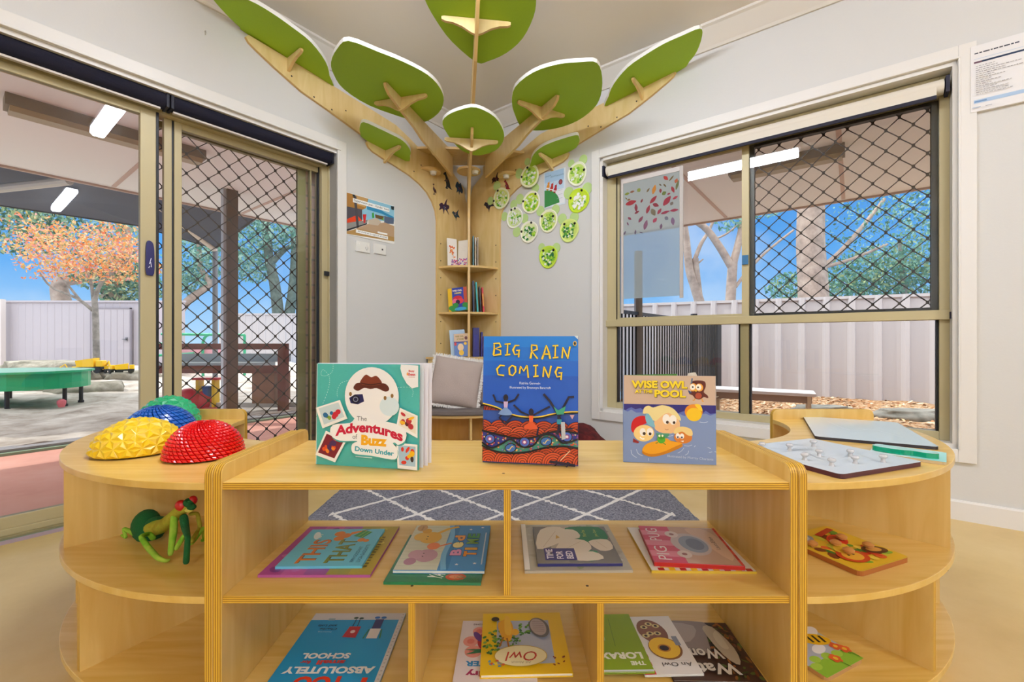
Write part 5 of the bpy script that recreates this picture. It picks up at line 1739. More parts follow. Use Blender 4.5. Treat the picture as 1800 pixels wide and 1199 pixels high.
STK = [('emu', 762.5, 334, .052, 0, '4A2A2E', 'dark red and blue emu sticker on the left tree board'), ('kangaroo', 785, 321, .075, 0, '2C3440', 'dark kangaroo sticker right of the emu sticker'), ('possum', 807, 333, .072, 0, '26405A', 'blue possum sticker nearest the corner on the left board'), ('lizard', 781.5, 368, .082, 0, '3A2440', 'purple-brown lizard sticker low on the left board'), ('bird', 801, 379, .07, 0, '2A4450', 'blue-grey bird sticker lowest on the left board'),
       ('lizard', 872, 318, .062, 1, '3A2036', 'dark purple lizard sticker on the right board above the plates'), ('kangaroo', 890, 328, .05, 1, '8E2430', 'small red kangaroo sticker beside the right puck light'), ('bird', 859, 362, .085, 1, '2C2A36', 'black bird sticker left of the leftmost plate face')]
for kind_, px, py, s, side, cc, lab in STK:
    a, z = (sR if side else sL)(px, py, .019)
    loc = on_right(a, z, .0192) if side else on_left(a, z, .0192)
    b = MB()
    pts = [(x * s, (y - (.35 if kind_ == 'emu' else 0)) * s * 1.1) for x, y in SIL[kind_]]
    pts = [(x * 1.25, y * 1.25) for x, y in pts]
    b.prism(smooth_pts(pts, 3), (0, -0.0003, 0), (1, 0, 0), (0, 0, 1), (0, -1, 0), 0.0008, plain(cc, 0.5))
    ar = Art(b, (0, -0.0011, 0), (1, 0, 0), (0, 0, 1), (0, -1, 0), lift=.0002)
    rnd = random.Random(px)
    for k in range(5):
        x, y = rnd.uniform(-.15, .15) * s, rnd.uniform(-.05, .3) * s
        ar.oval(rnd.choice(['6A8AA8', 'A8464A', '3E6E8E', 'C9A08A']), x, y, s * .07, s * .045, rnd.uniform(0, 3), n=8)
    tag(b.build('animal_sticker', loc=loc, rot=TH_R if side else TH_L), lab, 'sticker', 'animal stickers on the tree boards')

# ================================================================== THINGS ON THE LOW SHELVES
def dome(name, label, c, r, h, hexc, style, rz):
    bm = bmesh.new()
    m = plain(hexc, 0.22 if style != 'yellow' else 0.3, coat=0.5, spec=0.6)
    if style in ('yellow', 'green'):
        bmesh.ops.create_icosphere(bm, subdivisions=3, radius=1)
        bmesh.ops.bisect_plane(bm, geom=bm.verts[:] + bm.edges[:] + bm.faces[:], plane_co=(0, 0, 0.02), plane_no=(0, 0, 1), clear_inner=True)
        if style == 'yellow':
            bmesh.ops.poke(bm, faces=[f for f in bm.faces if f.calc_center_median().z > .05], offset=0.062)
        else:
            fs = [f for f in bm.faces if f.calc_center_median().z > .06]
            res = bmesh.ops.poke(bm, faces=fs, offset=0.05)
    else:
        nlat, nlon = (15, 44) if style == 'red' else (11, 34)
        rings = []
        for i in range(nlat):
            a = PI / 2 * i / nlat
            rings.append([bm.verts.new((math.cos(a) * math.cos(2 * PI * (k + .5 * (i % 2)) / nlon), math.cos(a) * math.sin(2 * PI * (k + .5 * (i % 2)) / nlon), math.sin(a))) for k in range(nlon)])
        top = bm.verts.new((0, 0, 1))
        cells = []
        for i in range(nlat - 1):
            for k in range(nlon):
                k2 = (k + 1) % nlon
                if i % 2 == 0:
                    cells.append(bm.faces.new((rings[i][k], rings[i][k2], rings[i + 1][k])) if False else bm.faces.new((rings[i][k], rings[i][k2], rings[i + 1][k2 if False else k], rings[i + 1][(k - 1) % nlon])))
                else:
                    cells.append(bm.faces.new((rings[i][k], rings[i][k2], rings[i + 1][(k + 2) % nlon if False else k2], rings[i + 1][k])))
        for k in range(nlon):
            bm.faces.new((rings[-1][k], rings[-1][(k + 1) % nlon], top))
        bm.normal_update()
        for f in list(cells):
            if style == 'blue':
                ret = bmesh.ops.inset_individual(bm, faces=[f], thickness=0.022, depth=0.0)
                for v in f.verts: v.co *= 1.085
            else:
                ret = bmesh.ops.inset_individual(bm, faces=[f], thickness=0.018, depth=0.0)
                for v in f.verts: v.co *= 1.05
        if style == 'red':
            bmesh.ops.poke(bm, faces=cells, offset=0.035)
    for v in bm.verts:
        z = v.co.z
        v.co = Vector((v.co.x * r, v.co.y * r, z * h + 0.003))
    bot = [v for v in bm.verts if v.co.z < 0.008 + (0.0 if style != 'yellow' else .002)]
    bmesh.ops.recalc_face_normals(bm, faces=bm.faces)
    me = bpy.data.meshes.new(name); bm.to_mesh(me); bm.free()
    me.materials.append(m)
    o = bpy.data.objects.new(name, me); col.objects.link(o)
    md = o.modifiers.new('bevel', 'BEVEL'); md.width = 0.0012 if style != 'yellow' else 0.0006; md.segments = 2; md.limit_method = 'ANGLE'; md.angle_limit = math.radians(12)
    o.location = c; o.rotation_euler = (0, 0, rz)
    return tag(o, label, 'sensory dome', 'textured stepping domes on the left bookcase')
dome('sensory_dome', 'yellow dome with star-burst facets on the left bookcase', (-.948, 1.125, ZT), .094, .080, 'EBC40C', 'yellow', .3)
dome('sensory_dome', 'red dome with rows of studs nearest the low bookcase', (-.752, 1.083, ZT), .080, .078, 'E00A10', 'red', .1)
dome('sensory_dome', 'blue dome with square bumps behind the yellow dome', (-1.048, 1.318, ZT), .088, .080, '0E5CB8', 'blue', .5)
dome('sensory_dome', 'green dome with pointed leafy bumps furthest back', (-1.150, 1.485, ZT), .088, .092, '17A56C', 'green', .9)

# long-limbed plush frog on the left middle shelf
def limb_skin(name, chain, mat, parent, edges=None, root=0, sub=2):
    vs = [c[0] for c in chain]
    es = edges or [(i, i + 1) for i in range(len(vs) - 1)]
    me = bpy.data.meshes.new(name); me.from_pydata(vs, es, []); me.update()
    o = bpy.data.objects.new(name, me); col.objects.link(o); o.parent = parent
    me.materials.append(mat)
    md = o.modifiers.new('skin', 'SKIN')
    sv = me.skin_vertices[0].data if me.skin_vertices else None
    if sv is None:
        me.attributes.new('skin', 'FLOAT', 'POINT')
    for i, c in enumerate(chain):
        r_ = c[1]
        me.skin_vertices[0].data[i].radius = r_ if isinstance(r_, tuple) else (r_, r_)
        me.skin_vertices[0].data[i].use_root = (i == root)
    s2 = o.modifiers.new('sub', 'SUBSURF'); s2.levels = sub; s2.render_levels = sub
    md.use_smooth_shade = True
    return o
FO = Vector((-.86, 1.06, ZM))
def fz(px, py, Y): return tuple(yard(px, py, Y) - FO)
def ff(px, py):
    Y = (EYE - ZM - .008) * FOC / (py - 600); return tuple(yard(px, py, Y) - FO)
frog = thing('plush_frog', 'long-limbed green plush frog with red eyes on the left middle shelf', 'soft toy', FO)
plush = ramp_noise('green_plush', [(0.25, '3E8A1C'), (0.5, '7FB82E'), (0.75, 'B7C850')], scale=16, detail=3, rough=0.9, bump=0.3, bdist=.004)
plushd = plain('0E5A26', 0.9, bump=0.3, bscale=300)
belly = plain('C9C058', 0.9, bump=0.2, bscale=300)
tan_pl = ramp_noise('olive_plush', [(0.3, '8A7E1C'), (0.5, 'A8A032'), (0.72, '7FA02C')], scale=22, detail=3, rough=0.9, bump=0.3, bdist=.004)
limb_skin('body', [(fz(256, 942, 1.13), .018), (fz(264, 930, 1.13), .022), (fz(286, 926, 1.11), .018), (fz(302, 912, 1.08), .016), (fz(314, 900, 1.07), .014), (fz(324, 893, 1.06), .015), (fz(335, 892, 1.05), .011)], tan_pl, frog)
b = MB(); b.ball(fz(257, 924, 1.145), (.030, .034, .040), plushd, 20, 12); b.ball(fz(276, 924, 1.135), (.034, .024, .022), plushd, 16, 10); b.ball(fz(263, 934, 1.135), (.034, .03, .030), plushd, 16, 10); b.build('back_patch', frog, smooth=80)
for nm, ch, m_ in (('arm', [(fz(306, 905, 1.065), .008), (fz(305, 935, 1.05), .009), (ff(299, 979), .006)], plush),
               ('arm', [(fz(322, 905, 1.05), .010), (fz(326, 930, 1.03), .009), (fz(330, 945, .985), .006), (ff(327, 994), .007)], plushd),
               ('arm', [(fz(331, 905, 1.07), .005), (fz(347, 902, 1.075), .005), (fz(352, 928, 1.07), .005), (fz(335, 955, 1.02), .006)], tan_pl),
               ('hind_leg', [(fz(272, 950, 1.09), .007), (fz(262, 938, 1.09), .006), (fz(247, 944, 1.06), .006), (fz(262, 965, 1.03), .007), (fz(278, 982, .995), .006), (ff(292, 987), .005), (ff(299, 984), .003)], plush),
               ('hind_leg', [(fz(255, 950, 1.12), .007), (fz(232, 936, 1.12), .006), (fz(216, 929, 1.115), .005), (ff(222, 946), .004), (ff(213, 941), .003)], plush),
               ('hind_leg', [(fz(308, 968, 1.03), .006), (fz(326, 938, 1.03), .006), (fz(335, 958, 1.03), .006), (fz(358, 928, 1.07), .005), (ff(359, 950), .005), (ff(352, 951), .004)], plush)):
    limb_skin(nm, ch, m_, frog, sub=1)
b = MB(); b.ball(fz(318, 889, 1.05), (.013, .010, .013), plain('C0121C', .3), 16, 10); b.build('eye', frog, smooth=80)
b = MB(); b.ball(fz(339, 880, 1.055), (.010, .009, .011), plain('C0121C', .3), 16, 10); b.build('eye', frog, smooth=80)
b = MB(); b.ball(fz(333, 884, 1.052), (.013, .012, .011), plushd, 16, 10); b.ball(fz(337, 892, 1.043), (.010, .009, .007), plushd, 12, 8); b.build('head_top', frog, smooth=80)
b = MB(); b.ball(fz(333, 897, 1.043), (.010, .008, .006), belly, 12, 8); b.build('mouth', frog, smooth=80)


# puzzles
def board(name, label, A, B, C, z, t, face, edge, cat='puzzle'):
    """board with corner A, side A->B and side A->C on a shelf at height z"""
    A, B, C = Vector((*A, 0)), Vector((*B, 0)), Vector((*C, 0))
    w = (B - A).length; u = (B - A).normalized(); v = (C - A); v = (v - u * v.dot(u)); h = v.length
    an = math.atan2(u.y, u.x)
    left = u.x * v.y - u.y * v.x > 0
    th_ = thing(name, label, cat, (A.x, A.y, z), (0, 0, an))
    s = 1 if left else -1
    r = .012
    pts = []
    for cx_, cy_, a0 in ((w - r, r, -90), (w - r, h - r, 0), (r, h - r, 90), (r, r, 180)):
        for k in range(5):
            a = math.radians(a0 + 90 * k / 4); pts.append((cx_ + r * math.cos(a), (cy_ + r * math.sin(a)) * s))
    b = MB(); b.prism(pts, (0, 0, 0.0003), (1, 0, 0), (0, 1, 0), UP, t, face, edge)
    ar = Art(b, (0, 0, t + .0003), (1, 0, 0), (0, s, 0), UP, lift=.0002)
    return th_, b, ar, w, h, s
PZ = plain('C9D0D4', 0.25, spec=0.6)
th_, b, ar, w, h, s = board('peg_puzzle', 'pale grey jigsaw board with nine clear pegs on the right bookcase', (.664, .893), (.919, .989), (.60, 1.14), ZT, .010, PZ, plain('4A1E2C', .5))
rnd = random.Random(8)
for k in range(9):
    x, y = rnd.uniform(.03, w - .07), rnd.uniform(.03, h - .06)
    ar.line('9FA9AE', smooth_pts([(x + rnd.uniform(-.03, .05), y + rnd.uniform(-.03, .05)) for _ in range(4)], 4), .0012)
b.build('board', th_)
inv = Matrix.Rotation(-th_.rotation_euler.z, 3, 'Z')
for x, y in ((.624, 1.104), (.684, 1.091), (.769, 1.129), (.662, 1.001), (.717, 1.033), (.690, .955), (.79, 1.033), (.756, .975), (.826, .985)):
    p = inv @ Vector((x - .664, y - .893, 0))
    b = MB(); b.lathe([(.006, .0102), (.0045, .013), (.004, .018), (.0075, .021), (.008, .024), (.006, .027), (0, .0275)], (p.x, p.y, 0), plain('D8D4D2', .1, spec=.8, alpha=.75), n=14)
    b.build('peg', th_, smooth=40)
th_, b, ar, w, h, s = board('puzzle_board', 'large glossy white board with dark edges at the back of the right bookcase', (1.095, 1.133), (.864, 1.261), (1.233, 1.505), ZT, .008, plain('D2DADB', .18, spec=.6), plain('26202A', .5))
ar.line('A9B3B6', smooth_pts([(.05, .1), (.1, .2), (.16, .15), (.2, .3)], 4, False), .001); b.build('board', th_)
th_, b, ar, w, h, s = board('play_tray', 'small white and aqua board with a wavy green acrylic piece on top', (.975, .993), (1.062, 1.082), (.893, 1.103), ZT, .007, plain('DCE6E4', .3), plain('C8B490', .5))
ar.rect('9CD8D4', .0, .0, w * .96, h * .45); ar.rect('E8E2B8', .02, .03, .05, .05); b.build('board', th_)
b = MB()
wv_ = smooth_pts([(.012, .022), (.03, .014), (.05, .020), (.07, .012), (.10, .015), (.118, .03), (.112, .052), (.09, .06), (.07, .052), (.05, .058), (.03, .055), (.014, .045)], 4)
b.prism([(y * .85 + .004, (x * 1.12) * s) for x, y in wv_], (0, 0, .0078), (1, 0, 0), (0, 1, 0), UP, .012, plain('BFE3D6', .1, spec=.7), plain('0E9A74', .15))
b.build('acrylic_piece', th_)
th_, b, ar, w, h, s = board('animal_puzzle', 'colourful jungle animal peg puzzle on the right middle shelf', (.743, .944), (.909, 1.011), (.697, 1.126), ZM, .011, plain('D8B638', .4), plain('A8622A', .5))
rnd = random.Random(6)
ar.rect('E3B92C', .004, .004, w - .004, h - .004)
for k in range(34):
    ar.oval(rnd.choice(['C8341E', 'E0622A', '7A3A1A', 'F0D04A', '5E9A2E', '8AB83A', '3F7A2A', 'C9C23A']), rnd.uniform(.02, w - .02), rnd.uniform(.02, h - .02), rnd.uniform(.008, .018), rnd.uniform(.006, .014), rnd.uniform(0, 3), n=9)
ar.oval('D8341E', w * .62, h * .62, .034, .022, .5); ar.oval('A82A1A', w * .62, h * .66, .02, .012, .2)
ar.oval('C9431E', .06, .05, .036, .030); ar.oval('E8B23A', .06, .05, .024, .020); ar.oval('2A1A10', .053, .055, .003); ar.oval('2A1A10', .068, .054, .003)
ar.oval('5A2E1A', w * .78, .05, .030, .018, -.3); ar.oval('D8A04A', w * .78, .052, .018, .011, -.3)
ar.oval('8E8F92', .04, h * .84, .030, .024); ar.oval('B9BABC', .04, h * .84, .02, .016); ar.oval('E8C23A', w * .42, h * .45, .03, .016, .4)
ar.rect('B8301E', w * .5, h * .8, w * .9, h * .88, .2)
b.build('board', th_)
for x, y in ((.04, h * .86), (w * .42, h * .52), (w * .68, h * .6), (.062, .06), (w * .75, .06), (.02, h * .62)):
    b = MB(); b.lathe([(.003, .0115), (.003, .016), (.011, .018), (.012, .023), (.006, .027), (0, .028)], (x, y * s, 0), plain('C98A4A', .35, coat=.4), n=14); b.build('knob', th_, smooth=40)
th_, b, ar, w, h, s = board('bee_puzzle', 'bee and flower jigsaw board on the right bottom shelf', (.67, .941), (.795, 1.000), (.60, 1.10), ZB, .009, plain('B4BCC6', .45), plain('B98E5A', .5))
ar.rect('8FBF3A', .0, .0, w, h * .22)
for x, y in ((.015, .03), (.035, .045), (.07, .04), (.1, .035)): ar.oval('A8CF4A', x, y, .014, .010)
ar.oval('F3F1EC', .078, .062, .022, .012, .2); ar.oval('F3F1EC', .124, .108, .024, .014, .3); ar.oval('F3F1EC', .106, .122, .022, .013, 1.2)
ar.oval('F0BE1E', .104, .086, .036, .020, -.5)
for k in range(3): ar.line('2A2018', [(.090 + k * .013, .080 - k * .006), (.098 + k * .013, .106 - k * .008)], .006)
for x, y in ((.122, .050), (.131, .036), (.078, .026)):
    for q in range(5): ar.oval('E0622E', x + .008 * math.cos(q * 1.257), y + .008 * math.sin(q * 1.257), .006)
    ar.oval('F0C23A', x, y, .005); ar.line('4A8A2A', [(x, y - .01), (x + .004, y - .03)], .002)
b.build('board', th_)
# screw-like catch on the right lower divider
b = MB(); b.tube([(0, 0, 0), (0, -.006, .004), (0, -.008, .016)], .003, plain('5A5660', .4, metal=.5), n=8)
tag(b.build('small_catch', loc=(.58 + .708 * math.cos(math.radians(30)) + .004, 1.58 - .708 * math.sin(math.radians(30)) - .002, .185)), 'tiny metal catch on the far divider of the right bookcase', 'catch')

# ================================================================== BOOKS
def page_mat():
    return plain('F1EEE6', 0.65)


def book_flat(label, x, y, z, ang, w, h, t, cover, art=None, tilt=0.0, group=None, spine=None, pages=True):
    """a closed book lying on its back cover; local +x is the reading direction, +y the top of the cover"""
    th_ = thing('picture_book', label, 'book', (x, y, z), (0, tilt, ang), group)
    cv = plain(cover, .33, coat=.25)
    ct = .0012
    b = MB()
    b.box(-w / 2, -h / 2, .0003, w / 2, h / 2, ct, cv)
    b.box(-w / 2, -h / 2, t - ct, w / 2, h / 2, t, cv)
    b.box(-w / 2, -h / 2, ct, -w / 2 + ct, h / 2, t - ct, plain(spine, .35) if spine else cv)
    if art:
        A_ = Art(b, (-w / 2, -h / 2, t), (1, 0, 0), (0, 1, 0), UP, lift=.0002, step=.00003)
        A_.clip = (.0002, .0002, w - .0002, h - .0002)
        A_.ox = 0
        art(A_, w, h)
    b.build('cover', th_)
    if pages:
        b = MB(); b.box(-w / 2 + ct, -h / 2 + .003, ct, w / 2 - .003, h / 2 - .003, t - ct, page_mat()); b.build('pages', th_)
    return th_


def book_stand(label, A, B, z, h, cover, art, lean=0.0, back=18, back_c=None, leaves=(), spine_c=None, back_w=None):
    """a picture book standing half open: spine on the left at A, front cover running to B"""
    A, B = Vector((*A, 0)), Vector((*B, 0))
    w = (B - A).length
    th_ = thing('picture_book', label, 'book', (A.x, A.y, z), (-math.radians(lean), 0, math.atan2(B.y - A.y, B.x - A.x)))
    b = MB()
    b.box(0, 0, .0004, w, .0016, h, plain(cover, .33, coat=.25))
    A_ = Art(b, (0, 0, .0004), (1, 0, 0), (0, 0, 1), (0, -1, 0), lift=.0001, step=.00003)
    A_.clip = (.0002, .0002, w - .0002, h - .0002)
    art(A_, w, h)
    b.build('front_cover', th_)
    def leafy(nm, deg, m, y0, hh, ww, curl=0.0, tk=.0006, x_off=0.0):
        b = MB(); n = 10
        a = math.radians(deg)
        lo = []
        for k in range(n + 1):
            u = ww * k / n
            c = curl * math.sin(PI * k / n)
            lo.append((math.cos(a) * u - math.sin(a) * c + x_off, y0 + math.sin(a) * u + math.cos(a) * c))
        vs = [(x, y, .0006) for x, y in lo] + [(x, y, hh) for x, y in lo] + [(x, y + tk, .0006) for x, y in lo] + [(x, y + tk, hh) for x, y in lo]
        n1 = n + 1
        fs = [(k, k + 1, n1 + k + 1, n1 + k) for k in range(n)] + [(3 * n1 + k, 3 * n1 + k + 1, 2 * n1 + k + 1, 2 * n1 + k) for k in range(n)] + [(n1 + k, n1 + k + 1, 3 * n1 + k + 1, 3 * n1 + k) for k in range(n)]
        fs += [(n, 2 * n1 + n, 3 * n1 + n, n1 + n)]
        b.mesh(vs, fs, m); b.build(nm, th_, smooth=50)
    for (deg, wf, hf, curl, tk) in leaves:
        leafy('page', deg, plain('ECEAF2', .6), .002, h * hf, w * wf, curl, tk)
    leafy('back_cover', back, plain(back_c or cover, .4), .004, h, w if back_w is None else back_w, 0, .0016)
    b = MB(); b.box(-.0012, 0, .0004, .0004, .006, h, plain(spine_c or cover, .35)); b.build('spine', th_)
    return th_


def mapper(w, h, x0, x1, y0, y1):
    """cover coordinates from a measuring grid: x0..x1 across, y0 (top) .. y1 (bottom)"""
    def f(*pts):
        q = [((x - x0) / (x1 - x0) * w, h - (y - y0) / (y1 - y0) * h) for x, y in pts]
        q = [(min(max(x, .0004), w - .0004), min(max(y, .0004), h - .0004)) for x, y in q]
        return q if len(q) > 1 else q[0]
    kx, ky = w / (x1 - x0), h / (y1 - y0)
    return f, kx, ky


# ---- the three books standing on the top board
def art_explorer(a, w, h):
    f, kx, ky = mapper(w, h, 78, 1068, 110, 1105)
    rnd = random.Random(1)
    for k in range(150):
        x, y = rnd.uniform(85, 1050), rnd.uniform(120, 1090)
        L = rnd.uniform(14, 30); an = rnd.uniform(0, 3.1)
        a.poly(rnd.choice(['5CC3BC', '45AFA9', '5ABFBA']), f((x, y), (x + L * math.cos(an), y + L * math.sin(an)), (x + L * math.cos(an) - 6 * math.sin(an), y + L * math.sin(an) + 6 * math.cos(an))))
    def dash(pts):
        P_ = smooth_pts(pts, 8, False)
        for k in range(0, len(P_) - 1, 2): a.line('D6F0EE', list(f(P_[k], P_[k + 1])), .0009)
    dash([(250, 120), (240, 190), (180, 230), (130, 220), (150, 170), (210, 230), (215, 310), (190, 410), (150, 510)]); dash([(410, 270), (330, 300), (295, 380), (300, 440)]); dash([(880, 330), (980, 325), (1020, 360), (1010, 420)])
    # corner label
    a.poly('F2F3F6', list(f((905, 112), (1068, 120), (1068, 320), (1010, 335), (960, 290), (920, 220), (900, 150))))
    a.text('C41230', 'Busy', *f((978, 188)), 54 * kx, 27 * ky, bold=.03); a.text('C41230', 'Bees', *f((974, 217)), 66 * kx, 28 * ky, bold=.03); a.rect('D8A0A8', *f((978, 232)), *f((1036, 227)))
    a.poly('F0A01E', list(f((958, 200), (968, 180), (974, 210), (964, 216))))
    # white oval with an explorer's hat and camera
    cx, cy = f((630, 420)); a.oval('F3F3F6', cx, cy, 258 * kx, 280 * ky, n=40)
    cx, cy = f((800, 510)); a.oval('D9EBF4', cx, cy, 92 * kx, 92 * ky)
    a.poly('5A2418', smooth_pts(list(f((455, 345), (480, 300), (530, 290), (620, 300), (720, 290), (775, 305), (798, 350), (760, 372), (680, 340), (620, 350), (560, 340), (500, 370))), 3))
    a.poly('7A3420', smooth_pts(list(f((520, 300), (545, 240), (580, 212), (625, 236), (670, 222), (705, 248), (725, 298), (620, 318))), 3))
    a.line('3A140E', smooth_pts(list(f((522, 292), (620, 308), (724, 290))), 4, False), .0022)
    a.poly('23235A', list(f((415, 440), (470, 405), (545, 400), (560, 470), (500, 500), (430, 490)))); cx, cy = f((478, 452)); a.oval('0E0E24', cx, cy, 42 * kx, 40 * ky); a.oval('8A8EA8', cx, cy, 26 * kx, 25 * ky); a.oval('1C1C3C', cx, cy, 18 * kx, 17 * ky)
    for x, y in ((428, 402), (760, 432), (826, 410)): cx, cy = f((x, y)); a.oval('8E6A3A', cx, cy, .0034, .0046)
    # four snapshots
    for q, cols in ((((85, 545), (325, 462), (400, 640), (155, 745)), ('C9DCE2', 'C8283A', '7FA03A', '2A6A9A')), (((190, 765), (395, 850), (285, 1068), (86, 1005)), ('7A1E30', 'D84A1E', 'E8842A', '4A2A5A')), (((900, 520), (1066, 590), (1066, 800), (868, 700)), ('EDE6D6', 'B8323C', 'F0B82A', '6A2A2A')), (((870, 850), (1066, 860), (1066, 1100), (885, 1090)), ('A9C6D8', 'F0B81E', 'D83A2A', '3A2A2A'))):
        a.poly('F4F4F2', list(f(*q)))
        c = (sum(p[0] for p in q) / 4, sum(p[1] for p in q) / 4)
        qi = [(c[0] + (p[0] - c[0]) * .82, c[1] + (p[1] - c[1]) * .78 - 6) for p in q]
        a.poly(cols[0], list(f(*qi)))
        rnd = random.Random(int(c[0]))
        for k in range(9):
            u, v = rnd.uniform(.15, .85), rnd.uniform(.15, .85)
            x = (qi[0][0] * (1 - u) + qi[1][0] * u) * (1 - v) + (qi[3][0] * (1 - u) + qi[2][0] * u) * v
            y = (qi[0][1] * (1 - u) + qi[1][1] * u) * (1 - v) + (qi[3][1] * (1 - u) + qi[2][1] * u) * v
            cx, cy = f((x, y)); a.oval(rnd.choice(cols[1:]), cx, cy, rnd.uniform(.003, .008), rnd.uniform(.003, .007), rnd.uniform(0, 3), n=9)
    # title cloud
    a.poly('46A8A4', smooth_pts(list(f((250, 815), (270, 720), (430, 690), (500, 655), (630, 640), (860, 690), (950, 760), (955, 850), (900, 880), (850, 870), (890, 930), (880, 1000), (830, 1025), (640, 1000), (480, 990), (440, 950), (450, 890), (500, 860), (330, 870))), 3))
    a.poly('F4F5F7', smooth_pts(list(f((240, 800), (262, 705), (430, 680), (490, 620), (600, 600), (640, 640), (860, 670), (960, 745), (950, 830), (890, 870), (860, 850), (840, 860), (880, 905), (880, 985), (830, 1010), (640, 985), (480, 975), (445, 935), (455, 880), (500, 850), (330, 855))), 3))
    x, y = f((495, 655)); a.text('55585E', 'The', x, y, 96 * kx, 42 * ky)
    x, y = f((286, 815)); a.text('C4143C', 'Adventures', x, y, 645 * kx, 98 * ky, bold=.045, rot=-.02, wave=lambda u: .62 * math.sin(PI * min(max(u, 0), 1)) - .12 * u)
    x, y = f((455, 832)); a.text('55585E', 'of', x, y, 46 * kx, 46 * ky)
    x, y = f((538, 888)); a.text('F0AE1E', 'Buzz', x, y, 244 * kx, 100 * ky, bold=.055, rot=-.02)
    x, y = f((478, 946)); a.text('1FA0B4', 'Down Under', x, y, 372 * kx, 46 * ky, bold=.03, rot=-.075)
    x, y = f((486, 1006)); a.rect('BFE6E4', x, y, x + 160 * kx, y + 8 * ky, -.03)
book_stand('aqua picture book with a white oval, standing half open on the left', (-.444, 1.004), (-.2015, .958), ZT, .2285, '4CB9B3', art_explorer, lean=1.0, back=16, back_c='3A2418', leaves=((4, 1.01, 1.0, .004, .001), (8, 1.03, 1.0, .002, .002), (13, 1.045, 1.006, -.003, .0025)), spine_c='DDE6EA')


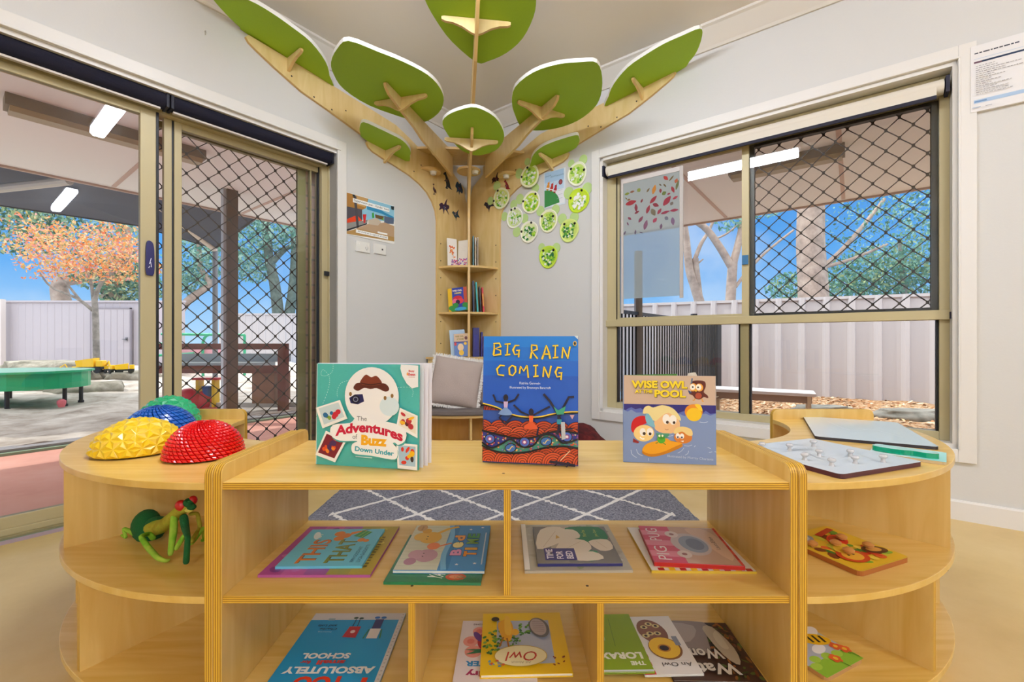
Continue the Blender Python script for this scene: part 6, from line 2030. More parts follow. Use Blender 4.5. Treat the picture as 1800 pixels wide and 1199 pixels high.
def art_rain(a, w, h):
    f, kx, ky = mapper(w, h, 100, 872, 62, 1092)
    def scales(y_lo, y_hi, step, rx, c1):
        y = y_hi
        row = 0
        while y > y_lo:
            for k in range(-1, int(w / step) + 2):
                cx = k * step + (step / 2 if row % 2 else 0) + .004 * math.sin(row * 2.3 + k)
                for q, rr in enumerate((1.0, .8, .6, .4, .2)):
                    def cl(p): return (min(max(p[0], .0004), w - .0004), min(max(p[1], .0004), h))
                    pts = [cl((cx + rx * rr * math.cos(PI * i / 14), y + rx * rr * math.sin(PI * i / 14))) for i in range(15)]
                    if max(p[0] for p in pts) - min(p[0] for p in pts) < .002: continue
                    if q == 0: a.poly(c1[row % 2], pts)
                    a.line('3A140C', pts, .0014)
            y -= rx * .52; row += 1
    scales(.108, .168, .042, .031, ('8E2A18', 'A8341C'))
    scales(.0, .072, .036, .026, ('C8481E', 'D8562A'))
    # blue sky over the top of the hills
    hill = smooth_pts([(100, 610), (220, 640), (330, 690), (440, 710), (560, 708), (680, 680), (790, 664), (872, 660)], 5, False)
    for c, d in (('1A80E0', 0), ('1A74D8', 90), ('1C66CE', 200), ('1E58C0', 320)):
        a.poly(c, list(f((100, 62 + d), (872, 62 + d), (872, max(660, 62 + d)))) + list(f(*[(x, max(y, 62 + d)) for x, y in hill[::-1]])))
    a.line('101018', list(f(*[(x, y + 10) for x, y in hill])), .003); a.line('F0CC2E', list(f(*hill)), .0026)
    # winding dotted bands
    top = smooth_pts([(100, 825), (240, 855), (380, 880), (520, 868), (640, 828), (760, 815), (872, 826)], 5, False)
    mid = smooth_pts([(100, 920), (180, 962), (260, 930), (340, 890), (430, 945), (520, 930), (590, 850), (680, 850), (760, 905), (872, 870)], 5, False)
    bot = smooth_pts([(100, 945), (200, 985), (330, 1000), (470, 985), (620, 945), (750, 930), (872, 940)], 5, False)
    a.poly('3A3A90', list(f(*top)) + list(f(*bot[::-1])))
    a.poly('4E9A84', list(f(*mid)) + list(f(*bot[::-1])))
    rnd = random.Random(3)
    for k in range(210):
        i = rnd.randrange(len(top)); u = rnd.uniform(.08, .92)
        j = min(int(i * len(bot) / len(top)), len(bot) - 1)
        x, y = top[i][0] + rnd.uniform(-12, 12), top[i][1] * (1 - u) + bot[j][1] * u
        cx, cy = f((x, y)); a.oval(rnd.choice(['D8462A', 'E8943A', '4AA88E', 'D85A78', '6E5AB8', 'E8D29A']), cx, cy, .0021, .0016, n=7)
    for P_ in (top, mid, bot): a.line('0E0E14', list(f(*P_)), .0042)
    for x, y in ((168, 892), (450, 908), (785, 855)):
        cx, cy = f((x, y)); a.oval('0E0E14', cx, cy, .0125, .0112); a.oval('4A6AC0', cx, cy, .0105, .0095); a.oval('8A4A8A', cx, cy, .006, .0055); a.oval('F4E6EC', cx, cy, .003, .003)
    for x, y in ((338, 958), (622, 896)):
        cx, cy = f((x, y)); a.oval('0E0E14', cx, cy, .0135, .0105, .2); a.oval('3A6AB0', cx, cy, .0115, .0085, .2); a.line('F0CC5A', [(cx - .007, cy - .003), (cx - .003, cy - .005), (cx, cy), (cx + .004, cy + .004), (cx + .007, cy + .002)], .0018)
    # three dancers
    def limb(pts, wd=.0044): a.line('1C1430', list(f(*pts)), wd)
    def dancer(px, py, arms, legs, top_c, skirt, sk):
        cx, cy = f((px, py)); a.oval('1A1226', cx, cy, .0056, .0078)
        limb([(px, py + 20), (px - 2, py + 110)], .007)
        for m in arms: limb(m, [.0042] * len(m))
        for m in legs: limb(m)
        a.poly(top_c, list(f((px - 18, py + 30), (px + 18, py + 30), (px + 14, py + 80), (px - 14, py + 80))))
        if sk: a.poly(skirt, smooth_pts(list(f((px - 14, py + 82), (px + 14, py + 82), (px + 56, py + 128), (px + 10, py + 140), (px - 62, py + 130))), 2))
    dancer(296, 560, [[(286, 602), (215, 590), (192, 536)], [(306, 600), (370, 575), (402, 528)]], [[(270, 690), (245, 720), (290, 770)], [(320, 690), (350, 705), (290, 770)]], 'C9B0D8', '7A9AD0', True)
    dancer(502, 668, [[(490, 700), (420, 670), (360, 616)], [(512, 698), (580, 660), (650, 622)]], [[(486, 790), (440, 795)], [(520, 780), (560, 790), (550, 850)]], 'E8622A', 'D8562A', True)
    limb([(600, 524), (650, 580), (690, 640), (718, 690)], .0052); limb([(840, 542), (800, 545), (760, 620), (730, 690)], .0052); limb([(720, 690), (724, 790), (706, 840)], .006); limb([(728, 700), (760, 800), (830, 790)], .0042)
    a.poly('3A9A7A', list(f((680, 620), (716, 650), (776, 616), (760, 680), (706, 684)))); a.poly('2E8AA0', list(f((706, 720), (744, 720), (744, 758), (706, 758))))
    a.poly('B8BCC4', list(f((738, 742), (768, 740), (776, 870), (744, 880)))); a.poly('C9A0A8', list(f((806, 684), (844, 682), (826, 718))))
    limb([(650, 1052), (720, 1058), (790, 1066), (850, 1074)], .006); limb([(700, 1040), (716, 1060), (690, 1080)], .003); limb([(790, 1045), (800, 1066), (780, 1090)], .003)
    a.line('E8D6B0', list(f((735, 1040), (810, 960))), .0016)
    # title in tall wobbly yellow strokes
    def stroke(pts, wd): a.line('2A2410', list(f(*pts)), [v + .0012 for v in wd]); a.line('F2D02E', list(f(*pts)), wd)
    T = lambda n, k=.0042: [k * (0.62 + .5 * ((i * 7) % 3) / 2) for i in range(n)]
    for pts in ([(196, 122), (198, 170), (192, 218)], [(190, 124), (240, 122), (252, 148), (206, 166), (250, 180), (252, 210), (190, 222)],
                [(282, 130), (332, 126)], [(308, 128), (304, 214)], [(286, 218), (330, 212)],
                [(404, 140), (370, 140), (352, 176), (366, 214), (398, 208), (404, 178), (378, 180)], [(402, 178), (398, 236)],
                [(502, 136), (504, 190), (494, 244)], [(500, 136), (544, 140), (548, 170), (506, 188), (552, 246)],
                [(620, 138), (604, 200), (586, 250)], [(620, 138), (640, 190), (652, 246)], [(596, 208), (650, 208)],
                [(670, 142), (716, 140)], [(694, 140), (690, 234)], [(672, 238), (716, 232)],
                [(752, 152), (746, 240)], [(752, 154), (794, 244)], [(790, 244), (808, 148)],
                [(286, 304), (250, 300), (222, 330), (232, 376), (282, 382)],
                [(346, 300), (322, 322), (326, 372), (352, 382), (376, 350), (372, 312), (346, 300)],
                [(414, 306), (406, 366)], [(414, 306), (440, 344), (468, 300)], [(468, 300), (478, 398)],
                [(516, 302), (556, 298)], [(538, 300), (536, 384)], [(518, 388), (560, 382)],
                [(602, 308), (596, 390)], [(604, 310), (642, 396)], [(640, 396), (660, 300)],
                [(744, 316), (712, 312), (694, 350), (706, 388), (740, 382), (744, 356), (718, 356)], [(742, 356), (738, 412)]):
        stroke(pts, T(len(pts)))
    x, y = f((408, 450)); a.text('E4EEF8', 'Katrina Germein', x, y, 165 * kx, 20 * ky)
    x, y = f((328, 490)); a.text('E4EEF8', 'Illustrated by Bronwyn Bancroft', x, y, 330 * kx, 24 * ky)
    cx, cy = f((846, 124)); a.oval('F0C01E', cx, cy, .0040, .0054); a.oval('1A1A1A', cx, cy, .0026, .0036); a.poly('E8F0F4', list(f((842, 64), (872, 62), (872, 92))))
book_stand('tall blue picture book with yellow title over red patterned hills, standing in the middle', (-.0668, 1.022), (.1478, .988), ZT, .2905, '1E50B0', art_rain, lean=3.2, back=24, back_c='1E62B8', leaves=((10, .985, .985, .003, .004), (16, .985, .985, 0, .003)), spine_c='1C5CB4')


def art_pool(a, w, h):
    f, kx, ky = mapper(w, h, 108, 1132, 130, 1110)
    def O(c, x, y, rx, ry, rot=0, n=26): cx, cy = f((x, y)); a.oval(c, cx, cy, rx * kx, ry * ky, rot, n)
    a.rect('C9B09C', 0.0004, *[f((0, 455))[1]], w - .0004, h - .0004)
    a.rect('2A2478', .0004, f((0, 560))[1], w - .0004, f((0, 455))[1])
    a.poly('5666B4', list(f((112, 540), (150, 512), (196, 492), (240, 514), (300, 500), (360, 540), (420, 560), (112, 575)))); a.poly('5666B4', list(f((660, 530), (720, 548), (790, 520), (800, 580), (660, 580)))); a.poly('5666B4', list(f((980, 550), (1020, 515), (1070, 550), (1128, 540), (1128, 580), (980, 580))))
    a.poly('7C92C0', list(f((108, 520), (150, 542), (196, 520), (250, 552), (330, 548), (620, 575), (740, 560), (800, 585), (950, 560), (1020, 548), (1070, 568), (1132, 545), (1132, 1110), (108, 1110))))
    # owl
    a.poly('5A1E12', smooth_pts(list(f((868, 196), (930, 182), (1010, 192), (1022, 250), (1000, 310), (1040, 345), (1046, 376), (1000, 366), (960, 392), (910, 385), (880, 350), (840, 330), (866, 300), (852, 250))), 3))
    O('E8A23A', 884, 258, 40, 46); O('E8A23A', 952, 260, 42, 44); O('F4F0E6', 878, 256, 30, 34); O('F4F0E6', 944, 258, 31, 34); O('1A1414', 880, 256, 9, 10); O('1A1414', 938, 258, 9, 10); a.poly('F0C02A', list(f((900, 290), (928, 288), (916, 312)))); O('A8462A', 942, 352, 36, 34)
    a.line('E8A23A', list(f((905, 382), (895, 402), (878, 404))), .002); a.line('E8A23A', list(f((978, 380), (984, 410), (1000, 414))), .002); a.line('4E6A8A', list(f((874, 160), (866, 220))), .003); a.poly('3A4A7A', list(f((825, 290), (850, 300), (870, 320), (840, 330))))
    # beach ball
    O('E08A1E', 888, 530, 98, 84); O('F0C41E', 892, 560, 84, 74); a.poly('F4CE2E', smooth_pts(list(f((900, 448), (960, 452), (985, 520), (940, 500))), 3))
    # children and float
    a.poly('E8D89A', smooth_pts(list(f((325, 560), (340, 495), (390, 470), (440, 490), (540, 462), (650, 490), (720, 560), (745, 630), (640, 600), (460, 640), (400, 600), (380, 560))), 3))
    a.poly('E8BC8A', smooth_pts(list(f((455, 640), (520, 590), (600, 530), (690, 590), (735, 650), (722, 730), (640, 775), (540, 772), (460, 730))), 3)); a.poly('E8D89A', smooth_pts(list(f((440, 620), (500, 560), (600, 520), (700, 560), (745, 632), (690, 600), (610, 545), (540, 580), (470, 640))), 3))
    O('F6F2EE', 586, 618, 42, 56); O('F6F2EE', 660, 624, 40, 54); O('3A2418', 598, 652, 16, 17); O('3A2418', 672, 654, 15, 16); a.line('9A5A3A', list(f((570, 728), (590, 738), (610, 730))), .0008)
    a.poly('C40E18', smooth_pts(list(f((192, 740), (205, 650), (260, 598), (350, 590), (370, 660), (300, 700), (230, 780))), 3)); a.poly('7CB8D0', smooth_pts(list(f((350, 590), (385, 560), (440, 640), (460, 710), (420, 700), (370, 670))), 3)); a.poly('8A1E1E', list(f((215, 840), (285, 880), (270, 895), (210, 885))))
    O('F0D08A', 335, 780, 116, 92, .1); O('F6F2EE', 322, 768, 34, 46); O('F6F2EE', 402, 764, 36, 44); O('3A2418', 338, 784, 17, 18); O('3A2418', 404, 786, 16, 17); a.line('FFFFFF', list(f((290, 826), (318, 846), (340, 842))), .0025)
    O('CF7A2E', 770, 815, 100, 68); a.poly('E8CE8A', smooth_pts(list(f((665, 770), (690, 715), (770, 695), (860, 725), (872, 790), (820, 790), (760, 750), (700, 775))), 3)); O('F6F2EE', 712, 800, 24, 30); O('F6F2EE', 758, 802, 24, 30); O('22203A', 712, 814, 10, 11); O('22203A', 756, 816, 10, 11); a.poly('FFFFFF', list(f((740, 855), (776, 850), (772, 868))))
    a.poly('4E9A7A', list(f((470, 775), (620, 775), (610, 820), (490, 830))))
    a.poly('C07A12', smooth_pts(list(f((318, 975), (380, 920), (520, 860), (640, 855), (760, 890), (740, 930), (560, 1010), (420, 1040), (330, 1015))), 3)); a.poly('E6A01A', smooth_pts(list(f((318, 955), (380, 890), (520, 850), (590, 830), (640, 860), (760, 880), (700, 910), (540, 985), (420, 1010), (335, 990))), 3))
    O('4EA82E', 528, 845, 46, 44); O('3E8E24', 530, 820, 38, 24); O('F4F4E0', 508, 805, 11, 12); O('F4F4E0', 542, 803, 11, 12); a.line('2E7A24', list(f((490, 880), (465, 890))), .0018); a.line('2E7A24', list(f((550, 885), (578, 900))), .0018)
    for pts in ([(188, 970), (200, 1020), (250, 1055)], [(248, 960), (270, 1010), (320, 1032)], [(710, 990), (750, 965), (778, 930)], [(790, 1010), (820, 990), (830, 960)], [(780, 905), (830, 908), (868, 894)], [(600, 810), (660, 795)], [(385, 1055), (388, 1085)], [(1035, 915), (1070, 930)], [(1050, 972), (1085, 965)], [(890, 915), (905, 900)], [(950, 640), (1000, 645), (1040, 635)], [(1110, 960), (1132, 966)]):
        a.line('C9D6E8', smooth_pts(list(f(*pts)), 4, False), .0010)
    # title
    x, y = f((196, 274)); a.text('6A5A1E', 'WISE OWL', x + .001, y - .0012, 622 * kx, 88 * ky, bold=.06)
    a.text('F2D628', 'WISE OWL', x, y, 622 * kx, 86 * ky, bold=.045)
    x, y = f((236, 330)); a.text('6A5A1E', 'AT THE', x + .0006, y - .0008, 196 * kx, 40 * ky, bold=.06); a.text('F2D628', 'AT THE', x, y, 196 * kx, 39 * ky, bold=.045)
    x, y = f((454, 374)); a.text('6A5A1E', 'POOL', x + .001, y - .0012, 346 * kx, 86 * ky, bold=.06); a.text('F2D628', 'POOL', x, y, 346 * kx, 84 * ky, bold=.045)
    x, y = f((594, 1044)); a.text('C6D2E6', 'Illustrated by Murray Charteris', x, y, 502 * kx, 34 * ky, rot=-.05)
book_stand('square blue picture book of children and an owl swimming, standing at the right', (.2584, 1.0227), (.4600, .9962), ZT, .2005, '7C92C0', art_pool, lean=1.2, back=30, back_c='4E8A3A', leaves=((14, .98, .985, .003, .002),), back_w=.16)


# ---- middle shelf, lying flat; their tops point left so the titles run away from the camera
R90 = PI / 2
def art_watercolour(a, w, h):
    for k, c in enumerate(('B04A98', 'C85AA0', 'A85AA0', 'A89A3A', 'B8A030')):
        a.rect(c, .0005, h * (1 - .2 * (k + 1)) + .0003, w - .0005, h * (1 - .2 * k))
    rnd = random.Random(2)
    for k in range(26): a.oval(rnd.choice(['8A3A8A', 'C86AB0', 'D87AA8']), rnd.uniform(.02, w - .02), rnd.uniform(h * .5, h - .02), rnd.uniform(.008, .02), rnd.uniform(.005, .012), rnd.uniform(0, 3), n=12)
    for k in range(26): a.oval(rnd.choice(['C9B83A', '8A8A2A', 'D8C85A']), rnd.uniform(.02, w - .02), rnd.uniform(.02, h * .42), rnd.uniform(.008, .02), rnd.uniform(.005, .012), rnd.uniform(0, 3), n=12)
    for k in range(12): a.rect('6A5A1E', .03 + k * .013, .018, .036 + k * .013, .026)
book_flat('pink and olive watercolour picture book under the blue carrot book', -.422, 1.066, ZM, R90, .246, .240, .006, 'B45A9E', art_watercolour)
def art_carrot(a, w, h):
    a.rect('6FC8E0', .0004, .0004, w - .0004, h - .0004)
    x0 = .012
    for k, (c, body) in enumerate((('D8762E', 'THIS'), ('7E8A2E', 'THAT'))):
        a.text('4A3A1A', body, x0 + .001, h * .60 - k * h * .34 - .001, w * .62, h * .22, bold=.03); a.text(c, body, x0, h * .60 - k * h * .34, w * .62, h * .22, bold=.02)
    a.text('F2F2E0', 'or', w * .72, h * .78, .03, .014); a.oval('E8F2F4', w * .8, h * .85, .022, .008, .3)
    for x, y in ((.66, .42), (.74, .36), (.80, .46)): a.oval('E0862A', w * x + .01, h * y + .02, .014, .013)
    a.poly('E8862A', [(w * .78, h * .44), (w * .98, h * .20), (w * .90, h * .42)]); a.poly('2A2418', [(w * .955, h * .235), (w * .99, h * .18), (w * .965, h * .28)])
    a.poly('3E9A4A', [(w * .72, h * .22), (w * .90, h * .14), (w * .95, h * .28), (w * .78, h * .36)]); a.line('A8D06A', [(w * .74, h * .24), (w * .92, h * .17)], .0016); a.line('A8D06A', [(w * .76, h * .30), (w * .93, h * .23)], .0016)
    a.oval('E0862A', w * .66, h * .22, .010, .009); a.oval('E0862A', w * .64, h * .15, .008, .007)
    a.text('2E5A7A', 'PIPPA GOODHART', .015, h * .13, w * .4, h * .045); a.text('2E5A7A', 'LUCIA GAGGIOTTI', .015, h * .055, w * .44, h * .045)
book_flat('small blue book titled in orange and green capitals, with carrots, on the pink one', -.4245, 1.062, ZM + .0065, R90 + .02, .190, .188, .006, '6FC8E0', art_carrot)
def art_green(a, w, h):
    a.text('E6E8E0', 'YA', w * .05, h * .42, w * .10, h * .16, bold=.02, rot=-.3); a.oval('C8562A', .022, .055, .014, .022); a.oval('D88A5A', .022, .055, .008, .014)
    rnd = random.Random(4)
    for k in range(30): a.line('4E8A5A', [(rnd.uniform(0.002, .02), rnd.uniform(.002, .06)), (rnd.uniform(.002, .03), rnd.uniform(.002, .06))], .0007)
book_flat('dark green picture book lying beneath the bedtime bears book', -.163, 1.025, ZM, R90 - .02, .222, .202, .006, '1F7A4E', art_green)
def art_bears(a, w, h):
    a.rect('D9DCC6', .0004, h * .52, w - .0004, h - .0004)
    for k in range(14): a.line('BFC8B0', [(.002 + w * k / 14, h * .53), (.002 + w * k / 14, h - .002)], .0012)
    a.rect('4E9AD8', .0004, .0004, w - .0004, h * .44); a.rect('3A8AC8', .0004, h * .40, w - .0004, h * .48); a.line('7CC0E8', smooth_pts([(.001, h * .45), (w * .3, h * .50), (w * .7, h * .47), (w - .001, h * .52)], 4, False), .012)
    for x, y, r, c in ((.28, .70, .030, 'C9A0B0'), (.30, .82, .022, 'D0A8B8'), (.16, .86, .016, 'B88A9E'), (.68, .74, .032, 'E8B84A'), (.70, .86, .022, 'E8C05A'), (.84, .82, .014, 'DDA83A'), (.48, .66, .018, 'E88A5A')):
        a.oval(c, w * x, h * y, r, r * .85)
    a.line('E8B84A', [(w * .75, h * .7), (w * .9, h * .55), (w * .96, h * .42)], .010); a.line('E88A5A', [(w * .46, h * .62), (w * .55, h * .45)], .006)
    for x, y in ((.64, .78), (.70, .78), (.26, .74), (.32, .74)): a.oval('2A1A14', w * x, h * y, .0020)
    a.oval('C8A06A', w * .92, h * .90, .020, .013); a.text('7A5A2E', 'sleepy', w * .86, h * .88, .024, .006)
    for k, (ch, c) in enumerate(zip('Bed', ('E8A0C8', 'F0E6A0', 'F0A85A'))): a.text(c, ch, w * (.28 + .16 * k), h * .30, w * .13, h * .13, bold=.05, outline='2E4A8A', ow=.03)
    for k, (ch, c) in enumerate(zip('TIME', ('E89A3A', 'F0B84A', '8AC05A', '4EA86A'))): a.text(c, ch, w * (.26 + .135 * k), h * .12, w * (.11 if ch != 'I' else .05), h * .15, bold=.05, outline='2E4A8A', ow=.03)
    for x, y in ((.88, .25), (.1, .32), (.12, .12), (.93, .1)): a.poly('F0F4FA', [(w * x + .005 * (1 if k % 2 == 0 else .45) * math.cos(PI * k / 5), h * y + .005 * (1 if k % 2 == 0 else .45) * math.sin(PI * k / 5)) for k in range(10)])
    a.rect('C9DCF0', w * .1, h * .035, w * .8, h * .05)
book_flat('pale blue bedtime book with teddy bears on its cover, on the green one', -.156, 1.062, ZM + .0065, R90 - .01, .230, .196, .007, '4E9AD8', art_bears, spine='E8E6D8')
def art_ghostgum(a, w, h):
    rnd = random.Random(5)
    for k in range(80): a.oval(rnd.choice(['A8A08E', 'BDB8A8', '8E8A7C', 'C9C6B8', '9AA07A']), rnd.uniform(.012, w - .012), rnd.uniform(.012, h - .012), rnd.uniform(.005, .014), rnd.uniform(.004, .010), rnd.uniform(0, 3), n=9)
    a.rect('EDEAE2', .0004, h - .012, w - .0004, h - .0004)
book_flat('worn grey and cream picture book under the one with big white leaves', .1435, 1.081, ZM, R90 + .015, .240, .236, .006, 'B4AE9C', art_ghostgum)
def art_whiteleaf(a, w, h):
    a.rect('7E7A76', .0004, h * .62, w - .0004, h - .0004); a.rect('B8B0A2', w * .25, h * .5, w - .0004, h * .8)
    a.poly('1E7A4E', smooth_pts([(w * .55, h * .5), (w * .96, h * .55), (w * .97, h * .08), (w * .55, h * .06)], 3)); a.poly('2E8A5A', smooth_pts([(w * .08, h * .5), (w * .25, h * .6), (w * .3, h * .25), (w * .06, h * .3)], 3))
    for pts in ([(.35, .98), (.9, .9), (.98, .62), (.7, .5), (.5, .7)], [(.28, .75), (.6, .62), (.58, .35), (.35, .3), (.2, .5)], [(.05, .5), (.2, .62), (.28, .3), (.1, .2)], [(.3, .2), (.55, .3), (.6, .05), (.35, .03)], [(.6, .75), (.85, .72), (.9, .45), (.65, .4)]):
        a.poly('E4DCCB', smooth_pts([(w * x, h * y) for x, y in pts], 3))
    for p in (((.4, .9), (.85, .7)), ((.3, .68), (.55, .4)), ((.35, .1), (.55, .2))): a.line('C6B69C', [(w * p[0][0], h * p[0][1]), (w * p[1][0], h * p[1][1])], .0012)
    a.poly('D8B05A', [(w * .62, h * .72), (w * .74, h * .70), (w * .66, h * .66)])
    a.rect('3A2E7A', w * .07, h * .52, w * .36, h * .90)
    for k, wd in enumerate(('TIME', 'FOR', 'BED')): a.text('EDE6F2', wd, w * .10, h * (.795 - .12 * k), w * (.24 if wd == 'TIME' else .19), h * .085, bold=.03)
    a.text('C9D06A', 'Mem Fox', w * .68, h * .30, w * .2, h * .05); a.text('C9D06A', 'Jane Dyer', w * .68, h * .14, w * .22, h * .05)
book_flat('book with large cream leaf shapes and a purple title block, on the grey one', .1495, 1.072, ZM + .0065, R90 + .01, .192, .188, .008, '6E6A68', art_whiteleaf, spine='2A2A6A')
def art_check(a, w, h):
    a.rect('E6E2D8', .0004, .0004, w - .0004, h - .0004)
    for k in range(9): a.rect('F0C41E' if k % 2 else 'B8241E', .0006, h * (.03 + .105 * k), .012, h * (.03 + .105 * k + .06))
    a.rect('E8C23A', .012, h * .3, w * .3, h * .9)
book_flat('yellow, white and red chequered-edge book at the bottom of the pig book stack', .4185, 1.070, ZM, R90 - .02, .222, .226, .006, 'D9B83A', art_check)
def art_pig(a, w, h):
    a.rect('D8607A', .0004, h * .62, w - .0004, h - .0004); a.rect('C8485E', .0004, h * .8, w * .2, h - .0004)
    for k in range(7): a.rect('E08A9A' if k % 2 else 'D04E68', w * k / 7 + .0004, h * .62, w * (k + 1) / 7 - .0004, h - .0004)
    a.rect('C8A890', .0004, .0004, w - .0004, h * .62)
    a.poly('D9BBA0', smooth_pts([(w * .1, h * .1), (w * .5, h * .02), (w * .95, h * .15), (w * .95, h * .4), (w * .6, h * .3)], 3))
    a.oval('C9BDB8', w * .5, h * .45, .058, .044, .1); a.oval('8E98A8', w * .5, h * .42, .044, .032, .1); a.oval('6E7888', w * .5, h * .40, .030, .020)
    for x, y in ((.22, .60), (.76, .62)): a.oval('E0D2C8', w * x, h * y, .018, .016); a.oval('9A6A62', w * x, h * y, .006)
    a.text('F2E6E2', 'PIG', w * .06, h * .78, w * .34, h * .15); a.text('F2E6E2', 'PUG', w * .56, h * .78, w * .36, h * .15)
    a.text('5A4438', 'Laura', w * .38, h * .13, w * .16, h * .05); a.text('5A4438', 'Ellen', w * .56, h * .13, w * .16, h * .05)
    for k in range(8): a.rect('B8241E' if k % 2 else 'D84A3A', w * k / 8, .0006, w * (k + 1) / 8, h * .035)
book_flat('pink and beige book showing a grey bowl shape, topmost of the right-hand stack', .4195, 1.064, ZM + .0065, R90 - .10, .192, .192, .010, 'C84A5A', art_pig, spine='B8241E')

# ---- bottom shelf, upside down to the camera
def art_school(a, w, h):
    a.rect('1F9AD0', .0004, .0004, w - .0004, h * .86); a.rect('D9D2CF', .0004, h * .0, w - .0004, h * .07) if False else None
    a.rect('D8D0CE', .0004, .0004, w - .0004, h * .10); a.rect('1F9AD0', .0004, h * .10, w - .0004, h - .0004)
    a.rect('DAD6D2', .0004, .0004, .012, h - .0004)
    for k in range(24): a.rect('8A3A3A' if k % 4 == 0 else '6E6A68', .004, h * (k + .5) / 24, .008, h * (k + .5) / 24 + .0012)
    a.text('E23A16', 'I', w * .12, h * .80, w * .05, h * .10, bold=.05); a.text('E23A16', 'am', w * .19, h * .855, w * .08, h * .028, bold=.03)
    a.text('E23A16', 'TOO', w * .31, h * .785, w * .46, h * .13, bold=.05)
    a.text('F2EEEA', 'ABSOLUTELY', w * .09, h * .685, w * .84, h * .075, bold=.045)
    a.text('C8322A', 'small', w * .40, h * .615, w * .26, h * .05, bold=.04); a.text('C8322A', 'for', w * .72, h * .62, w * .10, h * .035, bold=.04)
    a.text('F2EEEA', 'SCHOOL', w * .38, h * .535, w * .46, h * .065, bold=.045)
    # two plain garments, the figures themselves left out
    a.poly('B81E2A', [(w * .42, h * .20), (w * .54, h * .20), (w * .56, h * .34), (w * .42, h * .35)]); a.oval('E6C6C0', w * .48, h * .27, .006)
    a.rect('3A3468', w * .21, h * .10, w * .30, h * .23); a.rect('E6DED6', w * .20, h * .23, w * .31, h * .36)
    a.line('2E7A4E', [(w * .19, h * .24), (w * .17, h * .36)], .003); a.line('2E7A4E', [(w * .32, h * .24), (w * .34, h * .36)], .003)
    a.oval('2A6EB8', w * .22, h * .075, .007, .005); a.oval('2A6EB8', w * .29, h * .075, .007, .005); a.oval('22402E', w * .46, h * .085, .006, .004); a.oval('22402E', w * .52, h * .08, .006, .004)
    a.line('22264A', [(w * .46, h * .2), (w * .47, h * .10)], .002); a.line('22264A', [(w * .51, h * .2), (w * .51, h * .10)], .002)
    a.text('1A3A5A', 'Charlie', w * .66, h * .22, w * .18, h * .03, bold=.02, shear=.2); a.text('1A3A5A', 'and Lola', w * .68, h * .175, w * .2, h * .03, bold=.02, shear=.2)
    a.text('CFE6F2', 'Lauren Child', w * .84, h * .90, w * .13, h * .015); a.rect('9AB0B8', w * .74, h * .085, w * .81, h * .115)
    a.text('CFE6F2', 'Featuring', w * .7, h * .265, w * .14, h * .016)
book_flat('large blue book with red and white title, upside down on the bottom left shelf', -.3985, 1.030, ZB, PI + .005, .238, .282, .006, '1F9AD0', art_school, spine='C9C2B8')
def art_fairy(a, w, h):
    a.rect('E8DCDA', .0004, .0004, w - .0004, h - .0004)
    for x, y, r in ((.8, .55, .020), (.85, .38, .018), (.75, .2, .016)): a.oval('E89A8A', w * x, h * y, r); a.oval('E07A6E', w * x, h * y, r * .5)
    a.text('A82A5A', 'Fairy', w * .52, h * .82, w * .34, h * .11, bold=.04); a.text('2E8AC0', 'PAINTER', w * .30, h * .70, w * .58, h * .08, bold=.04)
    a.poly('2E7A4E', [(w * .62, h * .56), (w * .9, h * .60), (w * .78, h * .54), (w * .92, h * .52), (w * .7, h * .51)])
    a.oval('B82A3A', w * .66, h * .38, .018, .030); a.oval('6A3A8A', w * .76, h * .30, .008, .020, .5); a.oval('D86A4A', w * .62, h * .26, .012)
    a.text('5A2A1A', 'NATALIE KONG', w * .5, h * .06, w * .34, h * .03, bold=.02)
book_flat('white book with pink blots and a blue and crimson title, under the yellow owl book', -.036, 1.038, ZB, PI, .180, .205, .005, 'E8DCDA', art_fairy)
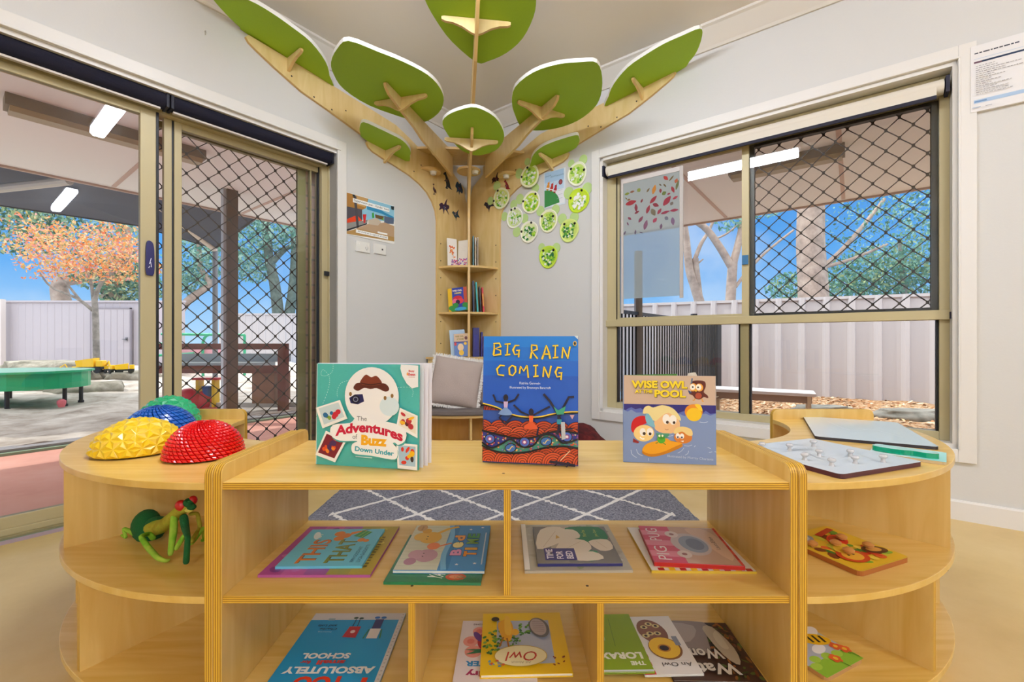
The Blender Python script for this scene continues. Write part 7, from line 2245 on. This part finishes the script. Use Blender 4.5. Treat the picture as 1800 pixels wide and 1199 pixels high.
def art_owl(a, w, h):
    a.rect('F2C81E', .0004, .0004, w - .0004, h - .0004)
    a.rect('B4BCCB', w * .17, h * .15, w * .82, h * .86)
    def tuft(x, y, r, c=('4E8A2A', '7AA83A', '2E5E2A')):
        rnd = random.Random(int(x * 1000))
        for k in range(14): a.oval(c[k % 3], w * x + rnd.uniform(-r, r), h * y + rnd.uniform(-r, r), r * .28, r * .2, rnd.uniform(0, 3), n=8)
    tuft(.46, .30, .018); tuft(.36, .24, .012); tuft(.82, .42, .018); tuft(.60, .46, .014); tuft(.88, .52, .018); tuft(.86, .64, .016); tuft(.62, .56, .010)
    a.oval('6A625E', w * .30, h * .30, .024, .038, .2); a.oval('B9A8A0', w * .31, h * .29, .019, .032, .2)
    for k in range(6): a.line('6E605A', [(w * .24, h * (.2 + .035 * k)), (w * .38, h * (.19 + .035 * k))], .0009)
    a.poly('E8A81E', smooth_pts([(w * .70, h * .14), (w * .80, h * .2), (w * .80, h * .32), (w * .74, h * .50), (w * .66, h * .52), (w * .62, h * .34), (w * .64, h * .2)], 3)); a.poly('F2C23A', smooth_pts([(w * .66, h * .12), (w * .72, h * .10), (w * .72, h * .4), (w * .64, h * .4)], 3)); a.oval('F0B82E', w * .60, h * .38, .010, .012)
    a.line('A8681A', [(w * .70, h * .48), (w * .68, h * .62)], .004); a.line('A8681A', [(w * .74, h * .46), (w * .79, h * .62)], .004); a.oval('3A2A22', w * .84, h * .14, .010, .009)
    a.oval('C8A83A', w * .55, h * .76, .060, .034); a.oval('EFE6B4', w * .55, h * .76, .058, .032, n=36)
    a.text('B8341E', 'Owl', w * .37, h * .70, w * .36, h * .14, shear=.25); a.text('A89A6A', 'All About', w * .44, h * .845, w * .22, h * .03)
    rnd = random.Random(4)
    for k in range(9): a.oval('8A3A1E', w * rnd.uniform(.04, .2), h * rnd.uniform(.78, .93), .0035, .0018, rnd.uniform(0, 3), n=7)
    for k in range(10): a.oval(('4E8AB0', 'D85A2A', 'E8D23A')[k % 3], w * rnd.uniform(.74, .9), h * rnd.uniform(.82, .93), .004, .003, rnd.uniform(0, 3), n=7)
book_flat('yellow book with an oval owl title, upside down in the middle of the bottom shelf', .028, 1.052, ZB + .0055, PI + .03, .200, .212, .009, 'F2C81E', art_owl)
def art_bark(a, w, h):
    a.rect('4A3226', .0004, .0004, w - .0004, h - .0004)
    rnd = random.Random(7)
    for k in range(120): a.oval(rnd.choice(['6E3A1E', '8A5A2E', '3A4A24', '5A6A2E', 'A8622E', '2E2418', '7A4A3A']), rnd.uniform(.006, w * .42), rnd.uniform(.006, h - .006), rnd.uniform(.003, .012), rnd.uniform(.002, .005), rnd.uniform(0, 3), n=8)
    a.poly('8E8078', smooth_pts([(w * .30, h * .02), (w * .98, h * .02), (w * .98, h * .72), (w * .70, h * .55), (w * .45, h * .6), (w * .36, h * .3)], 3)); a.poly('A89A90', smooth_pts([(w * .45, h * .1), (w * .9, h * .06), (w * .95, h * .4), (w * .6, h * .4)], 3))
    a.poly('B8AA92', smooth_pts([(w * .22, h * .12), (w * .36, h * .16), (w * .30, h * .62), (w * .18, h * .78), (w * .12, h * .5)], 3)); a.poly('C9BFA6', smooth_pts([(w * .20, h * .2), (w * .28, h * .3), (w * .26, h * .5), (w * .18, h * .5)], 3))
    a.text('D8D2C6', 'Wattle', w * .22, h * .76, w * .70, h * .17, bold=.03, outline='4A423A', ow=.03); a.text('D8D2C6', 'Wombat', w * .30, h * .52, w * .66, h * .17, bold=.03, outline='4A423A', ow=.03)
book_flat('brown photographic bark and leaf book, upside down at the right of the bottom shelf', .4445, 1.037, ZB, PI - .03, .196, .196, .005, '4A3226', art_bark)
def art_fruit(a, w, h):
    a.rect('ECE8E2', .0004, .0004, w - .0004, h - .0004)
    for k in range(16):
        a.rect('C81E2E' if k % 2 else 'F0ECE8', w * .80, h * k / 16 + .0004, w - .0006, h * (k + 1) / 16)
    a.oval('8A5A44', w * .50, h * .30, .034, .046, .2)
    for x, y in ((.38, .2), (.50, .16), (.62, .22), (.42, .34), (.56, .34), (.66, .38)): a.oval('D8C88A', w * x, h * y, .009, .007); a.oval('3A2418', w * x, h * y, .004)
    a.oval('8A5A1E', w * .42, h * .60, .038, .038); a.oval('F0C42E', w * .43, h * .59, .035, .035); a.oval('C8841E', w * .44, h * .60, .015, .013); a.oval('2A1810', w * .44, h * .60, .011, .009)
    a.rect('8E96A4', w * .10, h * .40, w * .20, h * .56)
    a.text('3A3430', 'An Owl', w * .10, h * .83, w * .52, h * .06); a.rect('B8B2AA', w * .12, h * .80, w * .5, h * .803)
book_flat('white book with a halved yellow fruit and a red striped edge, upside down', .346, 1.050, ZB + .0055, PI + .03, .128, .200, .005, 'ECE8E2', art_fruit)
def art_lime(a, w, h):
    a.rect('8CA81E', .0004, .0004, w - .0004, h - .0004); a.rect('9ABF7A', w * .72, .0004, w - .0004, h * .5); a.rect('DCE6E8', .0004, h * .97, w - .0004, h - .0004)
    a.text('F0F2E0', 'THE', w * .10, h * .845, w * .28, h * .06, bold=.05); a.text('F0F2E0', 'LORAX', w * .10, h * .70, w * .86, h * .11, bold=.05)
    a.line('5A7A1E', [(w * .5, h * .1), (w * .56, h * .6)], .001)
book_flat('lime green book with a white capital title, upside down against the divider', .247, 1.050, ZB + .011, PI + .02, .116, .200, .005, '8CA81E', art_lime)


# ---- books on the three shelves of the tree trunk
def spine_book(label, px, Y, z, w, h, c, lean=0.0, depth=.13, band=None):
    X = (px - 900) / FOC * Y
    th_ = thing('shelf_book', label, 'book', (X, Y, z), (0, lean, math.atan2(-.142, .99) * -1 * 0 + .143), 'upright books on the tree shelves')
    b = MB()
    cm_ = plain(c, .4)
    b.box(-w / 2, 0, .0004, w / 2, .002, h, cm_); b.box(-w / 2, .002, .0004, -w / 2 + .0015, depth, h, cm_); b.box(w / 2 - .0015, .002, .0004, w / 2, depth, h, cm_)
    if band:
        A_ = Art(b, (-w / 2, 0, 0), (1, 0, 0), (0, 0, 1), (0, -1, 0), lift=.0001); A_.rect(band, w * .25, h * .25, w * .75, h * .75)
    b.build('cover', th_)
    b = MB(); b.box(-w / 2 + .0015, .002, .003, w / 2 - .0015, depth - .003, h - .003, page_mat()); b.build('pages', th_)
    return th_
spine_book('thin teal book right of the trunk post on the top tree shelf', 832, 3.60, 1.43, .010, .245, '2E6E78')
spine_book('thin white book second from the post on the top tree shelf', 836.2, 3.61, 1.43, .008, .235, 'D9D2C6', band='C8A85A')
spine_book('thin grey-brown book third from the post on the top tree shelf', 840, 3.62, 1.43, .010, .238, '9A8A76')
spine_book('dark navy book right of the trunk post on the middle tree shelf', 833, 3.60, 1.055, .014, .255, '17304E', -.02)
spine_book('turquoise book leaning beside the navy one on the middle tree shelf', 840, 3.61, 1.055, .012, .245, '3AB0B0', -.06)
spine_book('black spined book between turquoise and red on the middle tree shelf', 845.5, 3.61, 1.055, .008, .21, '2A2434', -.06)
spine_book('red book with a yellow patch on the middle tree shelf', 850.5, 3.62, 1.055, .013, .205, 'C8202E', -.06, band='E8C23A')
spine_book('thick royal navy book right of the post on the bottom tree shelf', 837, 3.58, .693, .052, .235, '23246E', depth=.10, band='2C2E80')
spine_book('slim purple-navy book second on the bottom tree shelf', 846.5, 3.60, .693, .014, .20, '2E2A78', .02)
spine_book('red book third from the post on the bottom tree shelf', 851.5, 3.62, .693, .018, .165, 'B01E34', depth=.11)
spine_book('thin pale teal book just left of the post on the top tree shelf', 822.5, 3.63, 1.43, .009, .258, '8AC4C4', .01, depth=.10)


def front_book(label, x0, x1, Y0, Y1, z, h, cover, art, lean, roll=0.0, t=.008, edge=None):
    """a book showing its cover, leaning back on a tree shelf"""
    A = Vector(((x0 - 900) / FOC * Y0, Y0, 0)); B = Vector(((x1 - 900) / FOC * Y1, Y1, 0))
    w = (B - A).length
    th_ = thing('shelf_book', label, 'book', (A.x, A.y, z + .0005), (-math.radians(lean), math.radians(roll), math.atan2(B.y - A.y, B.x - A.x)), 'upright books on the tree shelves')
    cv = plain(cover, .4)
    b = MB(); b.box(0, 0, 0, w, .0015, h, cv); b.box(0, t - .0015, 0, w, t, h, cv); b.box(0, .0015, 0, .0015, t - .0015, h, plain(edge, .5) if edge else cv)
    A_ = Art(b, (0, 0, 0), (1, 0, 0), (0, 0, 1), (0, -1, 0), lift=.0002, step=.00005); A_.clip = (.0002, .0002, w - .0002, h - .0002); art(A_, w, h)
    b.build('cover', th_)
    b = MB(); b.box(.0015, .0015, .002, w - .003, t - .0015, h - .002, page_mat()); b.build('pages', th_)
    return th_
def art_bloom(a, w, h):
    rnd = random.Random(3)
    for k in range(18): a.oval(rnd.choice(['E8762A', 'E89A4A', 'D85A2A']), w * (.5 + rnd.gauss(0, .12)), h * (.62 + rnd.gauss(0, .12)), .006, .009, rnd.uniform(0, 3), n=8)
    a.line('C86A2E', [(w * .5, h * .6), (w * .6, h * .3)], .004)
    for k in range(22): a.oval(rnd.choice(['D85A8A', '8A4AA8', 'C83A6A', 'E8A0B8', '5A3A8A']), w * rnd.uniform(.4, .98), h * rnd.uniform(.02, .22), .006, .006, n=8)
def art_page(a, w, h):
    for k in range(7): a.rect('C9BFB4', w * .3, h * (.85 - .05 * k), w * .85, h * (.853 - .05 * k))
    rnd = random.Random(5)
    for k in range(30): a.oval(rnd.choice(['D85A8A', '8A4AA8', 'C83A6A', '5A6AB8']), w * rnd.uniform(.04, .96), h * rnd.uniform(.02, .30), .006, .006, n=8)
front_book('open white picture book with orange blooms, left page, on the top tree shelf', 787.5, 804, 3.575, 3.63, 1.43, .225, 'EDE8E2', art_bloom, 3)
front_book('open cream right page with pink blossom on the top tree shelf', 804.5, 821, 3.632, 3.585, 1.43, .212, 'E6DED0', art_page, 3)
def art_toadstool(a, w, h):
    a.rect('2E3E9A', w * .22, .0004, w * .82, h - .0004); a.rect('E8B81E', .0004, .0004, w * .22, h - .0004); a.rect('B84A2E', w * .82, h * .2, w - .0004, h - .0004)
    a.text('F0E6C8', 'WISE OWL', w * .25, h * .84, w * .5, h * .07, bold=.04); a.text('F0D84A', 'HOME', w * .36, h * .73, w * .34, h * .07, bold=.04)
    a.oval('C8222E', w * .5, h * .52, .040, .026); a.oval('E86A8A', w * .36, h * .42, .022, .022); a.oval('D83A4A', w * .62, h * .42, .03, .022); a.oval('2A1A3A', w * .5, h * .38, .018, .02)
    for x, y in ((.1, .12), (.3, .22), (.2, .05), (.8, .2)): a.oval('2E8A3A', w * x + .012, h * y + .006, .026, .020)
    a.oval('3AA0C8', w * .62, h * .08, .05, .014)
front_book('red, blue and yellow owl-house book leaning on the middle tree shelf', 789, 823, 3.60, 3.575, 1.055, .195, '2E8A3A', art_toadstool, 8, -6, edge='E8C23A')
def art_plainblue(a, w, h):
    a.rect('B4CCE0', .003, .003, w - .003, h - .003)
front_book('plain pale blue book behind the small owl book on the bottom tree shelf', 793, 820, 3.575, 3.60, .693, .215, '9AB8D4', art_plainblue, 5, -4)
def art_smallowl(a, w, h):
    a.rect('D0B292', .0004, h * .64, w - .0004, h - .0004); a.rect('5A7AB8', .0004, .0004, w - .0004, h * .62); a.rect('2A2478', .0004, h * .60, w - .0004, h * .65)
    a.text('8A7A2A', 'WISE OWL', w * .1, h * .84, w * .6, h * .08, bold=.04); a.text('8A7A2A', 'AT HOME', w * .2, h * .72, w * .5, h * .08, bold=.04)
    a.oval('5A1E12', w * .86, h * .80, .012, .014); a.oval('E8C8A0', w * .46, h * .40, .024, .030); a.oval('E8B82E', w * .5, h * .16, .020, .022); a.oval('B82A2E', w * .1, h * .55, .010, .014); a.oval('F0C02A', w * .8, h * .56, .012)
front_book('small beige and blue owl book in front of the pale blue one', 799, 824, 3.552, 3.555, .693, .185, '5A7AB8', art_smallowl, 7, -3)
